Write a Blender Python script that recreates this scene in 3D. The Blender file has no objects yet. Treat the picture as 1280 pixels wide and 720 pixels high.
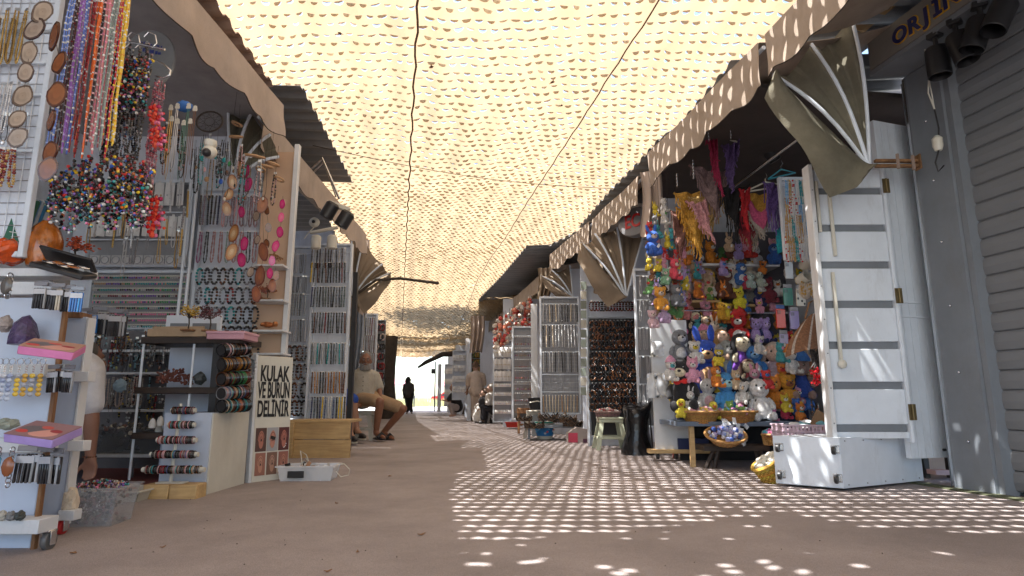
import bpy, math, random
import numpy as np
from mathutils import Vector, Matrix, noise
R = random.Random(7)
C = bpy.context.scene.collection
PI = math.pi
# ------------------------------------------------------------ camera
FPX, CH = 760.0, 0.55
PITCH = math.atan(140 / FPX)
cam_d = bpy.data.cameras.new('camera'); cam = bpy.data.objects.new('camera', cam_d); C.objects.link(cam)
cam_d.sensor_width = 36; cam_d.lens = 36 * FPX / 1280; cam_d.clip_end = 2000; cam_d.clip_start = 0.05
cam.location = (0, 0, CH); cam.rotation_euler = (PI / 2 + PITCH, 0, 0)
bpy.context.scene.camera = cam
# ------------------------------------------------------------ sky and sun
SUN = Vector((-0.50, -0.10, 1.0)).normalized()
w = bpy.data.worlds.new('World'); bpy.context.scene.world = w; w.use_nodes = True
nt = w.node_tree; bg = nt.nodes['Background']
sky = nt.nodes.new('ShaderNodeTexSky'); sky.sky_type = 'NISHITA'; sky.sun_disc = False
sky.sun_elevation = math.asin(SUN.z); sky.sun_rotation = math.atan2(SUN.x, SUN.y)
sky.air_density = 1.0; sky.dust_density = 1.5; sky.ozone_density = 1.0
nt.links.new(sky.outputs[0], bg.inputs[0]); bg.inputs[1].default_value = 0.15
sl = bpy.data.lights.new('sun', 'SUN'); so = bpy.data.objects.new('sun', sl); C.objects.link(so)
sl.energy = 4.2; sl.angle = math.radians(0.5); sl.color = (1, 0.965, 0.92)
so.rotation_euler = SUN.to_track_quat('Z', 'Y').to_euler(); so.location = (0, 0, 20)
vs = bpy.context.scene.view_settings
vs.view_transform = 'Standard'; vs.look = 'None'; vs.exposure = 2.05; vs.gamma = 1
bpy.context.scene.cycles.max_bounces = 12; bpy.context.scene.cycles.diffuse_bounces = 6
bpy.context.scene.cycles.transparent_max_bounces = 16
bpy.context.scene.cycles.use_denoising = True
bpy.context.scene.cycles.sample_clamp_indirect = 6

# ------------------------------------------------------------ places measured in the photograph turned into metres
def ray(px, py):
    v = 360 - py
    return Vector((px - 640, FPX * math.cos(PITCH) - v * math.sin(PITCH), FPX * math.sin(PITCH) + v * math.cos(PITCH)))
O = Vector((0, 0, CH))
def Zp(px, py, z=0.0):
    r = ray(px, py); return O + r * ((z - CH) / r.z)
def F(px, py, Y):
    r = ray(px, py); return O + r * (Y / r.y)
def size(px, Y): return px * Y / 745.0
def V(*a): return Vector(a)

# ------------------------------------------------------------ mesh builder
class MB:
    def __init__(s, M=None): s.v = []; s.f = []; s.c = []; s.M = M or Matrix.Identity(4); s.cc = (1, 1, 1)
    def add(s, vs_, fs, col=None):
        n = len(s.v); M = s.M
        s.v += [M @ Vector(v) for v in vs_]
        s.f += [tuple(i + n for i in f) for f in fs]
        s.c += [col or s.cc] * len(fs); return s
    def box(s, c, d, bev=0.0, rot=None, col=None):
        hx, hy, hz = d[0] / 2, d[1] / 2, d[2] / 2
        b = min(bev, hx * .45, hy * .45, hz * .45)
        if b <= 0:
            vs_ = [(x * hx, y * hy, z * hz) for x in (-1, 1) for y in (-1, 1) for z in (-1, 1)]
            fs = [(0, 1, 3, 2), (4, 6, 7, 5), (0, 4, 5, 1), (2, 3, 7, 6), (0, 2, 6, 4), (1, 5, 7, 3)]
        else:
            vs_ = []; idx = {}
            for x in (-1, 1):
                for y in (-1, 1):
                    for z in (-1, 1):
                        for a in range(3):
                            p = [x * (hx - b), y * (hy - b), z * (hz - b)]; p[a] = (x * hx, y * hy, z * hz)[a]
                            idx[x, y, z, a] = len(vs_); vs_.append(tuple(p))
            fs = []
            q = [(-1, -1), (1, -1), (1, 1), (-1, 1)]
            def k(a, sa, u, v_):
                t = [0, 0, 0]; t[a] = sa; t[(a + 1) % 3] = u; t[(a + 2) % 3] = v_; return tuple(t)
            for a in range(3):
                for sa in (-1, 1):
                    f = [idx[k(a, sa, *p) + (a,)] for p in q]; fs.append(tuple(f if sa > 0 else f[::-1]))
            for a in range(3):
                b1, b2 = (a + 1) % 3, (a + 2) % 3
                for u in (-1, 1):
                    for v_ in (-1, 1):
                        A, B = k(a, -1, u, v_), k(a, 1, u, v_)
                        f = [idx[A + (b1,)], idx[B + (b1,)], idx[B + (b2,)], idx[A + (b2,)]]
                        fs.append(tuple(f if u * v_ < 0 else f[::-1]))
            for x in (-1, 1):
                for y in (-1, 1):
                    for z in (-1, 1):
                        f = [idx[x, y, z, 0], idx[x, y, z, 1], idx[x, y, z, 2]]
                        fs.append(tuple(f if x * y * z > 0 else f[::-1]))
        m = rot if rot is not None else Matrix.Identity(3)
        s.add([Vector(c) + m @ Vector(v) for v in vs_], fs, col); return s
    def tube(s, pts, r, n=6, col=None, cap=True, close=False):
        pts = [Vector(p) for p in pts]; m = len(pts); vs_ = []; fs = []
        up = None
        for i, p in enumerate(pts):
            a = pts[i - 1] if (i > 0 or close) else p; b = pts[(i + 1) % m] if (i < m - 1 or close) else p
            d = (b - a)
            d = d.normalized() if d.length > 1e-9 else Vector((0, 0, 1))
            if up is None: up = Vector((0, 0, 1)) if abs(d.z) < .9 else Vector((1, 0, 0))
            x = d.cross(up)
            if x.length < 1e-4: x = d.cross(Vector((0, 1, 0)))
            x.normalize(); y = d.cross(x); up = -y if up.dot(-y) > 0 else y
            up = x.cross(d)
            rr = r[i] if isinstance(r, (list, tuple)) else r
            for k in range(n):
                t = 2 * PI * k / n; vs_.append(p + (x * math.cos(t) + up * math.sin(t)) * rr)
        for i in range(m if close else m - 1):
            j = (i + 1) % m
            for k in range(n):
                k2 = (k + 1) % n; fs.append((i * n + k, i * n + k2, j * n + k2, j * n + k))
        if cap and not close: fs.append(tuple(range(n))[::-1]); fs.append(tuple(range((m - 1) * n, m * n)))
        s.add(vs_, fs, col); return s
    def ball(s, c, r, nu=8, nv=5, col=None, rot=None, wob=0):
        if not isinstance(r, (tuple, list)): r = (r, r, r)
        vs_ = [(0, 0, -1)]; fs = []
        for j in range(1, nv):
            ph = -PI / 2 + PI * j / nv
            for i in range(nu):
                t = 2 * PI * i / nu; vs_.append((math.cos(ph) * math.cos(t), math.cos(ph) * math.sin(t), math.sin(ph)))
        vs_.append((0, 0, 1)); L = len(vs_) - 1
        for i in range(nu): fs.append((0, 1 + (i + 1) % nu, 1 + i)); fs.append((L, L - nu + i, L - nu + (i + 1) % nu))
        for j in range(nv - 2):
            for i in range(nu):
                a = 1 + j * nu; b = a + nu; i2 = (i + 1) % nu; fs.append((a + i, a + i2, b + i2, b + i))
        m = rot if rot is not None else Matrix.Identity(3)
        out = []
        for v in vs_:
            k = 1 + (wob * noise.noise(Vector(v) * 2.3 + Vector(c) * 7) if wob else 0)
            out.append(Vector(c) + m @ Vector((v[0] * r[0] * k, v[1] * r[1] * k, v[2] * r[2] * k)))
        s.add(out, fs, col); return s
    def lathe(s, prof, n=16, c=(0, 0, 0), col=None, rot=None, capb=True, capt=True, sx=1, sy=1):
        m = rot if rot is not None else Matrix.Identity(3); vs_ = []; fs = []
        for r, z in prof:
            for k in range(n):
                t = 2 * PI * k / n; vs_.append(Vector(c) + m @ Vector((r * sx * math.cos(t), r * sy * math.sin(t), z)))
        for i in range(len(prof) - 1):
            for k in range(n):
                k2 = (k + 1) % n; fs.append((i * n + k, i * n + k2, i * n + n + k2, i * n + n + k))
        if capb: fs.append(tuple(range(n))[::-1])
        if capt: fs.append(tuple(range(len(prof) * n - n, len(prof) * n)))
        s.add(vs_, fs, col); return s
    def prism(s, pts, axis_vec, col=None):
        n = len(pts); a = [Vector(p) for p in pts]; b = [p + Vector(axis_vec) for p in a]
        s.add(a + b, [tuple(range(n))[::-1], tuple(range(n, 2 * n))] + [(i, (i + 1) % n, n + (i + 1) % n, n + i) for i in range(n)], col); return s
    def sheet(s, fn, nu, nv, thick=0.0, col=None, colfn=None):
        P = [[Vector(fn(i / nu, j / nv)) for i in range(nu + 1)] for j in range(nv + 1)]
        n = len(s.v)
        flat = [p for row in P for p in row]
        fs = []; cs = []
        for j in range(nv):
            for i in range(nu):
                a = j * (nu + 1) + i; fs.append((a, a + 1, a + nu + 2, a + nu + 1)); cs.append(colfn(i / nu, j / nv) if colfn else (col or s.cc))
        if thick:
            nr = []
            for j in range(nv + 1):
                for i in range(nu + 1):
                    du = P[j][min(i + 1, nu)] - P[j][max(i - 1, 0)]; dv = P[min(j + 1, nv)][i] - P[max(j - 1, 0)][i]
                    q = du.cross(dv); nr.append(q.normalized() if q.length > 1e-12 else Vector((0, 0, 1)))
            K = len(flat); back = [p - q * thick for p, q in zip(flat, nr)]
            f2 = [tuple(K + i for i in f[::-1]) for f in fs]
            edge = [(i, i + 1) for i in range(nu)] + [((j) * (nu + 1) + nu, (j + 1) * (nu + 1) + nu) for j in range(nv)]
            edge2 = [(nv * (nu + 1) + i + 1, nv * (nu + 1) + i) for i in range(nu)] + [((j + 1) * (nu + 1), j * (nu + 1)) for j in range(nv)]
            fe = [(b, a, a + K, b + K) for a, b in edge + edge2]
            c0 = cs[0]; fs = fs + f2 + fe; cs = cs + cs + [c0] * len(fe); flat = flat + back
        s.v += [s.M @ p for p in flat]; s.f += [tuple(i + n for i in f) for f in fs]; s.c += cs; return s
    def mesh(s, name, mt, smooth=True, ang=38, usecol=None):
        me = bpy.data.meshes.new(name)
        me.from_pydata([tuple(v) for v in s.v], [], s.f)
        if mt: me.materials.append(mt)
        if mt and mt.get('vc'):
            at = me.attributes.new('col', 'FLOAT_COLOR', 'FACE')
            a = np.ones((len(s.f), 4), dtype=np.float32); a[:, :3] = np.array(s.c, dtype=np.float32)
            at.data.foreach_set('color', a.ravel())
        if smooth:
            me.polygons.foreach_set('use_smooth', [True] * len(me.polygons)); me.set_sharp_from_angle(angle=math.radians(ang))
        me.update(); return me

def thing(name, label, cat, loc=(0, 0, 0), rz=0.0, group=None, rot=None):
    o = bpy.data.objects.new(name, None); C.objects.link(o); o.location = loc
    o.rotation_euler = rot if rot else (0, 0, rz); o.empty_display_size = .05
    o['label'] = label; o['category'] = cat
    if group: o['group'] = group
    return o
def part(name, mb, mt, parent, label=None, kind=None, smooth=True, ang=38, loc=None, rot=None):
    me = mb.mesh(name, mt, smooth, ang) if isinstance(mb, MB) else mb
    o = bpy.data.objects.new(name, me); C.objects.link(o); o.parent = parent
    if label: o['label'] = label
    if kind: o['kind'] = kind
    if loc is not None: o.location = loc
    if rot is not None: o.rotation_euler = rot
    return o
def solo(name, mb, mt, label, cat, loc=(0, 0, 0), rz=0, group=None, smooth=True, ang=38, rot=None, scale=None):
    me = mb.mesh(name, mt, smooth, ang) if isinstance(mb, MB) else mb
    o = bpy.data.objects.new(name, me); C.objects.link(o); o.location = loc
    o.rotation_euler = rot if rot else (0, 0, rz); o['label'] = label; o['category'] = cat
    if scale: o.scale = scale
    if group: o['group'] = group
    return o
def struct(name, mb, mt, smooth=False, ang=38):
    o = bpy.data.objects.new(name, mb.mesh(name, mt, smooth, ang)); C.objects.link(o); o['kind'] = 'structure'; return o
KIDS = {}
def dup(root, loc, rz=None, label=None, group=None, scale=None, rot=None):
    def cp(o, par):
        c = o.copy(); C.objects.link(c); c.parent = par
        for ch in o.children: cp(ch, c)
        return c
    r = cp(root, None); r.location = loc
    if rz is not None: r.rotation_euler = (0, 0, rz)
    if rot is not None: r.rotation_euler = rot
    if scale is not None: r.scale = (scale,) * 3 if isinstance(scale, (int, float)) else scale
    if label: r['label'] = label
    if group: r['group'] = group
    return r

# ------------------------------------------------------------ materials
def mat(name, col=None, rough=.6, metal=0, var=.18, scale=6, bump=.15, bscale=90, trans=0, ior=1.45, transl=0, coat=0, sheen=0, dirt=0, alpha=1, emis=None, spec=.5):
    m = bpy.data.materials.new(name); m.use_nodes = True; n = m.node_tree.nodes; L = m.node_tree.links
    b = n['Principled BSDF']; tc = n.new('ShaderNodeTexCoord')
    b.inputs['Roughness'].default_value = rough; b.inputs['Metallic'].default_value = metal
    b.inputs['Specular IOR Level'].default_value = spec
    if trans: b.inputs['Transmission Weight'].default_value = trans; b.inputs['IOR'].default_value = ior
    if coat: b.inputs['Coat Weight'].default_value = coat
    if sheen: b.inputs['Sheen Weight'].default_value = sheen
    if alpha < 1: b.inputs['Alpha'].default_value = alpha
    no = n.new('ShaderNodeTexNoise'); no.inputs['Scale'].default_value = scale; no.inputs['Detail'].default_value = 6; no.inputs['Roughness'].default_value = .65
    L.new(tc.outputs['Object'], no.inputs['Vector'])
    mr = n.new('ShaderNodeMapRange'); mr.inputs['From Min'].default_value = .3; mr.inputs['From Max'].default_value = .7
    mr.inputs['To Min'].default_value = 1 - var; mr.inputs['To Max'].default_value = 1 + var * .6
    L.new(no.outputs[0], mr.inputs[0])
    mx = n.new('ShaderNodeMix'); mx.data_type = 'RGBA'; mx.blend_type = 'MULTIPLY'; mx.inputs[0].default_value = 1
    if col is None:
        at = n.new('ShaderNodeAttribute'); at.attribute_name = 'col'; L.new(at.outputs['Color'], mx.inputs[6]); m['vc'] = 1
    else: mx.inputs[6].default_value = (*col, 1)
    L.new(mr.outputs[0], mx.inputs[7]); out = mx.outputs[2]
    if dirt:
        n2 = n.new('ShaderNodeTexNoise'); n2.inputs['Scale'].default_value = 2.3; n2.inputs['Detail'].default_value = 9; n2.inputs['Roughness'].default_value = .75
        mp = n.new('ShaderNodeMapping'); mp.inputs['Scale'].default_value = (1.6, 1.6, .5); L.new(tc.outputs['Object'], mp.inputs[0]); L.new(mp.outputs[0], n2.inputs['Vector'])
        r2 = n.new('ShaderNodeMapRange'); r2.inputs['From Min'].default_value = .52; r2.inputs['From Max'].default_value = .75
        r2.inputs['To Max'].default_value = dirt; L.new(n2.outputs[0], r2.inputs[0])
        m2 = n.new('ShaderNodeMix'); m2.data_type = 'RGBA'; L.new(r2.outputs[0], m2.inputs[0]); L.new(out, m2.inputs[6]); m2.inputs[7].default_value = (.14, .11, .08, 1)
        out = m2.outputs[2]
    L.new(out, b.inputs['Base Color'])
    if bump:
        nb = n.new('ShaderNodeTexNoise'); nb.inputs['Scale'].default_value = bscale; nb.inputs['Detail'].default_value = 4; L.new(tc.outputs['Object'], nb.inputs['Vector'])
        bp = n.new('ShaderNodeBump'); bp.inputs['Strength'].default_value = bump; bp.inputs['Distance'].default_value = .01
        L.new(nb.outputs[0], bp.inputs['Height']); L.new(bp.outputs[0], b.inputs['Normal'])
    if transl:
        tr = n.new('ShaderNodeBsdfTranslucent'); L.new(out, tr.inputs[0]); ms = n.new('ShaderNodeMixShader'); ms.inputs[0].default_value = transl
        L.new(b.outputs[0], ms.inputs[1]); L.new(tr.outputs[0], ms.inputs[2]); L.new(ms.outputs[0], n['Material Output'].inputs[0])
    if emis: b.inputs['Emission Color'].default_value = (*emis[:3], 1); b.inputs['Emission Strength'].default_value = emis[3]
    return m
def wood(name, col, dark, scale=9, rough=.55, axis=2):
    m = mat(name, col, rough, var=.2, scale=3, bump=.1); n = m.node_tree.nodes; L = m.node_tree.links
    tc = [x for x in n if x.type == 'TEX_COORD'][0]; mp = n.new('ShaderNodeMapping'); s = [14, 14, 14]; s[axis] = 1.2; mp.inputs['Scale'].default_value = s
    L.new(tc.outputs['Object'], mp.inputs[0]); no = n.new('ShaderNodeTexNoise'); no.inputs['Scale'].default_value = scale * .4; no.inputs['Detail'].default_value = 8; no.inputs['Distortion'].default_value = 1.2
    L.new(mp.outputs[0], no.inputs['Vector']); cr = n.new('ShaderNodeValToRGB'); cr.color_ramp.elements[0].position = .35; cr.color_ramp.elements[1].position = .65
    cr.color_ramp.elements[0].color = (*dark, 1); cr.color_ramp.elements[1].color = (*col, 1); L.new(no.outputs[0], cr.inputs[0])
    mx = [x for x in n if x.type == 'MIX'][0]; L.new(cr.outputs[0], mx.inputs[6]); return m
M = {}
M['vc'] = mat('coloured_matte', None, .6, bump=.1)
M['vcg'] = mat('coloured_gloss', None, .22, var=.1, bump=0, coat=.3)
M['vcm'] = mat('coloured_metal', None, .3, metal=.85, var=.2, bump=0)
M['plush'] = mat('plush_pile', None, .95, var=.38, scale=22, bump=1.0, bscale=150, sheen=.12)
M['knit'] = mat('knit_yarn', None, .95, var=.45, scale=70, bump=1, bscale=160)
M['white'] = mat('white_painted_steel', (.68, .74, .81), .42, var=.10, scale=3, bump=.06, dirt=.38)
M['whitewall'] = mat('white_wall', (.68, .73, .81), .7, var=.10, scale=2, bump=.1, dirt=.35)
M['whitewood'] = mat('white_painted_wood', (.64, .66, .68), .5, var=.1, scale=5, bump=.12, dirt=.3)
M['plastic'] = mat('white_plastic', (.62, .6, .52), .4, var=.08, bump=.02, dirt=.2)
M['steel'] = mat('bright_steel', (.62, .63, .65), .25, metal=1, var=.1, bump=0)
M['wire'] = mat('chromed_wire', (.55, .56, .58), .35, metal=.8, var=.1, bump=0)
M['dark'] = mat('black_plastic', (.018, .018, .02), .4, bump=.03)
M['black_cloth'] = mat('black_cloth', (.02, .02, .022), .85, bump=.3)
M['grey'] = mat('grey_painted_steel', (.18, .20, .225), .5, var=.12, scale=4, bump=.05, dirt=.3)
M['shutter'] = mat('shutter_steel', (.165, .175, .19), .5, var=.14, scale=3, bump=.06, dirt=.45)
M['fascia'] = mat('fascia_panel', (.21, .20, .185), .5, var=.1, bump=.05, dirt=.2)
M['canvas'] = mat('tan_awning_canvas', (.50, .41, .345), .9, var=.14, scale=5, bump=.25, bscale=220, transl=.16, dirt=.22)
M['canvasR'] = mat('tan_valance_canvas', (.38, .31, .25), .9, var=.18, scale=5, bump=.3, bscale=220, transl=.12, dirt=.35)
M['canvas2'] = mat('brown_awning_canvas', (.27, .21, .15), .9, var=.2, scale=4, bump=.3, bscale=200, transl=.12, dirt=.35)
M['olive'] = mat('mildewed_olive_canvas', (.20, .185, .135), .9, var=.3, scale=5, bump=.3, bscale=160, transl=.25, dirt=.6)
M['roof'] = mat('galvanised_roof_sheet', (.24, .26, .28), .45, metal=.3, var=.18, scale=3, bump=.04, dirt=.4)
M['rust'] = mat('rusty_roof_sheet', (.30, .22, .18), .7, var=.3, scale=5, bump=.1, dirt=.5)
M['peach'] = mat('peach_laminate', (.60, .41, .28), .5, var=.06, bump=.03)
M['wicker'] = mat('wicker', None, .6, var=.35, scale=40, bump=.5, bscale=120)
M['bark'] = mat('bark', (.055, .042, .033), .95, var=.4, scale=9, bump=1, bscale=18)
M['leaf'] = mat('leaf', None, .5, var=.3, scale=10, bump=0, transl=.35)
M['skin'] = mat('tanned_skin', (.33, .165, .10), .5, var=.12, scale=14, bump=.1, sheen=.1)
M['hair'] = mat('hair', None, .7, var=.4, scale=60, bump=.6, bscale=200)
M['cloth'] = mat('clothing', None, .9, var=.1, scale=7, bump=.35, bscale=240)
M['clear'] = mat('clear_plastic', (.82, .86, .9), .12, var=.03, bump=0, alpha=.38, spec=.8)
M['amber'] = mat('amber_stone', (.55, .16, .02), .12, var=.6, scale=18, bump=.1, trans=.4, coat=.5)
M['salt'] = mat('orange_stone', (.62, .08, .01), .2, var=.6, scale=12, bump=.2, coat=.4)
M['rackback'] = mat('grey_rack_backing', (.30, .31, .33), .7, var=.15, dirt=.3)
M['dwood'] = wood('dark_wood', (.045, .025, .015), (.02, .012, .008), axis=0)
M['lwood'] = wood('pale_pine', (.62, .43, .20), (.48, .31, .14), axis=0, scale=5)
M['mwood'] = wood('brown_wood', (.30, .15, .06), (.16, .07, .03))
M['print'] = mat('printed_card', None, .5, var=.06, scale=3, bump=0)
M['ink'] = mat('black_ink', (.012, .012, .014), .5, bump=0, var=.1)
# agate: rings around the slice centre
def agate(name, a, b, c):
    m = mat(name, a, .18, var=.1, bump=.05, coat=.4); n = m.node_tree.nodes; L = m.node_tree.links
    tc = [x for x in n if x.type == 'TEX_COORD'][0]; no = n.new('ShaderNodeTexNoise'); no.inputs['Scale'].default_value = 14; L.new(tc.outputs['Object'], no.inputs['Vector'])
    at = n.new('ShaderNodeAttribute'); at.attribute_name = 'col'; m['vc'] = 1
    sp = n.new('ShaderNodeSeparateColor'); L.new(at.outputs['Color'], sp.inputs[0])
    ad = n.new('ShaderNodeMath'); ad.operation = 'MULTIPLY_ADD'; L.new(no.outputs[0], ad.inputs[0]); ad.inputs[1].default_value = .25; L.new(sp.outputs[0], ad.inputs[2])
    cr = n.new('ShaderNodeValToRGB'); e = cr.color_ramp.elements; e[0].position = .15; e[0].color = (*a, 1); e[1].position = 1.0; e[1].color = (*c, 1)
    q = e.new(.55); q.color = (*b, 1); q = e.new(.7); q.color = (*[x * .6 for x in a], 1); q = e.new(.8); q.color = (*b, 1)
    L.new(ad.outputs[0], cr.inputs[0]); mx = [x for x in n if x.type == 'MIX'][0]; L.new(cr.outputs[0], mx.inputs[6]); return m
AG = {'grey': agate('grey_agate', (.20, .14, .10), (.38, .31, .26), (.06, .035, .03)), 'brown': agate('brown_agate', (.20, .06, .02), (.26, .09, .03), (.07, .02, .01)),
      'amber': agate('amber_agate', (.72, .62, .42), (.50, .24, .08), (.22, .07, .02)), 'pink': agate('pink_agate', (.55, .12, .25), (.75, .03, .22), (.35, .01, .10)),
      'orange': agate('orange_agate', (.40, .13, .04), (.32, .10, .04), (.16, .04, .02))}
# net cloth
def netmat():
    m = mat('shade_net_cloth', (.50, .365, .215), .8, var=.12, scale=1.5, bump=.2, bscale=150, transl=.42)
    return m
M['net'] = netmat()
# ground: worn pinkish screed with grit, stains and hairline cracks
def groundmat():
    m = mat('pink_screed', (.345, .298, .288), .8, var=.24, scale=1.3, bump=.35, bscale=140, dirt=0)
    n = m.node_tree.nodes; L = m.node_tree.links; tc = [x for x in n if x.type == 'TEX_COORD'][0]; mx = [x for x in n if x.type == 'MIX'][0]
    v = n.new('ShaderNodeTexNoise'); v.inputs['Scale'].default_value = 320; v.inputs['Detail'].default_value = 2; L.new(tc.outputs['Object'], v.inputs['Vector'])
    r = n.new('ShaderNodeMapRange'); r.inputs['From Min'].default_value = .3; r.inputs['From Max'].default_value = .7; r.inputs['To Min'].default_value = .7; r.inputs['To Max'].default_value = 1.22; L.new(v.outputs[0], r.inputs[0])
    st = n.new('ShaderNodeTexNoise'); st.inputs['Scale'].default_value = .9; st.inputs['Detail'].default_value = 10; st.inputs['Roughness'].default_value = .7; L.new(tc.outputs['Object'], st.inputs['Vector'])
    r3 = n.new('ShaderNodeMapRange'); r3.inputs['From Min'].default_value = .4; r3.inputs['From Max'].default_value = .68; r3.inputs['To Min'].default_value = 1.0; r3.inputs['To Max'].default_value = .74; L.new(st.outputs[0], r3.inputs[0])
    vo = n.new('ShaderNodeTexVoronoi'); vo.feature = 'DISTANCE_TO_EDGE'; vo.inputs['Scale'].default_value = .55; L.new(tc.outputs['Object'], vo.inputs['Vector'])
    r4 = n.new('ShaderNodeMapRange'); r4.inputs['From Max'].default_value = .004; r4.inputs['To Min'].default_value = .8; r4.inputs['To Max'].default_value = 1; L.new(vo.outputs[0], r4.inputs[0])
    a = n.new('ShaderNodeMath'); a.operation = 'MULTIPLY'; L.new(r.outputs[0], a.inputs[0]); L.new(r3.outputs[0], a.inputs[1])
    b = n.new('ShaderNodeMath'); b.operation = 'MULTIPLY'; L.new(a.outputs[0], b.inputs[0]); b.inputs[1].default_value = 1
    m2 = n.new('ShaderNodeMix'); m2.data_type = 'RGBA'; m2.blend_type = 'MULTIPLY'; m2.inputs[0].default_value = 1; L.new(mx.outputs[2], m2.inputs[6]); L.new(b.outputs[0], m2.inputs[7])
    L.new(m2.outputs[2], n['Principled BSDF'].inputs['Base Color']); return m
M['ground'] = groundmat()
M['plaza'] = mat('pale_plaza_paving', (.5, .47, .42), .8, var=.12, scale=1)
M['grass'] = mat('dry_grass', None, .9, var=.3, scale=3)
# ============================================================ the setting
def sheet_grid(x0, x1, y0, y1, z, nx, ny): return MB().sheet(lambda u, v: (x0 + (x1 - x0) * u, y0 + (y1 - y0) * v, z), nx, ny)
struct('ground', sheet_grid(-260, 260, -60, 600, 0, 8, 8), M['plaza'])
struct('pavement', sheet_grid(-12, 9, -8, 33, .004, 4, 8), M['ground'])
SL = -.184                                   # the alley bends this much to the left per metre
def ax(x, y): return x + SL * (y - 3.53)      # x of a line running along the alley

# ---- shade net strips with crescent cuts and folded flaps
def net_z(X, Y):
    u = X - SL * (Y - 3.53)
    z = 3.19 + .03 * noise.noise(V(X * 1.1, Y * .8, 4)) + .012 * math.sin(u * 21 + .6 * math.sin(Y * .7)) * min(1, .25 + Y / 12) + .015 * math.sin(Y * 1.7 + u) - .035 * math.cos(u * 2.2)
    if Y > 13:
        s_ = min(1, (Y - 13) / 5.5); z -= .62 * s_ * s_ * (3 - 2 * s_) - .28 * max(0, min(1, (Y - 18.5) / 8)) + .06 * (1 - math.cos((Y - 13) * 1.6))
    return z
def net_strip(name, label, u0, u1, segs, seed):
    rnd = random.Random(seed); Vv = []; Ff = []; n = 0
    sq = [(-.5, -.5), (0, -.5), (.5, -.5), (.5, 0), (.5, .5), (0, .5), (-.5, .5), (-.5, 0)]
    for (y0, y1, cs) in segs:
        nu = int(round((u1 - u0) / cs)); cv = cs * 1.45; nv = int(round((y1 - y0) / cv)); cu = (u1 - u0) / nu
        for j in range(nv):
            off = .5 if j % 2 else 0
            for i in range(nu - (1 if off else 0)):
                uc = u0 + (i + .5 + off) * cu; vc = y0 + (j + .5) * cv
                dn = 1 + .28 * noise.noise(V((u0 + i * cu) * 1.3, vc * .9, seed)) + .12 * noise.noise(V(i * .5, j * .5, seed)); a, h = .375 * rnd.uniform(.78, 1.12) * min(1.1, dn), .235 * rnd.uniform(.55, 1.3) * dn
                up = .10 if j % 2 else .0
                # crescent: upper and lower arc
                top = [(-a, -.04 + up), (-a * .62, h * .62 + up), (0, h + up), (a * .62, h * .62 + up), (a, -.04 + up)]
                bot = [(a * .6, -h * .35 + up), (0, -h * .30 + up), (-a * .6, -h * .35 + up)]
                hole = [(-a * .62, -h * .38 + up), bot[1], (a * .62, -h * .38 + up), top[4], (a * .55, h * .7 + up), top[2], (-a * .55, h * .7 + up), top[0]]
                pts = sq + hole; k = len(Vv)
                tilt = rnd.uniform(-.25, .25)
                for q, (px, py) in enumerate(pts):
                    if q >= 8: px, py = px * math.cos(tilt) - (py) * math.sin(tilt), px * math.sin(tilt) + py * math.cos(tilt)
                    Y = vc + py * cv; X = ax(uc + px * cu, Y); Vv.append((X, Y, net_z(X, Y)))
                for q in range(8):
                    q2 = (q + 1) % 8; Ff.append((k + q, k + q2, k + 8 + q2, k + 8 + q))
                # flap folded down from the lower arc
                kk = len(Vv); dz = .24 * cs * rnd.uniform(.4, 1.5); dv = rnd.uniform(-.10, .12) * cs
                for q in (8, 9, 10):
                    x, y, z = Vv[k + q]; Vv.append((x + SL * dv, y + dv * .6, z - dz * (1 if q == 9 else .8)))
                Ff += [(k + 15, k + 8, kk), (k + 8, k + 9, kk + 1, kk), (k + 9, k + 10, kk + 2, kk + 1), (k + 10, k + 11, kk + 2)]
            if off:                                    # close the half cells at both borders
                for (ua, ub) in ((u0, u0 + cu / 2), (u1 - cu / 2, u1)):
                    k = len(Vv)
                    for (uu, yy) in ((ua, y0 + j * cv), (ub, y0 + j * cv), (ub, y0 + j * cv + cv), (ua, y0 + j * cv + cv)):
                        X = ax(uu, yy); Vv.append((X, yy, net_z(X, yy)))
                    Ff.append((k, k + 1, k + 2, k + 3))
    me = bpy.data.meshes.new(name); me.from_pydata(Vv, [], Ff); me.materials.append(M['net'])
    o = bpy.data.objects.new(name, me); C.objects.link(o); o['label'] = label; o['category'] = 'shade net'; o['group'] = 'shade nets over the alley'
    return o
SG = [(1.95, 18.0, .084), (18.0, 32.5, .17)]
net_strip('shade_net', 'left strip of cream shade net with crescent cuts, above the jewellery stalls', -2.35, -.603, SG, 1)
net_strip('shade_net', 'middle strip of cream shade net with crescent cuts, between the two dark seam ropes', -.604, 1.031, SG, 2)
net_strip('shade_net', 'right strip of cream shade net with crescent cuts, next to the toy stall awning', 1.03, 2.62, SG, 3)
for u, lab in ((-.605, 'dark seam rope under the net, left of the two'), (1.03, 'dark seam rope under the net, right of the two')):
    pts = []; y = 2.25; k = 0
    while y < 32.3:
        X = ax(u + .010 * math.sin(k * 1.9) * (1 if u < 0 else .5), y); pts.append((X, y, net_z(X, y) - .012)); y += .16; k += 1
    mb = MB().tube(pts, .009 if u < 0 else .006, 5); solo('seam_rope', mb, mat('brown_rope', (.17, .095, .06), .9), lab, 'rope')
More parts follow.
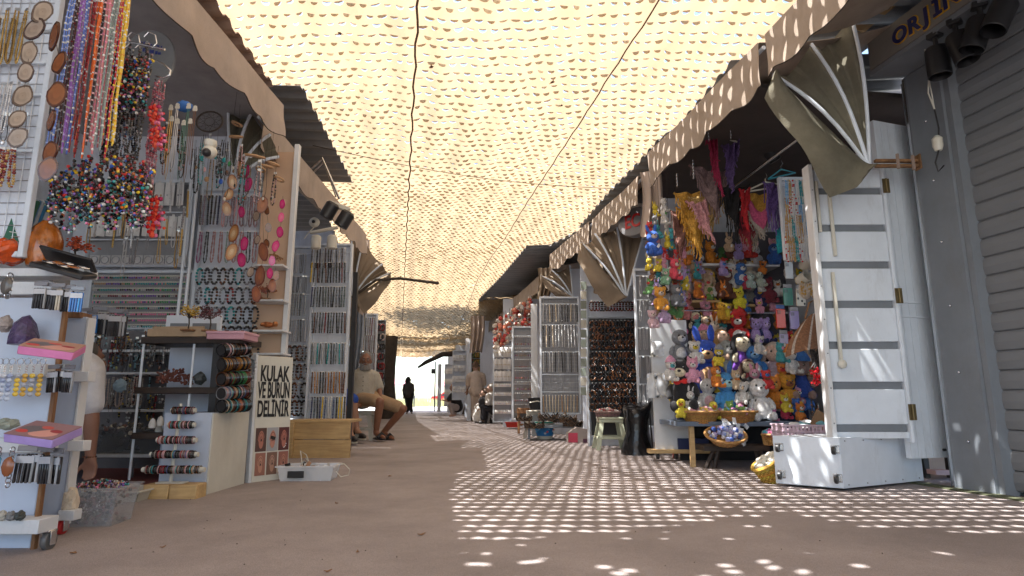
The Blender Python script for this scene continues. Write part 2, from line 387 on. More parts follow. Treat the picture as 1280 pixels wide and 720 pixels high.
# a thin slack cross wire and an added canopy, out of view, shaped to cast the near-end shade
pts = [V(-1.95, 5.6, 3.0).lerp(V(1.3, 6.9, 3.02), t / 20) + V(0, 0, -.10 * math.sin(PI * t / 20)) for t in range(21)]
solo('wire', MB().tube(pts, .0035, 4), M['bark'], 'thin slack wire crossing the alley just under the net', 'wire')
def shade_tarp(u, v):
    X = -3.4 + 7.2 * u; e = np.interp(X, [-3.4, -1.7, -1.0, -.6, -.3, -.1, .5, 3.8], [2.2, 2.22, 2.46, 2.68, 2.82, 2.45, 2.26, 2.2]) + .03 * math.sin(X * 17)
    Y = -5 + (e + 5) * v; return (X, Y, 3.27 + .04 * math.sin(X * 2 + Y) + .05 * math.sin(Y * 1.3))
mb = MB(); nu, nv = 200, 200
rr = random.Random(4)
mb.sheet(shade_tarp, nu, nv)
keep = [k for k in range(len(mb.f)) if not (176 < k // nu < 198 and rr.random() < (.10 if 42 < k % nu < 84 else .012) * (noise.noise(V((k % nu) * .25, (k // nu) * .25, 0)) > -.05))]
mb.f = [mb.f[k] for k in keep]; mb.c = [mb.c[k] for k in keep]
solo('added_canopy', mb, mat('added_canopy_cloth', (.62, .50, .36), .9, transl=.30), 'added unseen cloth canopy, edge and holes shaped to shade the near end of the alley', 'canopy')

# ---- corrugated roofs
def corr(outer, inner, z, pitch=.2, amp=.035, tilt=.10, th=.004):
    """outer/inner: lists of (x, y) edge points with growing y"""
    def at(L, y):
        for (x0, y0), (x1, y1) in zip(L, L[1:]):
            if y <= y1: t = (y - y0) / max(y1 - y0, 1e-6); return x0 + (x1 - x0) * t
        return L[-1][0]
    y0, y1 = outer[0][1], outer[-1][1]; n = int((y1 - y0) / pitch * 6); mb = MB()
    def fn(u, v):
        y = y0 + (y1 - y0) * v; a, b = at(outer, y), at(inner, y); k = (y / pitch) % 1
        h = 0 if k < .32 else (1 if .5 < k < .82 else ((k - .32) / .18 if k < .5 else (1 - k) / .18))
        return (a + (b - a) * u, y, z + amp * h + tilt * abs(b - a) * u)
    mb.sheet(fn, 3, n, th); return mb
def xy(p): return (p.x, p.y)

# ---- awning valance with scalloped hem + sloping top
def awning(name, label, A, B, zb, h, top_in, mt, side, period=.33, group='awnings along the alley', seed=1):
    """A, B: near and far end of the hem line; top_in: x offset to the wall"""
    A = Vector((A[0], A[1], 0)); B = Vector((B[0], B[1], 0)); L = (B - A).length; d = (B - A).normalized(); nrm = Vector((-d.y, d.x, 0)) * side
    t = thing(name, label, 'awning', (A.x, A.y, 0), 0, group); rn = random.Random(seed); ph = rn.uniform(0, 6)
    def P(u, z, out): p = d * (u * L) + nrm * out; return Vector((p.x, p.y, z))
    n = int(L / .04)
    def val(u, v):
        s_ = u * L; hem = zb - .034 * abs(math.sin(PI * s_ / period + ph)) + .02 * noise.noise(V(s_ * 2, seed, 0))
        z = zb + h + .02 * noise.noise(V(s_ * 1.4, seed, 3)); z = z * (1 - v) + hem * v
        o = .018 * math.sin(s_ * 8 + ph) * v + .035 * v * noise.noise(V(s_ * 3, v, seed)) + .012
        return P(u, z, o)
    part('valance', MB().sheet(val, n, 6, .003), mt, t)
    def top(u, v):
        s_ = u * L; sag = -.05 * math.sin(PI * v) * (1 + .6 * math.sin(s_ * 3.1)); return P(u, zb + h + .02 * noise.noise(V(s_ * 1.4, seed, 3)) + v * .28 + sag, -v * top_in)
    part('cover', MB().sheet(top, n // 2, 6, .003), mt, t)
    part('front_bar', MB().tube([P(0, zb + h - .03, -.03), P(1, zb + h - .03, -.03)], .014, 8), M['white'], t)
    hm = MB()
    part('hem_cord', MB().tube([val(i / n, 1) + Vector((0, 0, -.002)) for i in range(n + 1)], .004, 4), M['bark'], t)
    return t
def hood_end(name, label, pivot, ends, flap, Y, mt, dY=.0, group='folded hood ends of the awnings'):
    """fan-shaped end of a hood awning: cloth between ribs that meet at the pivot; px coordinates are of the photograph, Y the distance"""
    pv = F(*pivot, Y); t = thing(name, label, 'awning end', pv, 0, group)
    E_ = [F(x, y, Y + dY * i) - pv for i, (x, y) in enumerate(ends)]
    for i, e in enumerate(E_):
        b = MB(); q = []
        for k in range(9):
            s_ = k / 8; q.append(e * s_ + V(0, -.05 * math.sin(PI * s_), .035 * math.sin(PI * s_)))
        b.tube(q, .012, 8); part('rib', b, M['white'], t)
    for i in range(len(E_) - 1):
        a, c = E_[i], E_[i + 1]
        def fn(u, v, a=a, c=c):
            e = a.lerp(c, u); s_ = .04 + .96 * v; bul = math.sin(PI * u)
            return e * s_ * (1 - .06 * bul * v) + V(0, .10 * bul * v - .05 * math.sin(PI * s_) + .02 * math.sin(u * 19 + i) * v, .03 * math.sin(PI * s_))
        part('cloth', MB().sheet(fn, 14, 10, .003), mt, t)
    if flap:
        Fp = [F(x, y, Y - .05) - pv for x, y in flap]; n = len(Fp) - 1; e0 = E_[0]
        def fn(u, v):
            k = min(int(u * n), n - 1); a = Fp[k].lerp(Fp[k + 1], u * n - k); b = e0 * (1 - u)      # from rib (end -> pivot) outwards
            p = b.lerp(a, v); return p + V(0, -.07 * math.sin(PI * v) + .03 * math.sin(u * 14 + v * 5) * v, 0)
        part('flap', MB().sheet(fn, 24, 8, .003), mt, t, label='mildewed hanging lower flap')
    return t

# left row ---------------------------------------------------------------
t = thing('jewellery_stall', 'near jewellery stall shell with white inner walls, left side of the alley', 'stall', (-2.6, 3, 0))
T = Matrix.Translation(-Vector(t.location))
def wpart(name, t, mt, fn, **k):
    m = MB(Matrix.Translation(-Vector(t.location))); fn(m); return part(name, m, mt, t, **k)
wpart('back_wall', t, M['whitewall'], lambda m: m.box((-3.75, 2.4, 1.5), (.08, 8.0, 3.0)))
wpart('side_wall', t, M['whitewall'], lambda m: m.box((-2.86, 4.98, 1.45), (1.68, .05, 2.9)))
wpart('ceiling', t, mat('pale_ceiling', (.34, .34, .35), .8), lambda m: m.box((-2.85, 1.9, 2.82), (1.7, 6.1, .04)))
wpart('floor', t, mat('red_floor', (.22, .06, .05), .8), lambda m: m.box((-2.95, 3.2, .02), (1.5, 3.4, .03)))
wpart('roof', t, M['rust'], lambda m: m.__dict__.update((m + 0).__dict__) if False else m.add(*((lambda q: (q.v, q.f))(corr([(-1.70, -2.0), (-1.74, 2.2), (-1.92, 3.5), (-1.96, 4.6)], [(-3.8, -2.0), (-3.8, 4.6)], 3.07, tilt=.03)))))
wpart('roof', t, M['roof'], lambda m: m.add(*((lambda q: (q.v, q.f))(corr([(-1.735, 4.6), (-1.90, 6.95)], [(-3.8, 4.6), (-3.8, 6.95)], 3.08, tilt=.03)))), label='grey corrugated roof sheet')
t = thing('jewellery_stall', 'second stall shell behind the ear piercing sign, left side of the alley', 'stall', (-3, 7, 0))
wpart('back_wall', t, M['whitewall'], lambda m: m.box((-3.9, 8.4, 1.5), (.08, 4.4, 3.0)))
wpart('side_wall', t, M['whitewall'], lambda m: m.box((-3.05, 7.62, 1.35), (1.5, .05, 2.7)))
wpart('roof', t, M['roof'], lambda m: m.add(*((lambda q: (q.v, q.f))(corr([(-2.35, 6.97), (-3.35, 12.4)], [(-4.6, 6.97), (-5.0, 12.4)], 3.05, tilt=.03)))))
t = thing('stall_building', 'far row of stalls running along the left side of the alley', 'building', (-5, 16, 0))
wpart('back_wall', t, M['whitewall'], lambda m: m.prism([(-4.4, 10, 0), (-4.3, 10, 0), (-8.1, 30, 0), (-8.3, 30, 0)], (0, 0, 3.0)))
for k in range(4):
    y = 11.5 + k * 4.2; xx = ax(-2.0, y) - .45
    wpart('side_wall', t, M['whitewall'], lambda m: m.box((xx - .6, y, 1.35), (1.1, .06, 2.7)))
wpart('roof', t, M['roof'], lambda m: m.add(*((lambda q: (q.v, q.f))(corr([(-3.4, 12.42), (-6.1, 29)], [(-5.2, 12.42), (-8.4, 29)], 2.98)))))
A1 = awning('awning', 'tan canvas awning with dirty scalloped valance above the near jewellery stall', (-1.86, .6), (-1.80, 4.42), 2.56, .25, .7, M['canvas'], -1, seed=3)
p0 = Zp(354, 166, 2.8); p1 = Zp(452, 300, 2.62)
A2 = awning('awning', 'tan canvas awning with floodlight arm above the second jewellery stall', (p0.x - .02, 4.5), (-2.02, 8.1), 2.52, .27, .6, M['canvas'], -1, seed=5)
A3 = awning('awning', 'brown awning past the seated man on the left row', (-2.5, 9.6), (-3.7, 15.4), 2.45, .22, .5, M['canvas2'], -1, seed=8)
# brown folded hood at the far end of awning 2, its ribs sticking out into the alley
hood_end('awning_hood', 'brown folded hood hanging above the seated man', (441, 372), [(489, 341), (478, 330), (455, 300), (440, 268)], [(489, 341), (488, 352), (472, 376), (455, 392), (441, 372)], 8.3, M['canvas2'])

hood_end('awning_hood', 'olive hood end with pale ribs closing the far side of the near left awning', (292, 232), [(349, 196), (338, 168), (314, 142), (286, 122)], None, 4.55, M['olive'])
# right row --------------------------------------------------------------
def rx(y, off=0): return 2.80 + SL * (y - 3.7) + off          # line of the shutter
t = thing('shuttered_shop', 'closed shop with grey roller shutter and dark sign fascia, right edge', 'building', (2.9, 2.5, 0))
ang = math.atan2(1, SL) - PI / 2
# slats of the roller shutter
def shutter_slat():
    m = MB(); pr = [(0, 0), (.012, .004), (.020, .03), (.014, .058), (0, .066)]
    pts = [(-x, 0, z) for x, z in pr]; m.prism(pts, (0, 1, 0)); return m
slat_me = shutter_slat().mesh('slat', M['shutter'], False)
Ls = 5.6; base = V(rx(3.74) + .10, 3.74, 0)
dirn = V(SL, 1, 0).normalized()
for k in range(24):
    o = part('slat', slat_me, None, t)
    o.rotation_euler = (0, 0, ang); o.scale = (.8, Ls, 1.72)
    p = V(rx(3.74), 3.74, 0) - dirn * Ls
    o.location = V(p.x + .11, p.y, .03 + k * .1155) - t.location
def along(m, y0, y1, off0, off1, z0, z1):
    a, b = V(rx(y0), y0, 0), V(rx(y1), y1, 0)
    m.prism([(a.x + off0, a.y, z0), (b.x + off0, b.y, z0), (b.x + off1, b.y, z0), (a.x + off1, a.y, z0)], (0, 0, z1 - z0))
wpart('pillar', t, M['grey'], lambda m: along(m, 3.70, 3.965, .02, .18, 0, 2.79))
wpart('pillar', t, M['grey'], lambda m: along(m, 3.97, 4.05, .07, .2, 0, 2.79))
wpart('guide_rail', t, M['grey'], lambda m: along(m, 3.66, 3.698, .04, .12, 0, 2.79)); wpart('corner_strip', t, M['steel'], lambda m: along(m, 3.952, 3.968, .008, .03, .0, 2.78))
for k in range(6): wpart('bolt', t, M['steel'], lambda m: m.ball((rx(3.83) + .016, 3.83, .3 + .42 * k), .009, 8, 5))
wpart('wall', t, M['fascia'], lambda m: along(m, -2.0, 4.2, .30, .36, 0, 3.4))
wpart('fascia', t, M['fascia'], lambda m: along(m, -2.0, 3.95, -.22, -.14, 2.84, 3.06))
wpart('soffit', t, M['grey'], lambda m: along(m, -2.0, 3.96, -.22, .28, 2.80, 2.835))
wpart('roof', t, M['roof'], lambda m: m.add(*((lambda q: (q.v, q.f))(corr([(rx(-2) - .7, -2), (rx(4) - .8, 4.1)], [(rx(-2) + .9, -2), (rx(4) + 1.0, 4.1)], 3.12, tilt=.06)))))
wpart('mould_strip', t, mat('mossy_edge', (.10, .11, .06), .9, var=.5, scale=12), lambda m: along(m, 2.6, 4.3, -.06, .04, .005, .012))
def text(s_, h, mt, name, parent, M4, depth=.004, sx=1, bold=0, offset=0):
    c = bpy.data.curves.new(name, 'FONT'); c.body = s_; c.size = h; c.extrude = depth; c.align_x = 'CENTER'; c.align_y = 'CENTER'; c.offset = offset
    tmp = bpy.data.objects.new('tmp', c); C.objects.link(tmp); bpy.context.view_layer.update()
    me = bpy.data.meshes.new_from_object(tmp.evaluated_get(bpy.context.evaluated_depsgraph_get())); bpy.data.objects.remove(tmp)
    me.transform(Matrix.Diagonal((sx, 1, 1, 1))); me.transform(M4); me.materials.clear(); me.materials.append(mt)
    me.name = name; o = bpy.data.objects.new(name, me); C.objects.link(o); o.parent = parent; return o
# sign writing on the fascia, facing the alley
fx = rx(3.3) - .2
def sign_M(y, z, off): # local x along -dir (towards the camera), y up, normal to -x
    ex = -dirn; ez = V(-1, SL, 0).normalized() ; ey = V(0, 0, 1)
    Mx = Matrix((ex, ey, ex.cross(ey))).transposed().to_4x4(); return Matrix.Translation(V(rx(y) - .2 - off, y, z) - t.location) @ Mx
inkb = mat('navy_letters', (.01, .015, .10), .4, bump=0); inky = mat('yellow_outline', (.65, .36, .02), .5, bump=0)
yl = [3.67, 3.56, 3.465, 3.385, 3.29]
for ch, y in zip('ORJ\u0130N', yl):
    text(ch, .145, inky, 'letter_outline', t, sign_M(y, 2.935, .024), .003, 1.0, offset=.011)
    text(ch, .145, inkb, 'letter', t, sign_M(y, 2.935, .029), .004, 1.0, offset=.005)
# floodlights below the fascia
def can_light(name, label, loc, rotx, rotz, mt, L=.15, r=.052, group=None, s=1):
    q = thing(name, label, 'lamp', loc, rotz, group)
    part('bracket', MB().box((0, 0, .0), (.05, .06, .03), .004).tube([(0, 0, 0), (0, 0, -.06)], .012, 6), mt, q)
    part('housing', MB(Matrix.Translation((0, 0, -.07)) @ Matrix.Rotation(rotx, 4, 'X')).lathe([(r * .9, 0), (r, -.01), (r, -L), (r * .93, -L - .004), (r * .86, -L + .03)][::-1], 20, capb=False), mt, q)
    if s != 1: q.scale = (s,) * 3
    return q
for k, (px, py, rxx, lab) in enumerate([(1169, 50, .0, 'first black can spotlight under the fascia, just right of the hanging cable'), (1194, 34, -.2, 'second black can spotlight under the fascia'), (1225, 15, .35, 'third black can spotlight under the fascia, tilted forward'), (1256, -4, .5, 'last black can spotlight at the right edge of the picture')]):
    r_ = ray(px, py); k_ = (2.48 - .0) / (r_.x - SL * r_.y); 
    # hit the line of the fascia face
    tt = (2.80 - .19 + .184 * 3.7) / (r_.x + .184 * r_.y); p = O + r_ * tt
    can_light('spotlight', lab, (p.x, p.y, 2.80), rxx, .3 + .4 * k, M['dark'], group='black spotlights under the fascia', s=1.25)
# hanging cable with bulb socket
c0 = V(rx(3.62) - .12, 3.62, 2.80)
q = thing('hanging_cable', 'white cable with lamp socket hanging in front of the shutter', 'cable', c0)
part('cord', MB().tube([(0, 0, 0), (.01, 0, -.15), (-.01, .01, -.3), (.01, 0, -.42)], .005, 6).tube([(.012, 0, 0), (-.004, 0, -.16), (.012, .01, -.3), (.01, 0, -.42)], .004, 6), M['plastic'], q)
part('tail', MB().tube([(.01, 0, -.42), (.02, 0, -.55), (.0, 0, -.70), (-.03, .0, -.78), (-.02, 0, -.84), (.02, 0, -.80)], .005, 6), M['dark'], q)
part('socket', MB().lathe([(.012, -.60), (.03, -.62), (.03, -.67), (.02, -.70)][::-1], 12), M['plastic'], q)
# rusty bracket joining awning pivot and pillar
pb = F(1120, 203, 3.80)
q = thing('bracket', 'rusty horizontal awning bracket bolted to the grey pillar', 'bracket', pb)
rust = mat('rusted_steel', (.28, .15, .07), .8, metal=.3, var=.5, scale=25, bump=.6)
part('bar', MB().box((0, 0, .01), (.28, .03, .02), .003).box((0, 0, -.025), (.28, .03, .02), .003), rust, q)
part('bolt', MB().lathe([(.011, -.05), (.011, .05)], 6, (.0, -.02, 0)), M['rust'], q); part('bolt', MB().lathe([(.011, -.05), (.011, .05)], 6, (.1, -.02, -.01)), M['rust'], q)
part('plate', MB().box((.145, 0, 0), (.012, .06, .10), .002), rust, q)

t = thing('toy_stall', 'open toy stall shell under the tan awning, right side of the alley', 'stall', (2.6, 5, 0))
wpart('back_wall', t, M['whitewall'], lambda m: m.prism([(3.25, 4.3, 0), (3.32, 4.3, 0), (2.95, 6.6, 0), (2.88, 6.6, 0)], (0, 0, 3.0)))
wpart('side_wall', t, M['whitewall'], lambda m: m.box((2.3, 6.45, 1.38), (1.5, .05, 2.76)))
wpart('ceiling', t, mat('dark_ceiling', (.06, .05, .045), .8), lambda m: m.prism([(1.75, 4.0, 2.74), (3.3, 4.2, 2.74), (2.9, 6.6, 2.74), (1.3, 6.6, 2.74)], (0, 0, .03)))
eA = [xy(Zp(831, 164, 3.0)), xy(Zp(795, 207, 3.0)), xy(Zp(759, 243, 3.0)), xy(Zp(722, 286, 3.0))]
wpart('roof', t, M['roof'], lambda m: m.add(*((lambda q: (q.v, q.f))(corr([(1.62, 4.12)] + [(1.50, 5.3)] + [(x, max(y, 5.4)) for x, y in eA], [(3.5, 4.12), (2.6, eA[-1][1])], 2.99, tilt=.05)))))
t = thing('sunglasses_stall', 'second stall shell with bracelet racks, right side of the alley', 'stall', (2, 8, 0))
wpart('side_wall', t, M['whitewall'], lambda m: m.box((1.75, 8.3, 1.38), (1.6, .05, 2.76)))
wpart('side_wall', t, M['whitewall'], lambda m: m.box((1.25, 10.2, 1.38), (1.5, .05, 2.76)))
wpart('back_wall', t, M['whitewall'], lambda m: m.prism([(2.95, 6.7, 0), (3.02, 6.7, 0), (1.9, 12, 0), (1.83, 12, 0)], (0, 0, 3.0)))
eB = [xy(Zp(685, 309, 2.97)), xy(Zp(658, 309.5, 2.97)), xy(Zp(625, 348, 2.97)), xy(Zp(600, 373, 2.97)), xy(Zp(575, 400, 2.97)), xy(Zp(560, 418, 2.97))]
eB = [(.99, eA[-1][1] + .02), (eB[0][0], eB[0][1])] + [(eB[1][0], eB[0][1] + .02)] + eB[2:4]
wpart('roof', t, M['roof'], lambda m: m.add(*((lambda q: (q.v, q.f))(corr(eB, [(2.6, eB[0][1]), (1.4, eB[-1][1])], 2.97, tilt=.05)))))
t = thing('stall_building', 'far row of stalls running along the right side of the alley', 'building', (0, 20, 0))
wpart('back_wall', t, M['whitewall'], lambda m: m.prism([(1.8, 12, 0), (1.9, 12, 0), (-1.9, 31, 0), (-2.0, 31, 0)], (0, 0, 3.0)))
for k in range(5):
    y = 13 + k * 3.7; xx = ax(2.4, y)
    wpart('side_wall', t, M['whitewall'], lambda m: m.box((xx - .1, y, 1.35), (1.5, .06, 2.7)))
wpart('roof', t, M['roof'], lambda m: m.add(*((lambda q: (q.v, q.f))(corr([(eB[-1][0] - .02, eB[-1][1] + .03), (-1.6, 21), (-3.4, 31)], [(1.6, eB[-1][1] + .03), (-1.5, 31)], 2.95, tilt=.05)))))
def vl(px0, py0, px1, py1, z=2.55): return xy(Zp(px0, py0, z)), xy(Zp(px1, py1, z))
a, b = vl(1062, 0, 962, 92); dx = [(b[0] - a[0]) * 3, (b[1] - a[1]) * 3]
awning('awning', 'tan awning valance in front of the shuttered shop, nearest on the right', (a[0] - dx[0] * .8, a[1] - dx[1] * .8), b, 2.55, .27, .9, M['canvasR'], 1, seed=11)
a, b = vl(953, 100, 812, 226)
awning('awning', 'tan sun-dappled awning above the toy stall', (a[0], a[1]), b, 2.52, .29, 1.1, M['canvasR'], 1, seed=12)
a, b = vl(800, 246, 742, 296)
awning('awning', 'tan awning beyond the toy stall, above the white rack', a, b, 2.50, .27, 1.0, M['canvasR'], 1, seed=13)
a, b = vl(738, 298, 688, 336)
awning('awning', 'tan awning above the dark bracelet rack', a, b, 2.50, .27, 1.0, M['canvasR'], 1, seed=14)
a, b = vl(688, 345, 640, 384)
awning('awning', 'tan fringed awning above the shell mobiles', a, b, 2.44, .27, 1.0, M['canvasR'], 1, period=.16, seed=15)
a, b = vl(638, 388, 606, 412)
awning('awning', 'farthest tan awning on the right, above the standing person', a, b, 2.4, .25, 1.0, M['canvas2'], 1, seed=16)
hood_end('awning_hood', 'mildewed olive hood end with white ribs beside the shutter', (1087, 211), [(966, 93), (1014, 55), (1064, 20)], [(966, 93), (958, 120), (985, 165), (1012, 205), (1040, 245), (1068, 236), (1087, 211)], 3.62, M['olive'])
hood_end('awning_hood', 'olive hood end with white ribs above the dark bracelet rack', (783, 372), [(726, 303), (744, 292), (771, 284), (806, 288)], [(726, 303), (722, 325), (738, 355), (760, 384), (783, 372)], 6.95, M['canvas2'])
hood_end('awning_hood', 'small brown hood end above the silver necklace rack', (716, 372), [(676, 345), (690, 338), (712, 332)], [(676, 345), (682, 360), (700, 374), (716, 372)], 9.0, M['canvas2'])
# hanging drape where two awnings meet
def drape(name, label, x0, x1, y0, y1, Y, mt, n=5, fold=.03, cat='curtain', group=None):
    a = F(x0, y0, Y); b = F(x1, y0, Y); c = F((x0 + x1) / 2, y1, Y); h = a.z - c.z; Wd = b.x - a.x
    return solo(name, MB().sheet(lambda u, v: (Wd * u * (1 - .15 * v) + .02 * math.sin(v * 4), fold * math.sin(u * n * 2 * PI + v) * (.4 + v * .6), -h * v - .04 * math.sin(u * 7) * v), 40, 12, .003), mt, label, cat, a, 0, group)
drape('awning_drape', 'tan drape hanging where the toy stall awning ends', 800, 826, 215, 292, 5.7, M['canvas'], 2, .05, 'drape')
drape('awning_drape', 'brown drape hanging in the dark corner of the bracelet stall', 742, 782, 290, 365, 7.4, M['canvas2'], 3, .05, 'drape')
drape('awning_drape', 'tan curtain tied at the far stall post, above the standing person', 588, 606, 395, 440, 15.5, M['canvas'], 3, .08, 'drape')
drape('awning_drape', 'brown curtain beside the dark rack, middle of the right row', 672, 690, 335, 372, 9.4, M['canvas2'], 3, .05, 'drape')
drape('hanging_cloth', 'pale blue-grey cloth hanging behind the seated man', 440, 455, 388, 482, 9.4, mat('blue_grey_cloth', (.30, .34, .40), .9), 3, .04, 'cloth')
drape('hanging_cloth', 'tan canvas hanging under the folded hood behind the floodlights', 437, 462, 300, 392, 8.9, M['canvas'], 3, .05, 'cloth')

# ---- trees past the end of the stalls, their crowns over the net
def tree(label, x, y, h, r, spread, leaves, base_z, seed, lean=(0, 0), limbs=(), crown_c=None):
    rn = random.Random(seed); t = thing('tree', label, 'tree', (x, y, 0)); m = MB(); pts = []; rad = []
    for k in range(12):
        s_ = k / 11; pts.append((lean[0] * s_ * s_ + .08 * math.sin(s_ * 7 + seed), lean[1] * s_, h * s_)); rad.append(r * (1.35 - .75 * s_) * (1 + .12 * rn.uniform(-1, 1)) * (1.25 if k == 0 else 1))
    m.tube(pts, rad, 10); part('trunk', m, M['bark'], t)
    for L in limbs: part('limb', MB().tube([V(*p) for p in L[0]], L[1], 7), M['bark'], t)
    m = MB(); cx, cy, cz = crown_c or (lean[0], lean[1], h + spread * .3)
    cl = [(cx + rn.uniform(-1, 1) * spread, cy + rn.uniform(-1, 1) * spread * 1.2, cz + rn.uniform(-.25, .5) * spread, rn.uniform(.25, .5) * spread) for _ in range(16)]
    for _ in range(leaves):
        c = rn.choice(cl); d = V(rn.gauss(0, 1), rn.gauss(0, 1), rn.gauss(0, 1)).normalized() * c[3] * rn.uniform(.4, 1)
        p = V(c[0], c[1], c[2]) + V(d.x, d.y, d.z * .6)
        if p.z < base_z: continue
        a = V(rn.uniform(-1, 1), rn.uniform(-1, 1), rn.uniform(-.4, .4)).normalized() * rn.uniform(.05, .11); b = a.cross(V(rn.uniform(-1, 1), rn.uniform(-1, 1), 1)).normalized() * .04
        g = rn.uniform(.6, 1.2); m.add([p - a, p + b, p + a, p - b], [(0, 1, 2, 3)], (.055 * g, .085 * g, .025 * g))
    part('crown', m, M['leaf'], t, smooth=False); return t
p = Zp(490, 511, 0); 
tree('dark trunk of a leaning tree standing behind the seated man', -3.72, 18.5, 5.6, .22, 3.2, 26000, 3.6, 3, lean=(.25, 0), crown_c=(1.2, 1.0, 5.3))
tree('tree at the far right of the alley with a low limb reaching under the net', -1.55, 23.5, 3.4, .16, 2.8, 16000, 3.6, 5, lean=(.3, 0),
     limbs=[([(-.0, 0, 1.9), (-.5, -.2, 2.3), (-1.1, -.3, 2.25), (-1.7, -.4, 1.95), (-2.0, -.4, 1.75)], [.13, .12, .1, .08, .04])], crown_c=(-1.0, 3.0, 5.2))
# ---- bright open place beyond the alley
g = MB(); rn = random.Random(3)
for k in range(9000):
    x = rn.uniform(-30, 18); y = rn.uniform(50, 64); h = rn.uniform(.2, .8); c = rn.choice([(.5, .48, .25), (.55, .5, .2), (.4, .42, .22)])
    g.add([(x - .06, y, 0), (x + .06, y, 0), (x + rn.uniform(-.1, .1), y, h)], [(0, 1, 2)], c)
o = solo('grass', g, M['grass'], 'x', 'x', smooth=False); del o['label']; del o['category']; o['kind'] = 'stuff'; o['label'] = 'yellowish dry grass and flowers on the bright open place beyond the alley'
def car(label, loc, rz, col):
    t = thing('car', label, 'car', loc, rz, 'cars parked beyond the alley'); m = MB(); cc = col
    prof = [(-2.1, .35), (-2.15, .75), (-2.0, .95), (-1.2, 1.0), (-.75, 1.42), (.8, 1.45), (1.5, .98), (2.05, .9), (2.15, .6), (2.1, .35)]
    m.prism([(x, -.82, z) for x, z in prof], (0, 1.64, 0), cc); part('body', m, M['vcg'], t, ang=20)
    for s_ in (-1, 1):
        part('window', MB().prism([(-1.05, s_ * .825, 1.0), (-.7, s_ * .80, 1.36), (.75, s_ * .80, 1.38), (1.3, s_ * .825, 1.0)], (0, .01 * s_, 0)), M['dark'], t)
        for x in (-1.35, 1.35): part('wheel', MB().lathe([(.2, -.1), (.32, -.1), (.34, 0), (.32, .1), (.2, .1)], 16, (x, s_ * .78, .33), rot=Matrix.Rotation(PI / 2, 3, 'X')), M['dark'], t)
    return t
car('red car parked beyond the alley, right of the silhouetted person', (-7.0, 70, 0), .1, (.55, .02, .03)); car('white car parked beyond the alley', (-3.2, 74, 0), .0, (.7, .7, .7)); car('silver car parked far left beyond the tree trunk', (-16, 72, 0), .05, (.4, .4, .42))
for k, (x, y, lab) in enumerate([(-11.5, 62, 'red parasol beyond the alley, left one'), (-6.6, 66, 'pink and red parasol beyond the alley, middle one'), (-2.4, 60, 'red parasol beyond the alley, behind the post')]):
    t = thing('parasol', lab, 'parasol', (x, y, 0)); part('pole', MB().tube([(0, 0, 0), (0, 0, 2.6)], .03, 6), M['white'], t)
    part('canopy', MB().lathe([(1.7, 2.0), (1.65, 2.1), (.05, 2.75)], 8, capb=False), mat('parasol_cloth', (.6, .3, .32), .8, transl=.3), t, smooth=False)
for k in range(9):
    t = thing('bollard', 'small dark post at the edge of the bright grass', 'bollard', (-14 + k * 1.6, 48, 0), 0, 'posts along the grass'); part('post', MB().tube([(0, 0, 0), (0, 0, .8)], .05, 8), M['dark'], t); part('cap', MB().ball((0, 0, .82), .07), M['dark'], t)
# ============================================================ goods: shared shapes
def WM(t): return MB(Matrix.Translation(-Vector(t.location)))
def bx(m, x0, y0, x1, y1, Y, depth, bev=.002, col=None):
    a = F(x0, (y0 + y1) / 2, Y); b = F(x1, (y0 + y1) / 2, Y); c = F((x0 + x1) / 2, y0, Y); d = F((x0 + x1) / 2, y1, Y)
    m.box(((a.x + b.x) / 2, Y + depth / 2, (c.z + d.z) / 2), (abs(b.x - a.x), depth, abs(c.z - d.z)), bev, col=col); return m
def wthing(name, label, cat, px, py, Y, group=None): return thing(name, label, cat, F(px, py, Y), 0, group)
# colour families (linear)
GOLD, SILV, COP = (.55, .36, .12), (.6, .6, .62), (.5, .22, .12)
CC = dict(black=(.012, .012, .015), white=(.75, .75, .74), red=(.55, .02, .02), orange=(.75, .18, .02), yellow=(.8, .55, .04), green=(.05, .3, .1), teal=(.02, .3, .32), blue=(.03, .12, .55),
          sky=(.2, .45, .75), navy=(.01, .02, .12), purple=(.18, .08, .4), lilac=(.42, .3, .62), pink=(.75, .2, .35), rose=(.7, .4, .42), brown=(.14, .05, .02), tan=(.5, .3, .15), cream=(.7, .58, .42), grey=(.25, .25, .27), silver=(.45, .45, .46), dred=(.2, .01, .015), mauve=(.28, .16, .18))
def loop(w, h, n=14):      # a hanging necklace
    pts = []
    for k in range(n + 1):
        t = PI * k / n; pts.append((-math.cos(t) * w / 2 * (.35 + .65 * math.sin(t)), -.002, -h * (math.sin(t) ** .55)))
    return pts
def beadline(m, pts, r, cols, rn, step=None, nu=5, nv=3, jit=.25):
    P = [Vector(p) for p in pts]; step = step or r * 2; acc = 0
    for a, b in zip(P, P[1:]):
        L = (b - a).length; k = acc
        while k < L:
            m.ball(a.lerp(b, k / L), r * rn.uniform(1 - jit, 1 + jit), nu, nv, col=rn.choice(cols)); k += step
        acc = k - L
    return m
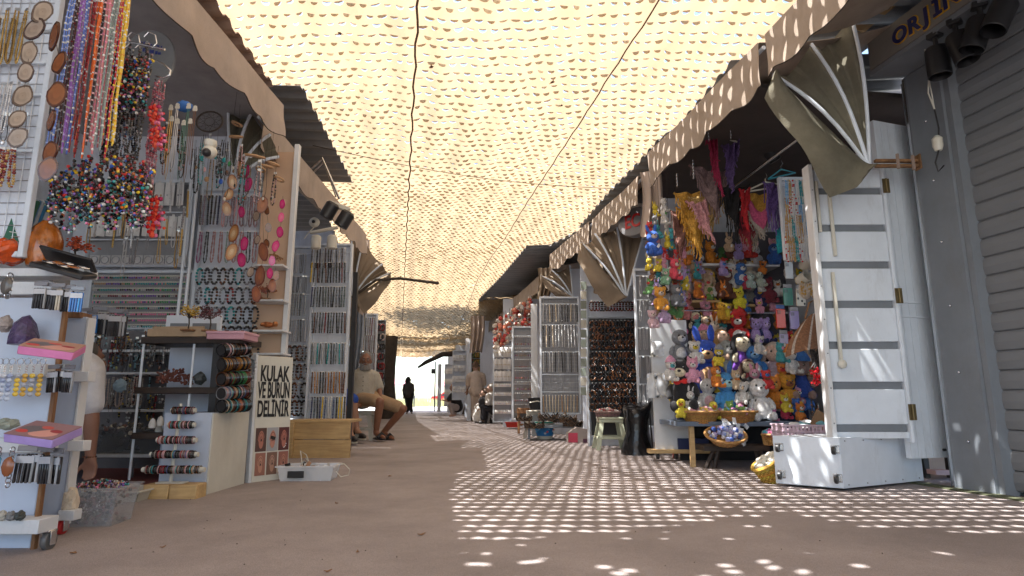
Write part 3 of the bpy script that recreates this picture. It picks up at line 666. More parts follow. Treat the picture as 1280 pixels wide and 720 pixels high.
def neck_me(kind, w, h, cols, seed=0):
    rn = random.Random(seed); m = MB()
    if kind == 'chain': m.tube(loop(w, h), .003, 4, col=cols[0]); beadline(m, loop(w, h), .0042, cols, rn, .009)
    elif kind == 'beads': beadline(m, loop(w, h), .0065, cols, rn, .012)
    elif kind == 'pend':
        m.tube(loop(w, h * .8), .0016, 4, col=cols[-1]); m.ball((0, -.006, -h * .86), (.009, .004, .014), 7, 5, col=cols[0])
    elif kind == 'straight':
        m.tube([(0, 0, 0), (.001, 0, -h)], .0065, 5, col=cols[0]); beadline(m, [(0, 0, 0), (.001, 0, -h)], .0085, cols, rn, .018)
    elif kind == 'brace':     # oval bracelet seen from the side
        pts = [(w / 2 * math.cos(t), -.004, -h / 2 + h / 2 * math.sin(t)) for t in [2 * PI * k / 14 for k in range(14)]]
        for k, p in enumerate(pts): m.ball(p, min(w, h) * .19, 6, 4, col=rn.choice(cols))
    elif kind == 'card':
        m.box((0, 0, -h / 2), (w, .003, h), .001, col=CC['white']); m.ball((-w * .2, -.004, -h * .55), w * .11, 6, 4, col=cols[0]); m.ball((w * .2, -.004, -h * .55), w * .11, 6, 4, col=cols[0])
    return m
MEC = {}
def hang(name, kind, w, h, cols, mt, label, cat, loc, group, rn, tag_=True, nvar=3):
    key = (kind, round(w, 3), round(h, 3), tuple(cols), rn.randrange(nvar), mt.name)
    if key not in MEC:
        m = neck_me(kind, w, h, cols, key[4]); 
        if tag_: m.box((0, -.001, .008), (min(w, .02), .002, .016), 0, col=CC['white'])
        MEC[key] = m.mesh(name, mt, True, 60)
    return solo(name, MEC[key], None, label, cat, loc, 0, group, rot=(rn.uniform(-.05, .05), rn.uniform(-.04, .04), rn.uniform(-.5, .5)))
def rack_frame(label, x0, y0, x1, y1, Y, depth=.05, back=True, bars=(), mt='white', wires=0, name='display_rack', stand=True):
    t = wthing(name, label, 'rack', (x0 + x1) / 2, y1, Y)
    a, b, c, d = F(x0, y0, Y), F(x1, y0, Y), F(x0, y1, Y), F(x1, y1, Y)
    X0, X1 = (a.x + c.x) / 2, (b.x + d.x) / 2; Z0, Z1 = (a.z + b.z) / 2, (c.z + d.z) / 2
    for X in (X0, X1): part('upright', WM(t).box((X, Y, (Z0 + Z1) / 2), (.025, depth, Z0 - Z1), .003), M[mt], t)
    part('top_rail', WM(t).box(((X0 + X1) / 2, Y, Z0 - .0125), (X1 - X0 - .026, depth, .025), .003), M[mt], t)
    part('bottom_rail', WM(t).box(((X0 + X1) / 2, Y, Z1 + .0125), (X1 - X0 - .026, depth, .025), .003), M[mt], t)
    if back: part('back_panel', WM(t).box(((X0 + X1) / 2, Y + depth / 2 + .006, (Z0 + Z1) / 2), (X1 - X0, .008, Z0 - Z1 - .004), .001), M['rackback' if back == 2 else 'whitewall'] if mt == 'white' else M[mt], t)
    for yb in bars:
        z = F((x0 + x1) / 2, yb, Y).z; part('hook_bar', WM(t).box(((X0 + X1) / 2, Y - .01, z), (X1 - X0 - .026, .012, .012), .002), M['white'], t)
    if wires:
        m = WM(t); n = wires
        for k in range(n): X = X0 + (X1 - X0) * (k + .5) / n; m.tube([(X, Y + .01, Z0 - .02), (X, Y + .01, Z1 + .02)], .0018, 4)
        zz = Z0 - .03
        while zz > Z1: m.tube([(X0, Y + .012, zz), (X1, Y + .012, zz)], .0018, 4); zz -= .05
        part('wire_mesh', m, M['wire'], t)
    return t
def fill_row(x0, x1, y, Y, n, kind, w, h, cols, mt, label, cat, group, seed, name='necklace', jit=0, nvar=3):
    rn = random.Random(seed)
    ORD = ['first', 'second', 'third', 'fourth', 'fifth', 'sixth', 'seventh', 'eighth', 'ninth', 'tenth', 'eleventh', 'twelfth', 'thirteenth', 'fourteenth', 'fifteenth', 'sixteenth']
    base_l = label
    for k in range(n):
        label = f'{ORD[k]} from left, {base_l}'; label = label if len(label.split()) <= 16 else base_l
        c = cols[rn.randrange(len(cols))] if isinstance(cols[0], (list,)) else list(cols)
        px = x0 + (x1 - x0) * (k + .5) / n; p = F(px, y + rn.uniform(-jit, jit), Y); p.y -= .03 + rn.uniform(0, .01)
        hang(name, kind, w, h, c, mt, label, cat, p, group, rn, nvar=nvar)

# ============================================================ left jewellery stall
rn = random.Random(11)
# --- wheeled rack at the left edge
t = thing('wheeled_rack', 'white wheeled display rack with tray shelves at the left edge of the picture', 'rack', F(30, 690, 2.36))
def fr(x0, y0, x1, y1, Y, dep, mt='whitewood', nm='board', **k):
    return part(nm, bx(WM(t), x0, y0, x1, y1, Y, dep), M[mt], t, **k)
white2 = mat('glossy_white_board', (.55, .62, .74), .25, var=.05, scale=2, bump=.02, dirt=.12); M['white2'] = white2
fr(-60, 372, 58, 690, 2.42, .012, 'white2')
fr(-60, 352, 64, 368, 2.40, .10, 'whitewood', 'top_board')
fr(58, 372, 63, 692, 2.395, .02, 'mwood', 'edge_strip')
fr(-60, 455, 56, 470, 2.34, .08, 'whitewood', 'shelf'); fr(-60, 548, 52, 566, 2.34, .09, 'whitewood', 'shelf'); fr(-60, 650, 48, 668, 2.33, .10, 'whitewood', 'shelf')
def caster(t, loc, r=.03, red=True, rz=0):
    q = part('caster', MB().box((0, 0, .035), (.03, .045, .008), .002).box((0.016, 0, .01), (.004, .03, .05), .001).box((-.016, 0, .01), (.004, .03, .05), .001), M['steel'], t, loc=Vector(loc) - t.location, rot=(0, 0, rz))
    part('wheel', MB().lathe([(r * .35, -.011), (r * .9, -.011), (r, -.006), (r, .006), (r * .9, .011), (r * .35, .011)], 20, rot=Matrix.Rotation(PI / 2, 3, 'Y')), mat('caster_wheel', (.5, .02, .02) if red else (.10, .10, .10), .4, bump=0), q)
    part('hub', MB().lathe([(r * .34, -.0125), (r * .34, .0125)], 12, rot=Matrix.Rotation(PI / 2, 3, 'Y')), M['steel'], q)
p = Zp(22, 700); caster(t, (p.x, 2.40, .035), .034, False)
t = thing('wheeled_rack', 'narrow white rack panel on a red caster, second from the left edge', 'rack', F(85, 665, 2.68))
fr(60, 396, 92, 655, 2.68, .012, 'white2'); fr(66, 390, 100, 397, 2.66, .08, 'mwood', 'top_board'); fr(92, 397, 95, 657, 2.66, .05, 'whitewood', 'edge_strip')
for x_, y in ((90, 464), (84, 551), (72, 638)): fr(x_, y, x_ + 20, y + 13, 2.62, .05, 'whitewood', 'shelf')
caster(t, (F(76, 670, 2.66).x, 2.66, .032), .03, True)
# packs of grooming tools hanging
def pack_me(seed, cols, w=.05, h=.11):
    r_ = random.Random(seed); m = MB(); m.box((0, 0, -.008), (w, .006, .016), .001, col=(.2, .2, .22))
    for k in range(5): m.box((-w / 2 + w * (k + .5) / 5, .0, -h / 2 - .01), (w / 7, .008, h - .03), .002, col=r_.choice(cols))
    m.box((0, -.006, -h * .35), (w * .9, .001, .02), 0, col=(.5, .5, .52)); return m
pk = [pack_me(k, c).mesh('tool_pack', M['vcg'], True) for k, c in enumerate([[CC['black'], (.03, .03, .035), (.3, .3, .3)], [CC['black'], CC['silver'], (.02, .02, .02)], [(.02, .16, .5), (.03, .3, .7)], [(.02, .02, .025), (.55, .5, .4)]])]
def packs(lst, Y, lab, grp):
    for k, (px, py, kind, s_) in enumerate(lst):
        o = solo('tool_pack', pk[kind], None, ['leftmost', 'second', 'third', 'fourth', 'fifth'][k] + ' of the ' + grp + ', ' + ['black', 'black and silver', 'blue', 'pale labelled'][kind] + ' one', 'pack', F(px, py, Y + .01 * (k % 2)), 0, grp, rot=(0, rn.uniform(-.05, .05), rn.uniform(-.3, .3)), scale=(s_,) * 3)
LP = ['clear pack of black grooming tools hanging on the white rack', 'clear pack of silver and black tools hanging on the white rack', 'blue toothed comb pack hanging behind the rack', 'clear pack with a pale label hanging on the white rack']
packs([(52, 352, 0, 1), (62, 353, 0, 1), (74, 354, 3, 1), (86, 356, 1, 1), (98, 358, 2, .95)], 2.30, LP, 'tool packs in the upper row of the rack')
packs([(68, 456, 1, 1), (78, 455, 0, 1), (88, 456, 0, 1)], 2.34, LP, 'tool packs under the pink box')
packs([(36, 557, 0, 1.25), (47, 556, 1, 1.25), (60, 558, 0, 1.25), (72, 560, 1, 1.2)], 2.28, LP, 'tool packs under the purple box')
packs([(108, 385, 2, 1.1), (116, 387, 2, 1.1)], 2.9, LP, 'blue comb packs'); packs([(126, 383, 0, 1.3), (136, 384, 0, 1.3), (146, 386, 0, 1.3), (154, 388, 1, 1.2)], 2.95, LP, 'tool packs hanging beyond the rack')
# boxes of henna tattoo cards (generic prints)
def pbox(label, px, py, Y, col, top, wd, rz, rx_=.3):
    q = thing('printed_box', label, 'box', F(px, py, Y), 0, None, rot=(rx_, .12, rz))
    part('carton', MB().box((0, 0, 0), (wd, wd * .75, .03), .003, col=col), M['vc'], q)
    part('lid_print', MB().box((0, 0, .0165), (wd * .99, wd * .74, .002), 0, col=top), M['print'], q)
    m = MB()
    for k in range(5): m.lathe([(.016 * (1 + k % 2), 0), (.004, .0012)], 14, (wd * (-.3 + .14 * k), wd * (-.15 + .12 * (k % 3)), .0178), col=[(.55, .06, .05), (.15, .13, .14), (.5, .1, .08), (.6, .3, .25), (.3, .04, .05)][k], sx=1.6)
    part('picture', m, M['print'], q); return q
pbox('pink box with patterned lid lying tilted on the left rack shelf', 66, 437, 2.24, (.70, .22, .45), (.42, .24, .18), .17, .35)
pbox('purple box with patterned lid on the lower shelf of the left rack', 55, 543, 2.22, (.42, .30, .65), (.28, .16, .17), .18, -.05)
# key chains and pendants
def keychain(label, px, py, Y, cols, h, mt='vcg', grp=None):
    q = thing('keychain', label, 'keychain', F(px, py, Y), 0, grp); m = MB()
    m.tube([(.012 * math.cos(a), -.004, -.012 + .012 * math.sin(a)) for a in [2 * PI * k / 12 for k in range(12)]], .0018, 5, close=True)
    for k in range(4): m.tube([(.004 * math.cos(a), -.004, -.028 - .009 * k + .006 * math.sin(a)) for a in [2 * PI * j / 8 for j in range(8)]], .0015, 4, close=True)
    part('ring', m, M['steel'], q); m = MB()
    z = -.065
    while z > -h: m.ball((0, -.006, z), (.012, .006, .009), 8, 5, col=rn.choice(cols)); z -= .017
    part('charm', m, M[mt], q); return q
for k, px in enumerate((2, 9, 17)): keychain('key ring with stacked clear blue stones, left edge of the rack', px, 448, 2.31, [(.5, .55, .65), (.3, .35, .5), (.6, .6, .62)], .16, grp='clear stone key rings')
for k, px in enumerate((27, 36, 45, 55)): keychain('key ring with stacked yellow stones on the rack under the pink box', px, 448, 2.31, [(.75, .5, .05), (.6, .35, .05), (.4, .4, .42)], .15, grp='yellow stone key rings')
def chainlink(label, px, py, Y, h, s_, charm):
    q = thing('keychain', label, 'keychain', F(px, py, Y)); m = MB(); z = 0; k = 0
    while z > -h:
        m.tube([(s_ * math.cos(a) * (1 if k % 2 else .25), s_ * math.cos(a) * (.25 if k % 2 else 1), z + s_ * 1.2 * math.sin(a)) for a in [2 * PI * j / 10 for j in range(10)]], s_ * .25, 5, close=True); z -= s_ * 1.9; k += 1
    part('chain', m, M['steel'], q); part('charm', MB().ball((0, -.012, -h * .45), (.022, .01, .034), 12, 8, wob=.2, col=charm), M['vcg'], q)
chainlink('large brown and teal stone pendant on a steel chain, lower left', 16, 562, 2.25, .13, .008, (.30, .10, .04)); chainlink('teal stone pendant cut by the left edge of the picture', -1, 562, 2.25, .10, .008, (.02, .18, .25))
chainlink('twisted dark and silver bangle bundle hanging at the top of the rack', 13, 345, 2.28, .09, .010, (.10, .09, .08))
# minerals
def rock(name, label, px, py, Y, r, mt, seed, col=None, sq=(1, .8, 1), cat='mineral'):
    m = MB(); rr_ = random.Random(seed); m.ball((0, 0, 0), (r * sq[0], r * sq[1], r * sq[2]), 14, 10, col=col)
    for i, v in enumerate(m.v):
        n_ = noise.noise(v * (2.5 / r) + Vector((seed, 0, 0))); m.v[i] = v * (1 + .32 * n_) + Vector((0, 0, 0))
    q = solo(name, m, M[mt] if isinstance(mt, str) else mt, label, cat, F(px, py, Y), rr_.uniform(0, 6), smooth=False); return q
amy = mat('amethyst', (.07, .045, .12), .3, var=.6, scale=30, bump=.6)
m = MB().lathe([(.045, 0), (.05, .03), (.035, .08), (.012, .11)], 9)
for i, v in enumerate(m.v): m.v[i] = v * (1 + .2 * noise.noise(v * 40))
solo('amethyst', m, amy, 'dark purple amethyst point standing on the left rack', 'mineral', F(27, 431, 2.33), smooth=False)
rock('coral', 'pale brown coral lump at the left edge of the rack', 6, 405, 2.33, .03, 'tan' if False else mat('pale_stone', (.35, .30, .28), .8, bump=.6), 2); 
rock('stone', 'pale green stone in the left rack tray', 8, 530, 2.30, .034, mat('green_stone', (.32, .36, .30), .5, bump=.5), 4, sq=(1.4, .8, .6))
for k, px in enumerate((2, 14, 25)): rock('stone', ['white stone in the bottom tray, left edge', 'small grey stone in the bottom tray', 'dark stone in the bottom tray'][k], px, 645, 2.32, .018, mat('tray_stone', [(.5, .48, .42), (.2, .2, .2), (.05, .055, .05)][k], .6, bump=.4), 6 + k)
rock('sea_shell', 'large cream shell on the low shelf of the second rack', 88, 628, 2.66, .05, mat('shell_cream', (.6, .5, .38), .5, bump=.5), 12, sq=(.6, .6, 1.2), cat='shell')
# counter with lamps, books and case
q = thing('counter', 'white counter board above the left rack carrying orange stone lamps', 'shelf', F(30, 345, 2.5))
part('board', bx(WM(q), -60, 335, 104, 345, 2.42, .09), M['whitewood'], q); part('bracket', bx(WM(q), 60, 345, 66, 372, 2.56, .1), M['grey'], q)
rock('stone_lamp', 'glowing orange stone lamp on the counter at the left edge', 10, 315, 2.5, .062, 'salt', 20, sq=(1.2, 1, .9), cat='lamp')
m = MB().lathe([(.055, 0), (.068, .05), (.066, .12), (.05, .17), (.02, .2), (.0, .205)], 16)
for i, v in enumerate(m.v): m.v[i] = v * (1 + .05 * noise.noise(v * 30))
solo('amber_dome', m, M['amber'], 'tall amber coloured stone dome on the counter beside the books', 'mineral', F(52, 334, 2.55))
for k, (px, col) in enumerate([(18, (.02, .12, .07)), (29, (.05, .2, .45)), (34, (.45, .5, .55)), (39, (.04, .25, .5))]):
    q = thing('book', ['dark green book with small white text leaning on the grid panel', 'blue book behind the green one', 'thin pale book between two blue ones', 'thin blue book, rightmost of the leaning four'][k], 'book', F(px, 300, 2.5 + .03 * k), 0, None, rot=(-.12, .13, .25))
    w_ = .075 if k == 0 else .02; part('cover', MB().box((0, 0, .09), (w_, .016, .20), .001, col=col), M['vc'], q); part('pages', MB().box((0, 0, .1905), (w_ - .006, .012, .004), 0, col=(.7, .66, .6)), M['print'], q)
    if k == 0:
        m = MB()
        for j in range(9): m.box((rn.uniform(-.004, .004), -.0095, .03 + j * .015), (rn.uniform(.03, .055), .001, .003), 0, col=(.6, .62, .55))
        part('printed_lines', m, M['print'], q)
q = thing('eyewear_case', 'open black glossy case with sunglasses lying on the counter end', 'case', F(80, 338, 2.38), 0, None, rot=(.25, .25, .2))
part('base', MB().box((0, 0, 0), (.20, .11, .02), .006), M['dark'], q); part('lid', MB().box((-.02, .05, .04), (.20, .09, .012), .004, rot=Matrix.Rotation(-.7, 3, 'X')), M['dark'], q)
for k in range(3): part('glasses', MB().tube([(-.05 + .022 * math.cos(a), -.02 + .018 * math.sin(a), .02) for a in [2 * PI * j / 12 for j in range(12)]], .003, 5, close=True).tube([(.005 + .022 * math.cos(a), -.02 + .018 * math.sin(a), .02) for a in [2 * PI * j / 12 for j in range(12)]], .003, 5, close=True), [M['steel'], M['amber'], M['steel']][k], q, loc=(.03 * k, .01 * k, .006 * k))
# gem trees
def gemtree(label, px, py, Y, h, col, col2=None, grp=None, base='mwood'):
    q = thing('gem_tree', label, 'ornament', F(px, py, Y), 0, grp); r_ = random.Random(int(px * 7 + py)); m = MB(); tips = []
    for k in range(22):
        a = r_.uniform(0, 2 * PI); el = r_.uniform(.1, 1.4); L = h * r_.uniform(.3, .55); s_ = V(0, 0, h * .35)
        e = s_ + V(math.cos(a) * math.cos(el), math.sin(a) * math.cos(el), math.sin(el)) * L; mid = (s_ + e) / 2 + V(0, 0, .01); m.tube([s_, mid, e], .0012, 4); tips += [e, mid, (mid + e) / 2, e + V(r_.uniform(-1, 1), r_.uniform(-1, 1), r_.uniform(-1, 1)) * .008]
    m.tube([(0, 0, 0), (.004, 0, h * .2), (0, 0, h * .38)], .004, 6); part('trunk', m, M['bark'], q)
    m = MB()
    for p_ in tips:
        for _ in range(2): m.ball(p_ + V(r_.uniform(-1, 1), r_.uniform(-1, 1), r_.uniform(-1, 1)) * .012, (.006, .006, .004), 5, 3, col=r_.choice([col, col2 or col]))
    part('stones', m, M['vcg'], q); part('base', MB().box((0, 0, -.003), (h * .4, h * .3, .012), .003), M[base], q); return q
gemtree('small tree of red coral beads on the counter', 92, 327, 2.62, .13, (.45, .08, .03), (.35, .05, .02))
gemtree('yellow stone bead tree on the dark shelf unit', 235, 412, 3.86, .19, (.55, .33, .05), (.7, .5, .12))
gemtree('purple brown bead tree beside the yellow one', 262, 413, 3.9, .20, (.12, .045, .06), (.2, .08, .09))
gemtree('copper bead tree on the upper peach shelf', 334, 373, 4.7, .13, (.45, .16, .06), (.3, .1, .05)); gemtree('small copper bead tree high on the peach panel', 343, 330, 4.7, .10, (.4, .2, .08)); gemtree('copper wire tree left of the lower peach shelf', 325, 372, 4.65, .10, (.35, .1, .04))
# --- upper left grid panel with chains
t = rack_frame('white grid panel of gold and silver chains in the upper left corner', -40, -30, 55, 322, 2.48, .03, True, (38, 80, 120, 190), 'white', 8)
for y, n_, k_, h_, cols, nm in [(20, 5, 'chain', .26, [GOLD], 'gold'), (30, 4, 'chain', .20, [(.3, .2, .08)], 'bronze'), (112, 6, 'chain', .22, [SILV], 'silver'), (150, 5, 'pend', .14, [SILV, (.1, .1, .1)], 'silver')]:
    fill_row(-10, 46, y, 2.46, n_, k_, .035, h_, cols, M['vcm'], f'{nm} chain necklace hanging on the upper left grid panel, {"upper" if y < 60 else "lower"} row', 'necklace', f'{nm} chains on the upper left panel', y)
fill_row(-6, 28, 192, 2.44, 5, 'beads', .03, .16, [CC['dred'], (.3, .08, .05), GOLD], M['vcg'], 'dark red bead necklace hanging left of the brown agate slices', 'necklace', 'red bead necklaces', 5)
# agate slices strung one under the other
def agate_strand(label, pts, Y, kind, sz, grp=None, wob_=.15):
    q = thing('agate_strand', label, 'stone garland', F(*pts[0], Y), 0, grp); o0 = Vector(q.location); P = [F(x, y, Y) for x, y in pts]; r_ = random.Random(int(pts[0][0]))
    up = P[0] + V(0, 0, .06)
    part('cord', MB().tube([p - o0 for p in [up] + P], .0012, 4), M['bark'], q)
    for i, p in enumerate(P):
        a = sz * r_.uniform(.85, 1.1); ar = r_.uniform(1.5, 2.0); m = MB(); n_ = 16; rings = [1, .82, .6, .35, .05]; vs_ = []
        for fz in (-1, 1):
            for rr_ in rings:
                for k in range(n_):
                    th = 2 * PI * k / n_; rad = a * (1 + .12 * noise.noise(V(math.cos(th) * 1.5, math.sin(th) * 1.5, i + pts[0][0]))) * rr_
                    vs_.append((rad * math.cos(th), fz * .0035, rad * ar * math.sin(th)))
        nr = len(rings); fs = []; cs = []
        for f_ in (0, 1):
            for j in range(nr - 1):
                for k in range(n_):
                    k2 = (k + 1) % n_; o_ = f_ * nr * n_; fc = (o_ + j * n_ + k, o_ + j * n_ + k2, o_ + (j + 1) * n_ + k2, o_ + (j + 1) * n_ + k); fs.append(fc if f_ == 0 else fc[::-1]); c_ = (rings[j] + rings[j + 1]) / 2; cs.append((c_, c_, c_))
            fs.append(tuple(f_ * nr * n_ + (nr - 1) * n_ + k for k in range(n_))); cs.append((.05, .05, .05))
        for k in range(n_): k2 = (k + 1) % n_; fs.append((k, nr * n_ + k, nr * n_ + k2, k2)); cs.append((1, 1, 1))
        m.v = [Vector(v) for v in vs_]; m.f = fs; m.c = cs
        part('agate_slice', m, AG[kind], q, loc=p - o0 + V(0, -.008 * (i % 2), 0), rot=(r_.uniform(-.1, .1), r_.uniform(-.3, .3) + (.25 if kind == 'grey' else 0), r_.uniform(.3, 1.0) if kind == 'grey' else r_.uniform(-.6, .6)))
    return q
agate_strand('strand of large grey agate slices hanging in the upper left', [(53, 15), (45, 38), (36, 66), (34, 92), (28, 120), (24, 150), (22, 172)], 2.18, 'grey', .029)
agate_strand('strand of large rust brown agate slices beside the coloured cords', [(68, 45), (76, 80), (71, 118), (66, 152), (63, 190), (62, 212)], 2.2, 'brown', .029)
agate_strand('strand of amber agate slices with pale centres', [(301, 211), (291, 228), (286, 243), (284, 262), (292, 292), (290, 315)], 4.25, 'amber', .034)
agate_strand('short strand of bright pink agate slices near the top', [(308, 215), (311, 231), (302, 265), (306, 305), (302, 325)], 4.3, 'pink', .03)
agate_strand('long strand of magenta agate slices at the front edge', [(353, 255), (352, 272), (350, 290), (345, 308), (340, 326), (338, 342)], 4.15, 'pink', .024)
agate_strand('strand of orange brown agate slices in front of the peach panel', [(328, 256), (330, 315), (325, 345), (321, 368)], 4.2, 'orange', .036); agate_strand('short strand of dark orange agates beside the magenta one', [(344, 345), (341, 357)], 4.2, 'orange', .026)
agate_strand('strand of lilac grey agate slices', [(320, 270), (322, 300), (313, 340), (318, 325)][:3], 4.28, 'grey', .024); agate_strand('strand of small rust agates beside the cloth', [(333, 262), (346, 283), (336, 240)][:1] + [(336, 285), (333, 305)], 4.22, 'brown', .022)
# --- coloured cords and bead strands
def cord_me(cols, h, seed, r=.0032, bead=.0048, step=.03):
    r_ = random.Random(seed); m = MB(); pts = [(.006 * noise.noise(V(k * .3, seed, 0)), .006 * noise.noise(V(k * .3, seed, 5)), -h * k / 16) for k in range(17)]
    m.tube(pts, r, 5, col=cols[0]); beadline(m, pts, bead, cols[1:], r_, step, 5, 4); return m.mesh('cord', M['vcg'])
COR = [('light blue', [(.12, .22, .6), CC['white'], (.4, .5, .8)], 4), ('black and red', [(.04, .01, .015), CC['silver'], CC['dred']], 3), ('violet', [(.3, .12, .45), CC['silver'], CC['lilac']], 4), ('blue', [(.1, .15, .5), CC['white'], (.3, .4, .7)], 3),
       ('dark red', [(.25, .01, .02), CC['silver'], (.1, .01, .01)], 5), ('orange', [(.75, .13, .02), CC['white'], CC['orange']], 4), ('black', [(.02, .015, .02), CC['silver'], CC['rose']], 2), ('pink', [(.6, .22, .25), CC['white'], CC['pink']], 5), ('grey green', [(.25, .32, .3), CC['white'], CC['grey']], 4), ('crimson', [(.45, .03, .05), CC['silver'], CC['yellow']], 3), ('yellow', [(.75, .5, .03), CC['white'], (.7, .3, .02)], 4)]
tot = sum(c[2] for c in COR); i = 0
for nm, cols, n_ in COR:
    cm = [cord_me(cols, .80, 10 * i + k) for k in range(2)]
    for k in range(n_):
        f_ = i / tot; Y = 2.34 + .07 * (i % 3); p = F(92 + 76 * f_, -28, Y); p.z += rn.uniform(-.03, .03) - .0
        solo('bead_garland', cm[k % 2], None, f'{nm} beaded cord in the curtain of coloured cords at upper left', 'cord', p, rn.uniform(0, 6), f'{nm} cords in the curtain', rot=(rn.uniform(-.01, .01), rn.uniform(-.012, .012), rn.uniform(0, 6))); i += 1
def strand_me(cols, h, r, seed, step=.0115, w=.008):
    r_ = random.Random(seed); m = MB(); pts = [(w * noise.noise(V(k * .5, seed, 0)) * 2, w * noise.noise(V(k * .5, seed, 5)) * 2, -h * k / 24) for k in range(25)]
    m.tube(pts, .001, 3, col=CC['black']); beadline(m, pts, r, cols, r_, step, 5, 3, .4); return m.mesh('bead_strand', M['vcg'])
BLK = [CC['black']] * 9 + [(.25, .25, .27), CC['dred'], (.05, .1, .2), CC['mauve'], CC['silver']]
MIX = [CC['black']] * 9 + [CC['red'], CC['teal'], CC['purple'], CC['pink'], CC['white'], CC['orange'], CC['yellow'], CC['blue'], (.1, .3, .25), CC['dred']]
PNK = [CC['mauve'], (.4, .15, .22), (.25, .2, .3), CC['rose'], (.08, .05, .08), (.5, .08, .12)]
sb = [strand_me(BLK, .62, .0052, k) for k in range(5)]; sm = [strand_me(MIX, .20, .0066, 20 + k, .0125, .02) for k in range(5)]; sp = [strand_me(PNK, .66, .0042, 40 + k, .009, .006) for k in range(3)]
for k in range(34):
    p = F(142 + 48 * rn.random(), 58 + rn.uniform(-8, 14), 2.72 + .10 * rn.random()); solo('bead_strand', sb[k % 5], None, 'long strand of small black and coloured beads hanging from the hook ring', 'bead strand', p, rn.uniform(0, 6), 'black bead strands', rot=(0, rn.uniform(-.03, .03), rn.uniform(0, 6)))
for k in range(30):
    p = F(rn.uniform(136, 192), rn.uniform(70, 95), 2.66 + .1 * rn.random()); solo('bead_strand', sm[k % 5], None, 'short strand of mixed coloured beads at the top of the black bundle', 'bead strand', p, rn.uniform(0, 6), 'mixed bead strands at the top')
for k in range(70):
    p = F(rn.uniform(66, 190), rn.uniform(195, 240), 2.5 + .25 * rn.random()); solo('bead_strand', sm[k % 5], None, 'short strand of mixed coloured beads at the lower end of the hanging bundles', 'bead strand', p, rn.uniform(0, 6), 'mixed bead strands at the bottom')
for k in range(16):
    p = F(rn.uniform(190, 206), rn.uniform(95, 118), 2.78 + .07 * rn.random()); solo('bead_strand', sp[k % 3], None, 'long pinkish mauve strand of tiny beads, right side of the black bundle', 'bead strand', p, rn.uniform(0, 6), 'pinkish bead strands')
RD = [CC['red'], (.75, .1, .05), CC['pink'], (.4, .02, .1)]
sr = [strand_me(RD + [CC['mauve']], .10, .010, 60 + k, .022, .02) for k in range(2)]
for k, (px, py) in enumerate([(194, 130), (200, 138), (196, 158), (203, 165), (196, 245), (200, 262), (192, 268)]): solo('bead_strand', sr[k % 2], None, 'bunch of large red and pink beads on the mauve strands', 'bead strand', F(px, py, 2.72), 0, 'red bead bunches')
rail = [F(x, y, 2.7) for x, y in ((60, -30), (130, 42), (150, 50), (206, 62))]
q = thing('hanging_rail', 'thin metal rail under the awning from which the bead strands hang', 'rail', rail[0]); part('rail', MB().tube([p - rail[0] for p in rail], .006, 8), M['steel'], q)
for k, px in enumerate((152, 165, 186)):
    part('hook', MB().tube([F(px + dx_, py_, 2.7) - rail[0] for dx_, py_ in ((-6, 46), (0, 40), (8, 44), (10, 54), (4, 60))], .003, 6), M['steel'], q)
q = thing('coat_hanger', 'pale metal hook hanger curling out beside the round sign', 'hanger', F(200, 70, 2.8)); part('hook', MB().tube([F(x, y, 2.8) - q.location for x, y in ((190, 74), (204, 80), (213, 88), (212, 94), (205, 97), (194, 95))], .005, 8), M['steel'], q)
q = thing('oval_sign', 'grey oval sign with faint blue writing behind the bead bundle', 'sign', F(186, 75, 3.25), .0)
part('disc', MB().lathe([(.16, -.012), (.165, 0), (.16, .012)], 32, rot=Matrix.Rotation(PI / 2, 3, 'X'), sx=.95, sy=1.15), mat('grey_sign', (.25, .26, .27), .5), q)
m = MB(); 
for j in range(2):
    x = -.05
    while x < .08: wq = rn.uniform(.006, .018); m.box((x, -.014, .09 - j * .04 - x * .25), (wq, .002, rn.uniform(.012, .024)), 0); x += wq + .006
part('faded_print', m, mat('blue_print', (.04, .06, .28), .5), q)
# white tags with fine chains behind the rail
for k, (px, py) in enumerate([(214, 133), (222, 131), (236, 131), (244, 134), (215, 147), (222, 150), (230, 152), (238, 150)]):
    q = thing('tagged_necklace', 'fine chain with white tag hanging right of the bead bundles', 'necklace', F(px, py, 2.95), 0, 'white tagged chains'); 
    part('tag', MB().lathe([(.010, -.002), (.010, .002)], 10, rot=Matrix.Rotation(PI / 2, 3, 'X')).box((0, 0, -.014), (.024, .003, .014), .001), M['plastic'], q)
    part('chain', MB().tube([(-.004, 0, -.02), (-.006, 0, -.28 - .02 * (k % 3)), (0, 0, -.32 - .02 * (k % 3)), (.006, 0, -.28 - .02 * (k % 3)), (.004, 0, -.02)], .0016, 4, col=[GOLD, SILV, (.08, .2, .15), (.2, .1, .05)][k % 4]), M['vcm'], q)
solo('cloth_bundle', MB().ball((0, 0, 0), (.045, .03, .03), 12, 8, wob=.3), mat('blue_cloth', (.04, .15, .45), .8), 'small blue cloth behind the white tags', 'cloth', F(230, 133, 3.0))
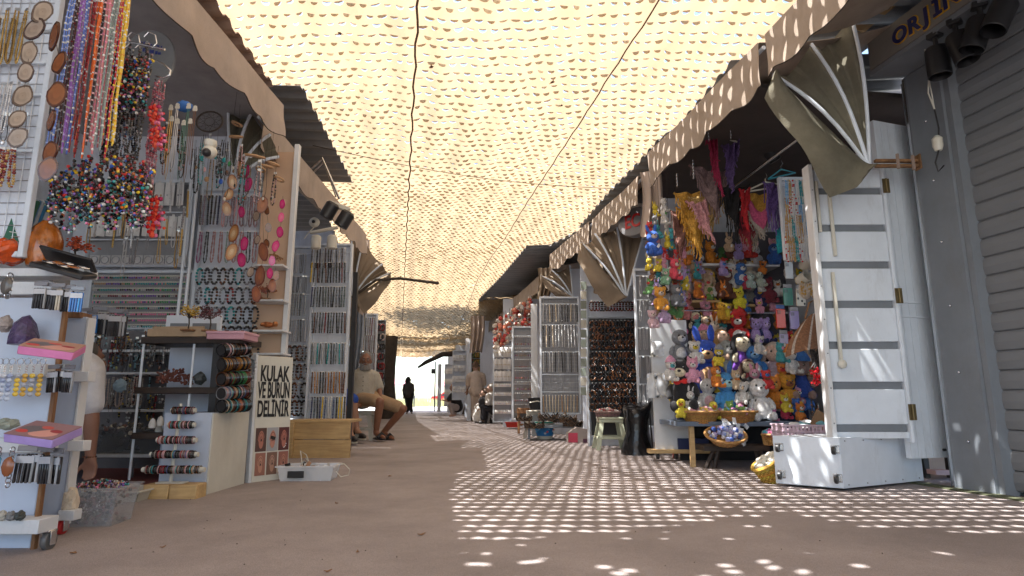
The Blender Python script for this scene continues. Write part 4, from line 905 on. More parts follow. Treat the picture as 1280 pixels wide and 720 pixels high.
# cctv dome, dreamcatcher, wooden bangles
q = thing('security_camera', 'white dome security camera under the awning frame', 'camera', F(262, 190, 2.9))
part('mount', MB().lathe([(.025, .025), (.032, .04), (.03, .06)], 16), M['plastic'], q); part('housing', MB().ball((0, 0, 0), (.036, .036, .034), 16, 10), M['plastic'], q); part('lens', MB().ball((0, -.028, -.014), .022, 12, 8), M['dark'], q)
q = thing('dreamcatcher', 'dark wicker dreamcatcher ring hanging under the awning', 'dreamcatcher', F(262, 152, 3.7)); part('hoop', MB().tube([(.085 * math.cos(a), 0, .07 * math.sin(a)) for a in [2 * PI * j / 24 for j in range(24)]], .006, 6, close=True), M['bark'], q)
m = MB()
for j in range(12):
    a = 2 * PI * j / 12; b = a + 2.4; m.tube([(.085 * math.cos(a), 0, .07 * math.sin(a)), (.085 * math.cos(b), 0, .07 * math.sin(b))], .0012, 3)
part('web', m, M['bark'], q)
for k, (px, py) in enumerate([(295, 171), (314, 194), (323, 196), (334, 208), (342, 205), (296, 155), (349, 224), (326, 212)]):
    q = thing('wooden_bangle', 'pale wooden bangle dangling on a thread under the awning', 'bangle', F(px, py, 3.95 + .03 * k), .3 * k, 'wooden bangles'); part('ring', MB().tube([(.042 * math.cos(a), .03 * math.sin(a), .008 * math.sin(a)) for a in [2 * PI * j / 18 for j in range(18)]], .0075, 6, close=True), mat('beech', (.45, .27, .14), .5), q)
    part('thread', MB().tube([(0, .03, 0), (0, .02, .25)], .0012, 3), M['bark'], q)
for k in range(44):
    x = rn.uniform(205, 345); y = 150 + (x - 205) * .32 + rn.uniform(0, 34); Yk = rn.uniform(3.6, 4.5); c_ = [rn.choice([(.3, .2, .1), (.5, .48, .42), CC['black'], (.25, .27, .3), CC['teal'], CC['brown'], (.5, .3, .3)]), CC['black']]
    hang('necklace', rn.choice(['pend', 'beads', 'chain', 'pend']), .05, rn.choice([.16, .22, .28]), c_, M['vcg'], 'necklace dangling from the thin wires under the near left awning', 'necklace', F(x, y, Yk), 'necklaces on wires under the near left awning', rn, rn.random() < .4)
for k in range(30):
    x = rn.uniform(112, 240); y = rn.uniform(222, 300); hang('necklace', rn.choice(['chain', 'straight']), .04, rn.choice([.2, .28]), [rn.choice([SILV, SILV, GOLD, (.3, .3, .32)])], M['vcm'], 'silver or golden chain hanging in front of the white earring cards', 'necklace', F(x, y, 4.5 + rn.uniform(-.15, .15)), 'metal chains before the earring cards', rn, True)
# small pendants on threads below the camera
for k, (px, py, c_) in enumerate([(252, 198, 'teal'), (255, 212, 'rose'), (270, 196, 'teal'), (280, 200, 'teal'), (258, 224, 'tan'), (283, 216, 'brown'), (276, 227, 'blue'), (287, 205, 'green')]):
    q = thing('stone_pendant', f'small {c_} stone pendant on a thread under the camera' + (', upper one' if k in (0,) else ''), 'pendant', F(px, py, 3.8), 0, 'stone pendants under the camera'); part('stone', MB().ball((0, 0, 0), (.014, .008, .019), 8, 6, col=CC[c_]), M['vcg'], q); part('thread', MB().tube([(0, 0, .015), (0, 0, .2)], .001, 3), M['bark'], q)
# --- partition goods: cards of earrings and bars, facing the camera
YB = 4.86
t = rack_frame('white backed earring rack behind the bead bundles', 112, 226, 238, 334, YB, .05, 2, (228, 266, 300), 'white')
fill_row(116, 236, 230, YB, 9, 'card', .075, .20, [[SILV], [(.3, .3, .32)], [GOLD]], M['vc'], 'long white earring card in the top row of the white backed rack', 'earring card', 'long earring cards', 31, name='earring_card')
fill_row(116, 236, 272, YB, 11, 'card', .06, .17, [[SILV], [(.1, .1, .12)]], M['vc'], 'white earring card in the second row of the white backed rack', 'earring card', 'earring cards in the second row', 32, name='earring_card')
for k in range(9):
    q = thing('hoop_pack', 'clear pack with large silver hoop earrings above the bead bars', 'pack', F(118 + 13.5 * k, 325, YB - .05), 0, 'hoop earring packs'); part('pack', MB().box((0, 0, 0), (.078, .004, .078), .001, col=(.55, .55, .56)), M['vc'], q)
    part('hoop', MB().tube([(.03 * math.cos(a), -.006, .03 * math.sin(a)) for a in [2 * PI * j / 16 for j in range(16)]], .004, 5, close=True), M['steel'], q)
t = rack_frame('white panel carrying many narrow bars of small earrings', 112, 338, 240, 412, YB + .03, .04, 2, (), 'white')
for k in range(9):
    y = 345 + k * 7.6; q = thing('earring_bar', f'narrow bar of small coloured earrings, number {k + 1} counting down the panel', 'earring bar', F(176, y, YB - .02)); q['label'] = ['topmost', 'second highest', 'third highest', 'fourth highest', 'middle', 'fourth lowest', 'third lowest', 'second lowest', 'lowest'][k] + ' narrow bar of small coloured earrings behind the bead trees'
    part('bar', MB().box((0, 0, 0), (.78, .012, .010), .002), M['plastic'], q); m = MB(); x = -.38
    base_c = [CC['dred'], CC['teal'], CC['silver'], CC['green'], CC['black'], CC['purple'], CC['pink'], CC['tan']]
    run = rn.choice(base_c)
    while x < .38:
        if rn.random() < .15: run = rn.choice(base_c)
        m.ball((x, -.009, .002), .003, 5, 3, col=CC['silver']); m.ball((x, -.009, -.014 - rn.random() * .004), (.005, .004, .009), 5, 4, col=run if rn.random() < .7 else rn.choice(base_c)); x += .014
    part('earrings', m, M['vcg'], q, kind='stuff')
q = wthing('darkening_board', 'dark grey board added to darken the low part of the jewellery stall', 'board', 178, 600, 4.84); part('board', bx(WM(q), 108, 414, 246, 604, 4.84, .02), mat('darkening_board_grey', (.13, .13, .14), .8, dirt=.3), q)  # added board; its dark colour stands in for the gloom low in the stall
for k in range(64):
    x = rn.uniform(118, 238); y = rn.choice([418, 424, 444, 470, 492]) + rn.uniform(-5, 5); c_ = rn.choice([[CC['brown'], CC['black']], [(.35, .3, .25), (.2, .15, .1)], [CC['black'], (.2, .2, .2)], [(.5, .35, .05), CC['black']], [(.3, .32, .34), SILV], [CC['dred'], CC['black']], [(.2, .35, .4), CC['black']]])
    hang('necklace', rn.choice(['pend', 'beads', 'straight', 'brace']), .05, rn.choice([.12, .18, .22]), c_, M['vcg'], 'tangled necklace among the mixed stock low in the jewellery stall', 'necklace', F(x, y, 4.6 + rn.uniform(-.1, .1)), 'tangled stock low in the stall', rn, rn.random() < .5)
# dark tangled necklaces, stones and chains in the deep shade under the bars
SH = [(450, 108, 240), (486, 112, 235), (512, 112, 225)]
for k, (y, x0, x1) in enumerate([(437, 125, 240), (465, 125, 240), (512, 125, 240)]):
    q = wthing('wall_shelf', ['upper white wall shelf deep in the stall', 'middle white wall shelf deep in the stall', 'lower white wall shelf deep in the stall'][k], 'shelf', 180, y, 4.7); part('board', bx(WM(q), x0, y, x1, y + 3, 4.55, .3), M['whitewood'], q)
for nm, row in (('dark', [(140 + 9 * k, 425 + (k % 3) * 3) for k in range(9)]), ('metal', [(128 + 7 * k, 472 + (k % 2) * 2) for k in range(8)])):
    for k, (px, py) in enumerate(row): hang('necklace', 'pend' if nm == 'dark' else 'beads', .05, .22 if nm == 'dark' else .2, [rn.choice([CC['brown'], (.2, .2, .05), CC['black']]), CC['black']] if nm == 'dark' else [rn.choice([(.3, .28, .25), CC['black'], (.45, .35, .3)])], M['vcg'], f'{nm} necklace hanging in the shade at the back of the stall', 'necklace', F(px, py, 4.5), f'{nm} necklaces in the back shade', rn, False)
q = wthing('storage_crate', 'translucent grey storage crate full of packed jewellery deep in the stall', 'crate', 160, 566, 4.4)
part('crate', bx(WM(q), 112, 535, 212, 568, 4.25, .3, .01), mat('smoky_plastic', (.12, .13, .14), .25, alpha=.75), q)
m = WM(q)
for k in range(120): m.ball(F(rn.uniform(118, 206), rn.uniform(530, 545), 4.24 + rn.random() * .25), rn.uniform(.008, .02), 5, 4, col=rn.choice([(.3, .3, .3), (.1, .09, .08), (.5, .45, .35), (.2, .1, .08)]))
part('contents', m, M['vcg'], q, kind='stuff')
q = wthing('low_table', 'low grey table deep in the stall under the crate', 'table', 165, 600, 4.4); part('top', bx(WM(q), 105, 568, 240, 572, 4.2, .45), M['whitewood'], q)
for x in (112, 160, 215): part('leg', bx(WM(q), x, 572, x + 4, 607, 4.25, .03), M['grey'], q)
rock('coral', 'pale blue tissue lump on the deep shelf', 150, 482, 4.45, .045, mat('pale_blue_tissue', (.3, .42, .5), .8), 33)
# --- dark shelf unit with white side box
Ys = 3.88
q = wthing('shelf_unit', 'shelf unit with dark wooden shelves and white posts in the jewellery stall', 'shelf', 230, 610, Ys)
for (x0, x1, y) in ((176, 300, 421), (168, 275, 484), (164, 248, 541)): part('shelf', bx(WM(q), x0, y, x1, y + 8, Ys, .34), M['dwood'], q)
for x0, y0, x1, y1 in ((180, 430, 168, 600), (243, 430, 238, 600)):
    a, b = F(x0, y0, Ys + .03), F(x1, y1, Ys + .03); part('post', WM(q).tube([a, V(a.x, a.y, b.z)], .008, 8), M['white'], q)
part('back_panel', bx(WM(q), 205, 430, 262, 590, Ys + .33, .01), M['white2'], q); part('side_panel', bx(WM(q), 263, 428, 272, 515, Ys + .02, .3), M['dark'], q)
q = wthing('open_box', 'open pale cardboard tray on top of the dark shelf unit', 'box', 218, 421, Ys); 
for nm, a in (('base', (184, 418, 258, 421, Ys + .02, .2)), ('front_flap', (184, 411, 258, 420.5, Ys, .008)), ('back_flap', (190, 408, 255, 418, Ys + .23, .008))): part(nm, bx(WM(q), *a), mat('card', (.42, .30, .19), .8), q)
q = wthing('flat_box', 'flat pink box lying on the right end of the dark shelf unit', 'box', 283, 428, Ys); part('carton', bx(WM(q), 258, 416, 305, 424, Ys - .03, .22, .004), mat('pink_card', (.55, .30, .36), .6), q); part('lid', bx(WM(q), 257, 413.5, 306, 417, Ys - .035, .23, .003), mat('pink_card_lid', (.6, .34, .40), .6), q)
q = wthing('picture_frame', 'white framed board with a dark window standing behind the bead trees', 'frame', 240, 420, Ys + .3); part('board', bx(WM(q), 207, 394, 276, 420, Ys + .28, .02), M['white'], q); part('window', bx(WM(q), 212, 404, 234, 418, Ys + .27, .006), M['grey'], q); part('window', bx(WM(q), 240, 404, 270, 418, Ys + .27, .006), M['grey'], q)
redc = mat('red_coral', (.20, .07, .05), .8, var=.5, scale=40, bump=.8)
for k, (px, py, r) in enumerate([(205, 474, .05), (220, 471, .055), (234, 476, .045)]):
    m = MB(); r_ = random.Random(k)
    for j in range(60): a = r_.uniform(0, 2 * PI); e = V(math.cos(a) * r * r_.random(), math.sin(a) * r * .6, r * r_.uniform(-.5, .9)); m.ball(e, r * .16, 5, 4, wob=.3)
    solo('coral_cluster', m, redc, ['left', 'middle', 'right'][k] + ' piece of rough red brown coral on the middle dark shelf', 'coral', F(px, py, Ys + .1))
rock('geode', 'dark grey geode at the right of the coral pieces', 250, 473, Ys + .08, .045, mat('geode', (.06, .07, .07), .4, bump=.5), 41, sq=(1, .8, .9))
for k, (px, py) in enumerate([(190, 530), (200, 527), (211, 523), (198, 537), (208, 535)]):
    solo('finger_display', MB().lathe([(.02, 0), (.022, .02), (.014, .05), (.0, .062)], 12), mat('white_velvet', (.6, .58, .54), .9), 'white velvet ring display cone on the lowest dark shelf', 'ring display', F(px, py + 5, Ys + .03 * k), 0, 'white ring display cones')
# bracelet rolls
def bracelets(m, axis0, axis1, r, n_, cols, rr, rn_, w=.0036):
    a, b = Vector(axis0), Vector(axis1); d = (b - a).normalized(); u = d.orthogonal().normalized(); v = d.cross(u)
    for k in range(n_):
        c = a.lerp(b, (k + .5) / n_); q = rr * rn_.uniform(.98, 1.12); col = rn_.choice(cols)
        m.tube([c + (u * math.cos(t_) + v * math.sin(t_)) * (r + .004) * q / rr for t_ in [2 * PI * j / 12 for j in range(12)]], w, 5, col=col, close=True)
BR = [CC['black'], CC['dred'], CC['brown'], (.35, .32, .28), CC['teal'], CC['tan'], CC['silver'], (.02, .02, .02), CC['mauve'], (.1, .12, .3), CC['rose']]
for k, y in enumerate((437, 455, 473, 491, 507)):
    q = wthing('bracelet_roll', ['topmost', 'second', 'middle', 'fourth', 'lowest'][k] + ' dark bracelet roll stacked on the white side box', 'bracelet roll', 290, y, Ys); o0 = q.location
    a = F(276, y + 1, Ys - .10) - o0; b = F(309, y - 1, Ys + .12) - o0; part('roll', MB().tube([a, b], .032, 16), M['dark'], q)
    m = MB(); cs = [[CC['rose'], CC['black'], CC['brown'], CC['white']], [(.5, .22, .03), CC['brown'], (.4, .15, .03)], [CC['black'], CC['brown'], CC['dred'], CC['green']], BR, [CC['teal'], CC['brown'], CC['cream'], (.5, .12, .04)]][k]; bracelets(m, a, b, .034, 22, [tuple(x * .55 for x in c) for c in cs] + [CC['black']] * 2, .034, rn); part('bracelets', m, M['vcg'], q)
# white corner box
c1, c2, c3 = V(-1.80, 3.72, 0), V(-1.79, 4.22, 0), V(-2.10, 3.76, 0)
q = thing('display_box', 'tall white box column standing at the front of the jewellery stall', 'box', c1)
hz = F(282, 516, 3.72).z
part('carcass', WM(q).prism([c3, c1, c2, V(-2.1, 4.25, 0)], (0, 0, hz)), M['white2'], q); part('alley_panel', WM(q).prism([c1 + V(.001, .01, .004), c2 + V(.001, -.01, .004), c2 + V(.009, -.01, .004), c1 + V(.009, .01, .004)], (0, 0, hz - .008)), M['plastic'], q)
# bracelet stand: T-bars
YT = 3.62
q = wthing('bracelet_stand', 'white five-bar stand loaded with bracelets on a wooden block', 'stand', 215, 604, YT); o0 = q.location
part('spine', MB().tube([F(213, 604, YT) - o0, F(226, 505, YT + .12) - o0], .010, 8), M['plastic'], q); part('foot', MB().box((0, 0, .004), (.16, .06, .008), .003), M['plastic'], q)
for k, (y, x0, x1, xc, dY) in enumerate([(513, 214, 245, 226, .12), (531, 210, 244, 223, .09), (550, 196, 246, 221, .06), (568, 188, 248, 218, .03), (587, 178, 256, 216, 0)]):
    a = F(x0, y, YT + dY - .02) - o0; b = F(x1, y, YT + dY - .02) - o0; part('arm', MB().tube([a, b], .014, 12), M['plastic'], q); m = MB(); bracelets(m, a.lerp(b, .06), b.lerp(a, .06), .016, int((x1 - x0) / 1.6), BR + [CC['black']] * 7 + [(.4, .02, .03), (.1, .02, .03)], .016, rn, .0026); part('bracelets', m, M['vcg'], q)
for k, (x0, x1) in enumerate([(178, 210), (211, 245)]): 
    q = wthing('wooden_block', ['left', 'right'][k] + ' pine block under the white bracelet stand', 'block', (x0 + x1) / 2, 622, YT); part('block', bx(WM(q), x0, 606, x1, 625, YT - .06, .12, .004), M['lwood'], q)
# trays and bin on the ground
q = thing('plastic_bin', 'clear plastic bin heaped with beads and bracelets beside the wheeled rack', 'bin', Zp(120, 655)); o0 = q.location
zb = .165
def bin_(m, w0, d0, w1, d1, h, th=.006, n=(0, 0, 0)):
    for s_ in (-1, 1):
        m.prism([(s_ * w0, -d0, 0), (s_ * w1, -d1, h), (s_ * w1, d1, h), (s_ * w0, d0, 0)], (th * -s_, 0, 0)); m.prism([(-w0, s_ * d0, 0), (-w1, s_ * d1, h), (w1, s_ * d1, h), (w0, s_ * d0, 0)], (0, th * -s_, 0))
    m.box((0, 0, .004), (w0 * 2, d0 * 2, .006))
    for s_ in (-1, 1): m.box((s_ * (w1 + .006), 0, h), (.016, 2 * d1 + .02, .01), .003); m.box((0, s_ * (d1 + .006), h), (2 * w1, .016, .01), .003)
    return m
clr = mat('cloudy_clear_plastic', (.5, .52, .55), .15, bump=.05, alpha=.26, spec=.8)
part('bin', bin_(MB(Matrix.Rotation(.1, 4, 'Z')), .105, .085, .125, .105, zb), clr, q); m = MB()
for k in range(420): a = rn.uniform(0, 2 * PI); r_ = math.sqrt(rn.random()); m.ball((r_ * .115 * math.cos(a), r_ * .095 * math.sin(a), zb + .02 * (1 - r_) + rn.uniform(-.015, .01)), rn.uniform(.003, .007), 5, 3, col=rn.choice(BR + [CC['pink'], CC['purple'], CC['black'], CC['black']]))
part('beads', m, M['vcg'], q, kind='stuff'); m = MB()
for k in range(8): a = rn.uniform(0, 6); beadline(m, [(-.09 + .02 * k * .8, -.078, .03 + .1 * rn.random()), (-.04 + .02 * k * .6, -.08, .05 + .08 * rn.random()), (.06, -.078, .04 + .1 * rn.random())], .004, [SILV, (.3, .25, .3), (.1, .1, .1)], rn, .008)
for k in range(200): m.ball((rn.uniform(-.1, .1), rn.uniform(-.08, .08), rn.uniform(.01, .14)), rn.uniform(.004, .01), 5, 3, col=rn.choice([(.1, .1, .11), (.3, .3, .32), CC['mauve'], CC['black']]))
part('bead_strings', m, M['vcg'], q, kind='stuff')
q = thing('tray', 'white plastic tray lying on the floor behind the bead bin', 'tray', Zp(150, 625)); part('tray', bin_(MB(), .15, .10, .17, .12, .06, .006), M['plastic'], q); m = MB()
for k in range(60): m.ball((rn.uniform(-.12, .05), rn.uniform(-.08, .08), .07 + rn.uniform(-.02, .01)), (.02, .012, .006), 5, 3, col=rn.choice([(.6, .2, .06), (.6, .35, .25), (.5, .5, .5)]))
part('packets', m, M['vc'], q, kind='stuff')
# --- panel with necklaces and oval bracelets
t = rack_frame('white panel with necklaces and rows of oval bracelets behind the agate strands', 246, 236, 328, 445, 4.84, .05, True, (247, 290, 336, 360, 384, 408, 430), 'white')
for k, s_ in enumerate((232, 240)): 
    q = wthing('metal_post', ['left', 'right'][k] + ' thin grey post between the two white panels', 'post', s_, 420, 4.7); part('post', WM(q).tube([F(s_ + 12, 175, 4.7), V(F(s_ + 12, 175, 4.7).x, 4.7, .5)], .012, 8), M['white'], q)
fill_row(252, 280, 247, 4.8, 6, 'straight', .01, .24, [[(.03, .04, .09)], [(.1, .09, .09)], [CC['black']], [(.25, .2, .25)]], M['vcg'], 'thick dark bead rope in the top row of the white panel', 'necklace', 'dark bead ropes', 51)
fill_row(280, 326, 247, 4.8, 8, 'beads', .045, .26, [[CC['mauve']], [(.3, .3, .35)], [CC['rose']], [(.1, .15, .12)]], M['vcg'], 'bead necklace in the top row of the white panel', 'necklace', 'bead necklaces in the top row', 52)
fill_row(250, 326, 292, 4.8, 9, 'beads', .045, .25, [[(.25, .35, .3)], [(.4, .2, .2)], [(.35, .38, .4)], [CC['black']], [(.3, .1, .2)]], M['vcg'], 'slim bead necklace with white tag in the middle row', 'necklace', 'slim necklaces in the middle row', 53)
for k, y in enumerate((337, 361, 385, 409, 431)): fill_row(248, 326, y, 4.79, 8, 'brace', .055, .125, [[CC['black'], (.05, .05, .06)], [CC['black'], (.03, .02, .02)], [CC['black'], CC['teal']], [(.05, .05, .06), (.3, .3, .32)], [CC['brown'], CC['black']]] + ([[(.3, .02, .02), CC['black']]] if k == 1 else []), M['vcg'], ['dark oval bead bracelet in the top bracelet row of the white panel', 'dark or red oval bead bracelet in the second bracelet row', 'dark or teal oval bead bracelet in the middle bracelet row', 'dark oval bead bracelet in the fourth bracelet row', 'dark oval bead bracelet in the lowest bracelet row'][k], 'bracelet', f'oval bracelets, row {k + 1}', 60 + k, name='bracelet')
fill_row(295, 322, 448, 4.3, 4, 'brace', .055, .12, [[(.3, .3, .32), CC['silver']], [CC['black'], CC['silver']]], M['vcg'], 'silver bead bracelet hanging just left of the piercing sign', 'bracelet', 'silver bracelets beside the sign', 71, name='bracelet')
fill_row(297, 318, 470, 4.3, 3, 'brace', .055, .12, [[(.3, .3, .32), CC['silver']], [CC['brown'], CC['tan']]], M['vcg'], 'bracelet in the lower bunch left of the piercing sign', 'bracelet', 'lower bracelets beside the sign', 72, name='bracelet')
# peach panel
q = wthing('corner_display', 'peach laminate panel with small shelves at the front corner of the stall', 'shelf', 335, 440, 4.78); part('panel', bx(WM(q), 316, 190, 356, 600, 4.80, .03), M['peach'], q)
part('post', bx(WM(q), 354, 180, 360, 600, 4.74, .05), M['whitewood'], q)
for y in (330, 374, 412, 441): part('shelf', bx(WM(q), 316, y, 354, y + 2.5, 4.62, .17), M['whitewood'], q)
rock('copper_figure', 'copper coloured animal figure on the lower peach shelf', 335, 406, 4.68, .035, mat('copper', (.35, .13, .05), .35, metal=.8), 55, sq=(1.6, .6, .6), cat='figure'); rock('copper_figure', 'small copper lump on the middle peach shelf', 344, 405, 4.66, .02, mat('copper2', (.4, .16, .06), .35, metal=.8), 57, cat='figure')
# --- ear and nose piercing sign (tall board with photographs of ears)
s0, s1 = Zp(314, 604), Zp(360, 598.5); sd = (s1 - s0); Wd = sd.length; ang_s = math.atan2(sd.y, sd.x)
q = thing('piercing_sign', 'tall white board lettered KULAK VE BURUN DEL\u0130N\u0130R with six ear photographs', 'sign', s0, 0, None, rot=(-.03, 0, ang_s)); Hs = F(340, 446, 4.42).z
part('board', MB().box((Wd / 2, .02, Hs / 2), (Wd, .035, Hs), .003), M['plastic'], q); part('side_frame', MB().box((-.012, .02, Hs / 2), (.02, .045, Hs + .01), .003), M['whitewood'], q)
for s_, z in (('KULAK', .85), ('VE BURUN', .715), ('DEL\u0130N\u0130R', .565)):
    text(s_, .155, M['ink'], 'lettering', q, Matrix.Translation((Wd / 2 - .004, .0, Hs * z)) @ Matrix.Rotation(PI / 2, 4, 'X'), .0015, {5: .46, 8: .34, 7: .40}[len(s_)] * Wd / .28, offset=.0035)
gx = [(.05, .34), (.36, .66), (.68, .97)]
for r_, (z0, z1) in enumerate(((.235, .42), (.05, .225))):
    for c_, (a, b) in enumerate(gx):
        a = a if r_ == 0 else a + .02; k = r_ * 3 + c_; bgc = [(.10, .05, .04), (.35, .35, .36), (.10, .03, .03), (.32, .14, .10), (.2, .11, .08), (.3, .12, .09)][k]
        pc = part('photo', MB().box((Wd * (a + b) / 2, .0015, Hs * (z0 + z1) / 2), (Wd * (b - a), .003, Hs * (z1 - z0)), 0, col=bgc), M['print'], q)
        m = MB(); cx, cz = Wd * (a + b) / 2, Hs * (z0 + z1) / 2; hw, hh = Wd * (b - a) * .30, Hs * (z1 - z0) * .38; sk = [(.42, .17, .12), (.48, .22, .16), (.40, .15, .11), (.5, .25, .17), (.42, .24, .17), (.45, .2, .14)][k]
        outer = []
        for j in range(24):
            t_ = 2 * PI * j / 24; rx_ = 1.05 if math.sin(t_) > 0 else .72; outer.append((cx + hw * rx_ * math.cos(t_) * (1 - .15 * math.sin(t_)), -.0015, cz + hh * math.sin(t_)))
        m.add(outer, [tuple(range(24))], sk)
        m.tube([(cx + hw * .75 * math.cos(t_), -.002, cz + hh * .12 + hh * .66 * math.sin(t_)) for t_ in [-.6 + .4 * j for j in range(11)]], .0022, 4, col=[x * .45 for x in sk]); m.tube([(cx + hw * .3 * math.cos(t_), -.002, cz + hh * .35 * math.sin(t_)) for t_ in [.3 + .5 * j for j in range(8)]], .002, 4, col=[x * .35 for x in sk])
        m.ball((cx + hw * .1, -.002, cz - hh * .05), (hw * .2, .001, hh * .16), 8, 4, col=(.06, .02, .02))
        if k == 1: m.box((cx, -.004, cz + hh * .15), (hw * 1.5, .002, hh * .35), 0, col=(.02, .02, .02), rot=Matrix.Rotation(.3, 3, 'Y')); m.box((cx - hw * .3, -.004, cz - hh * .6), (hw * .9, .002, hh * .5), 0, col=(.5, .24, .17), rot=Matrix.Rotation(-.5, 3, 'Y'))
        if k == 2: 
            for j in range(4): m.ball((cx + hw * .8 * math.cos(-.5 - .35 * j), -.003, cz - hh * .2 + hh * .8 * math.sin(-.5 - .35 * j)), .004, 6, 4, col=(.6, .6, .62))
        part('ear_print', m, M['print'], pc)
# clear box of small packets beside the sign
q = thing('plastic_bin', 'low clear box of small bagged items in front of the pine bench', 'bin', Zp(386, 600), .05); part('bin', bin_(MB(), .17, .09, .19, .105, .10, .005), M['clear'], q); m = MB()
for k in range(70): m.box((rn.uniform(-.15, .15), rn.uniform(-.08, .08), rn.uniform(.01, .11)), (rn.uniform(.01, .04), .003, rn.uniform(.01, .05)), 0, rot=Matrix.Rotation(rn.uniform(-1, 1), 3, 'Y') @ Matrix.Rotation(rn.uniform(-1, 1), 3, 'X'), col=rn.choice([(.5, .5, .5), (.3, .28, .25), (.02, .02, .02), (.6, .6, .62), (.4, .2, .1)]))
part('packets', m, M['vcg'], q, kind='stuff'); part('label_card', MB().box((-.06, -.115, .05), (.11, .003, .045), 0), M['dark'], q); part('loose_wire', MB().tube([(.19, 0, .1), (.24, -.01, .11), (.28, 0, .07), (.27, .02, .03), (.22, .0, .02), (.19, -.02, .06)], .003, 5).tube([(-.05, 0, .1), (-.07, 0, .2), (-.03, .01, .17), (0, .01, .1), (-.03, 0, .15)], .003, 5), M['plastic'], q)
# pine bench
q = thing('pine_bench', 'long pale pine box bench under the second stall racks', 'bench', Zp(436, 573)); a = Zp(436, 573); yb_ = a.y
part('front_board', bx(WM(q), 366, 528, 437, 549, yb_, .04), M['lwood'], q); part('front_board', bx(WM(q), 366, 549.6, 437, 574, yb_ + .006, .04), M['lwood'], q); part('top', bx(WM(q), 360, 525, 438, 528.4, yb_ - .01, .45), M['lwood'], q); part('end_board', bx(WM(q), 358, 528, 366, 575, yb_ - .03, .3), M['lwood'], q)
# --- racks of the second stall
YR = 6.9
t = rack_frame('white framed rack of silver necklaces behind the piercing sign', 360, 308, 386, 526, YR, .05, True, (318, 346, 368, 400, 432, 455, 478, 500), 'white')
for k, (y, kd, h) in enumerate([(319, 'chain', .22), (347, 'chain', .18), (369, 'straight', .24), (401, 'straight', .24), (433, 'brace', .16), (456, 'brace', .16), (479, 'brace', .16), (501, 'brace', .16)]):
    fill_row(361, 385, y, YR, 8 if kd != 'brace' else 4, kd, .03 if kd != 'brace' else .07, h, [[SILV], [(.3, .3, .3)], [(.08, .08, .08)]] if kd != 'brace' else [[CC['black']], [CC['black'], CC['silver']], [CC['brown']]], M['vcg'] if kd == 'brace' else M['vcm'], ('silver necklace' if kd != 'brace' else 'dark round bracelet') + f' on the rack behind the piercing sign, ' + ['top row', 'second row', 'third row', 'fourth row', 'fifth row', 'sixth row', 'seventh row', 'bottom row'][k], 'necklace' if kd != 'brace' else 'bracelet', f'rack behind the sign, row {k + 1}', 80 + k, name='necklace' if kd != 'brace' else 'bracelet')
t = rack_frame('tall white rack of coloured pendants beside the seated man', 389, 305, 435, 526, 6.75, .06, True, (316, 340, 372, 402, 437, 472, 500), 'white')
for k, (y, cols) in enumerate([(312, [[(.05, .03, .03)], [CC['silver']], [CC['black']]]), (330, [[CC['dred']], [CC['yellow']], [CC['black']], [CC['brown']], [(.3, .05, .1)], [CC['black']], [(.02,.03,.03)], [(.05,.05,.06)]]), (360, [[(.04, .08, .08)], [CC['teal']], [CC['black']], [CC['navy']], [CC['black']], [(.02,.03,.03)], [(.05,.05,.06)]]), (392, [[CC['dred']], [CC['black']], [CC['silver']], [CC['brown']], [CC['black']], [(.02,.03,.03)], [(.05,.05,.06)]]), (430, [[CC['black']], [(.1, .12, .12)], [CC['silver']], [CC['teal']]]), (466, [[(.5, .2, .03)], [CC['brown']], [CC['black']], [CC['tan']]]), (497, [[CC['black']], [CC['yellow']], [CC['navy']], [CC['white']]])]):
    fill_row(390, 434, y, 6.75, 13, 'straight', .02, .22, cols, M['vcg'], 'slim coloured pendant cord on the tall rack beside the seated man, ' + ['top row', 'second row', 'third row', 'fourth row', 'fifth row', 'sixth row', 'bottom row'][k], 'pendant', f'tall pendant rack, row {k + 1}', 90 + k, name='pendant')
q = wthing('dark_post', 'dark post at the far edge of the second stall', 'post', 440, 520, 6.8); part('post', bx(WM(q), 436, 340, 442, 573, 6.8, .06), M['dark'], q)
# floodlights on an arm
fl = F(424, 258, 5.6)
q = thing('floodlight_arm', 'steel arm with two black floodlights reaching over the alley from the second stall', 'lamp', fl); o0 = q.location
part('arm', MB().tube([F(358, 240, 5.9) - o0, F(403, 198, 5.7) - o0, F(424, 248, 5.6) - o0], .013, 8), M['steel'], q); part('arm', MB().tube([F(362, 243, 5.9) - o0, F(405, 203, 5.72) - o0, F(420, 246, 5.62) - o0], .008, 8), M['steel'], q); part('bar', MB().box((0, 0, 0), (.22, .06, .05), .01, rot=Matrix.Rotation(.35, 3, 'Y')), M['plastic'], q)
for px, py, rz_ in ((412, 263, .5), (431, 274, .5)):
    p = F(px, py, 5.55) - o0; part('lamp_head', MB(Matrix.Translation(p) @ Matrix.Rotation(rz_, 4, 'Y')).lathe([(.05, -.085), (.066, -.08), (.066, .06), (.05, .08)], 18), M['dark'], q)
q = thing('track_light', 'white twin track light beside the pendant rack', 'lamp', F(405, 290, 6.2)); o0 = q.location; part('rail', MB().box((0, 0, .02), (.30, .04, .03), .006, rot=Matrix.Rotation(-.2, 3, 'Y')), M['plastic'], q)
for px in (395, 415): part('lamp_head', MB(Matrix.Translation(F(px, 303, 6.15) - o0)).lathe([(.04, -.07), (.05, -.06), (.05, .06), (.035, .075)], 16), M['plastic'], q)
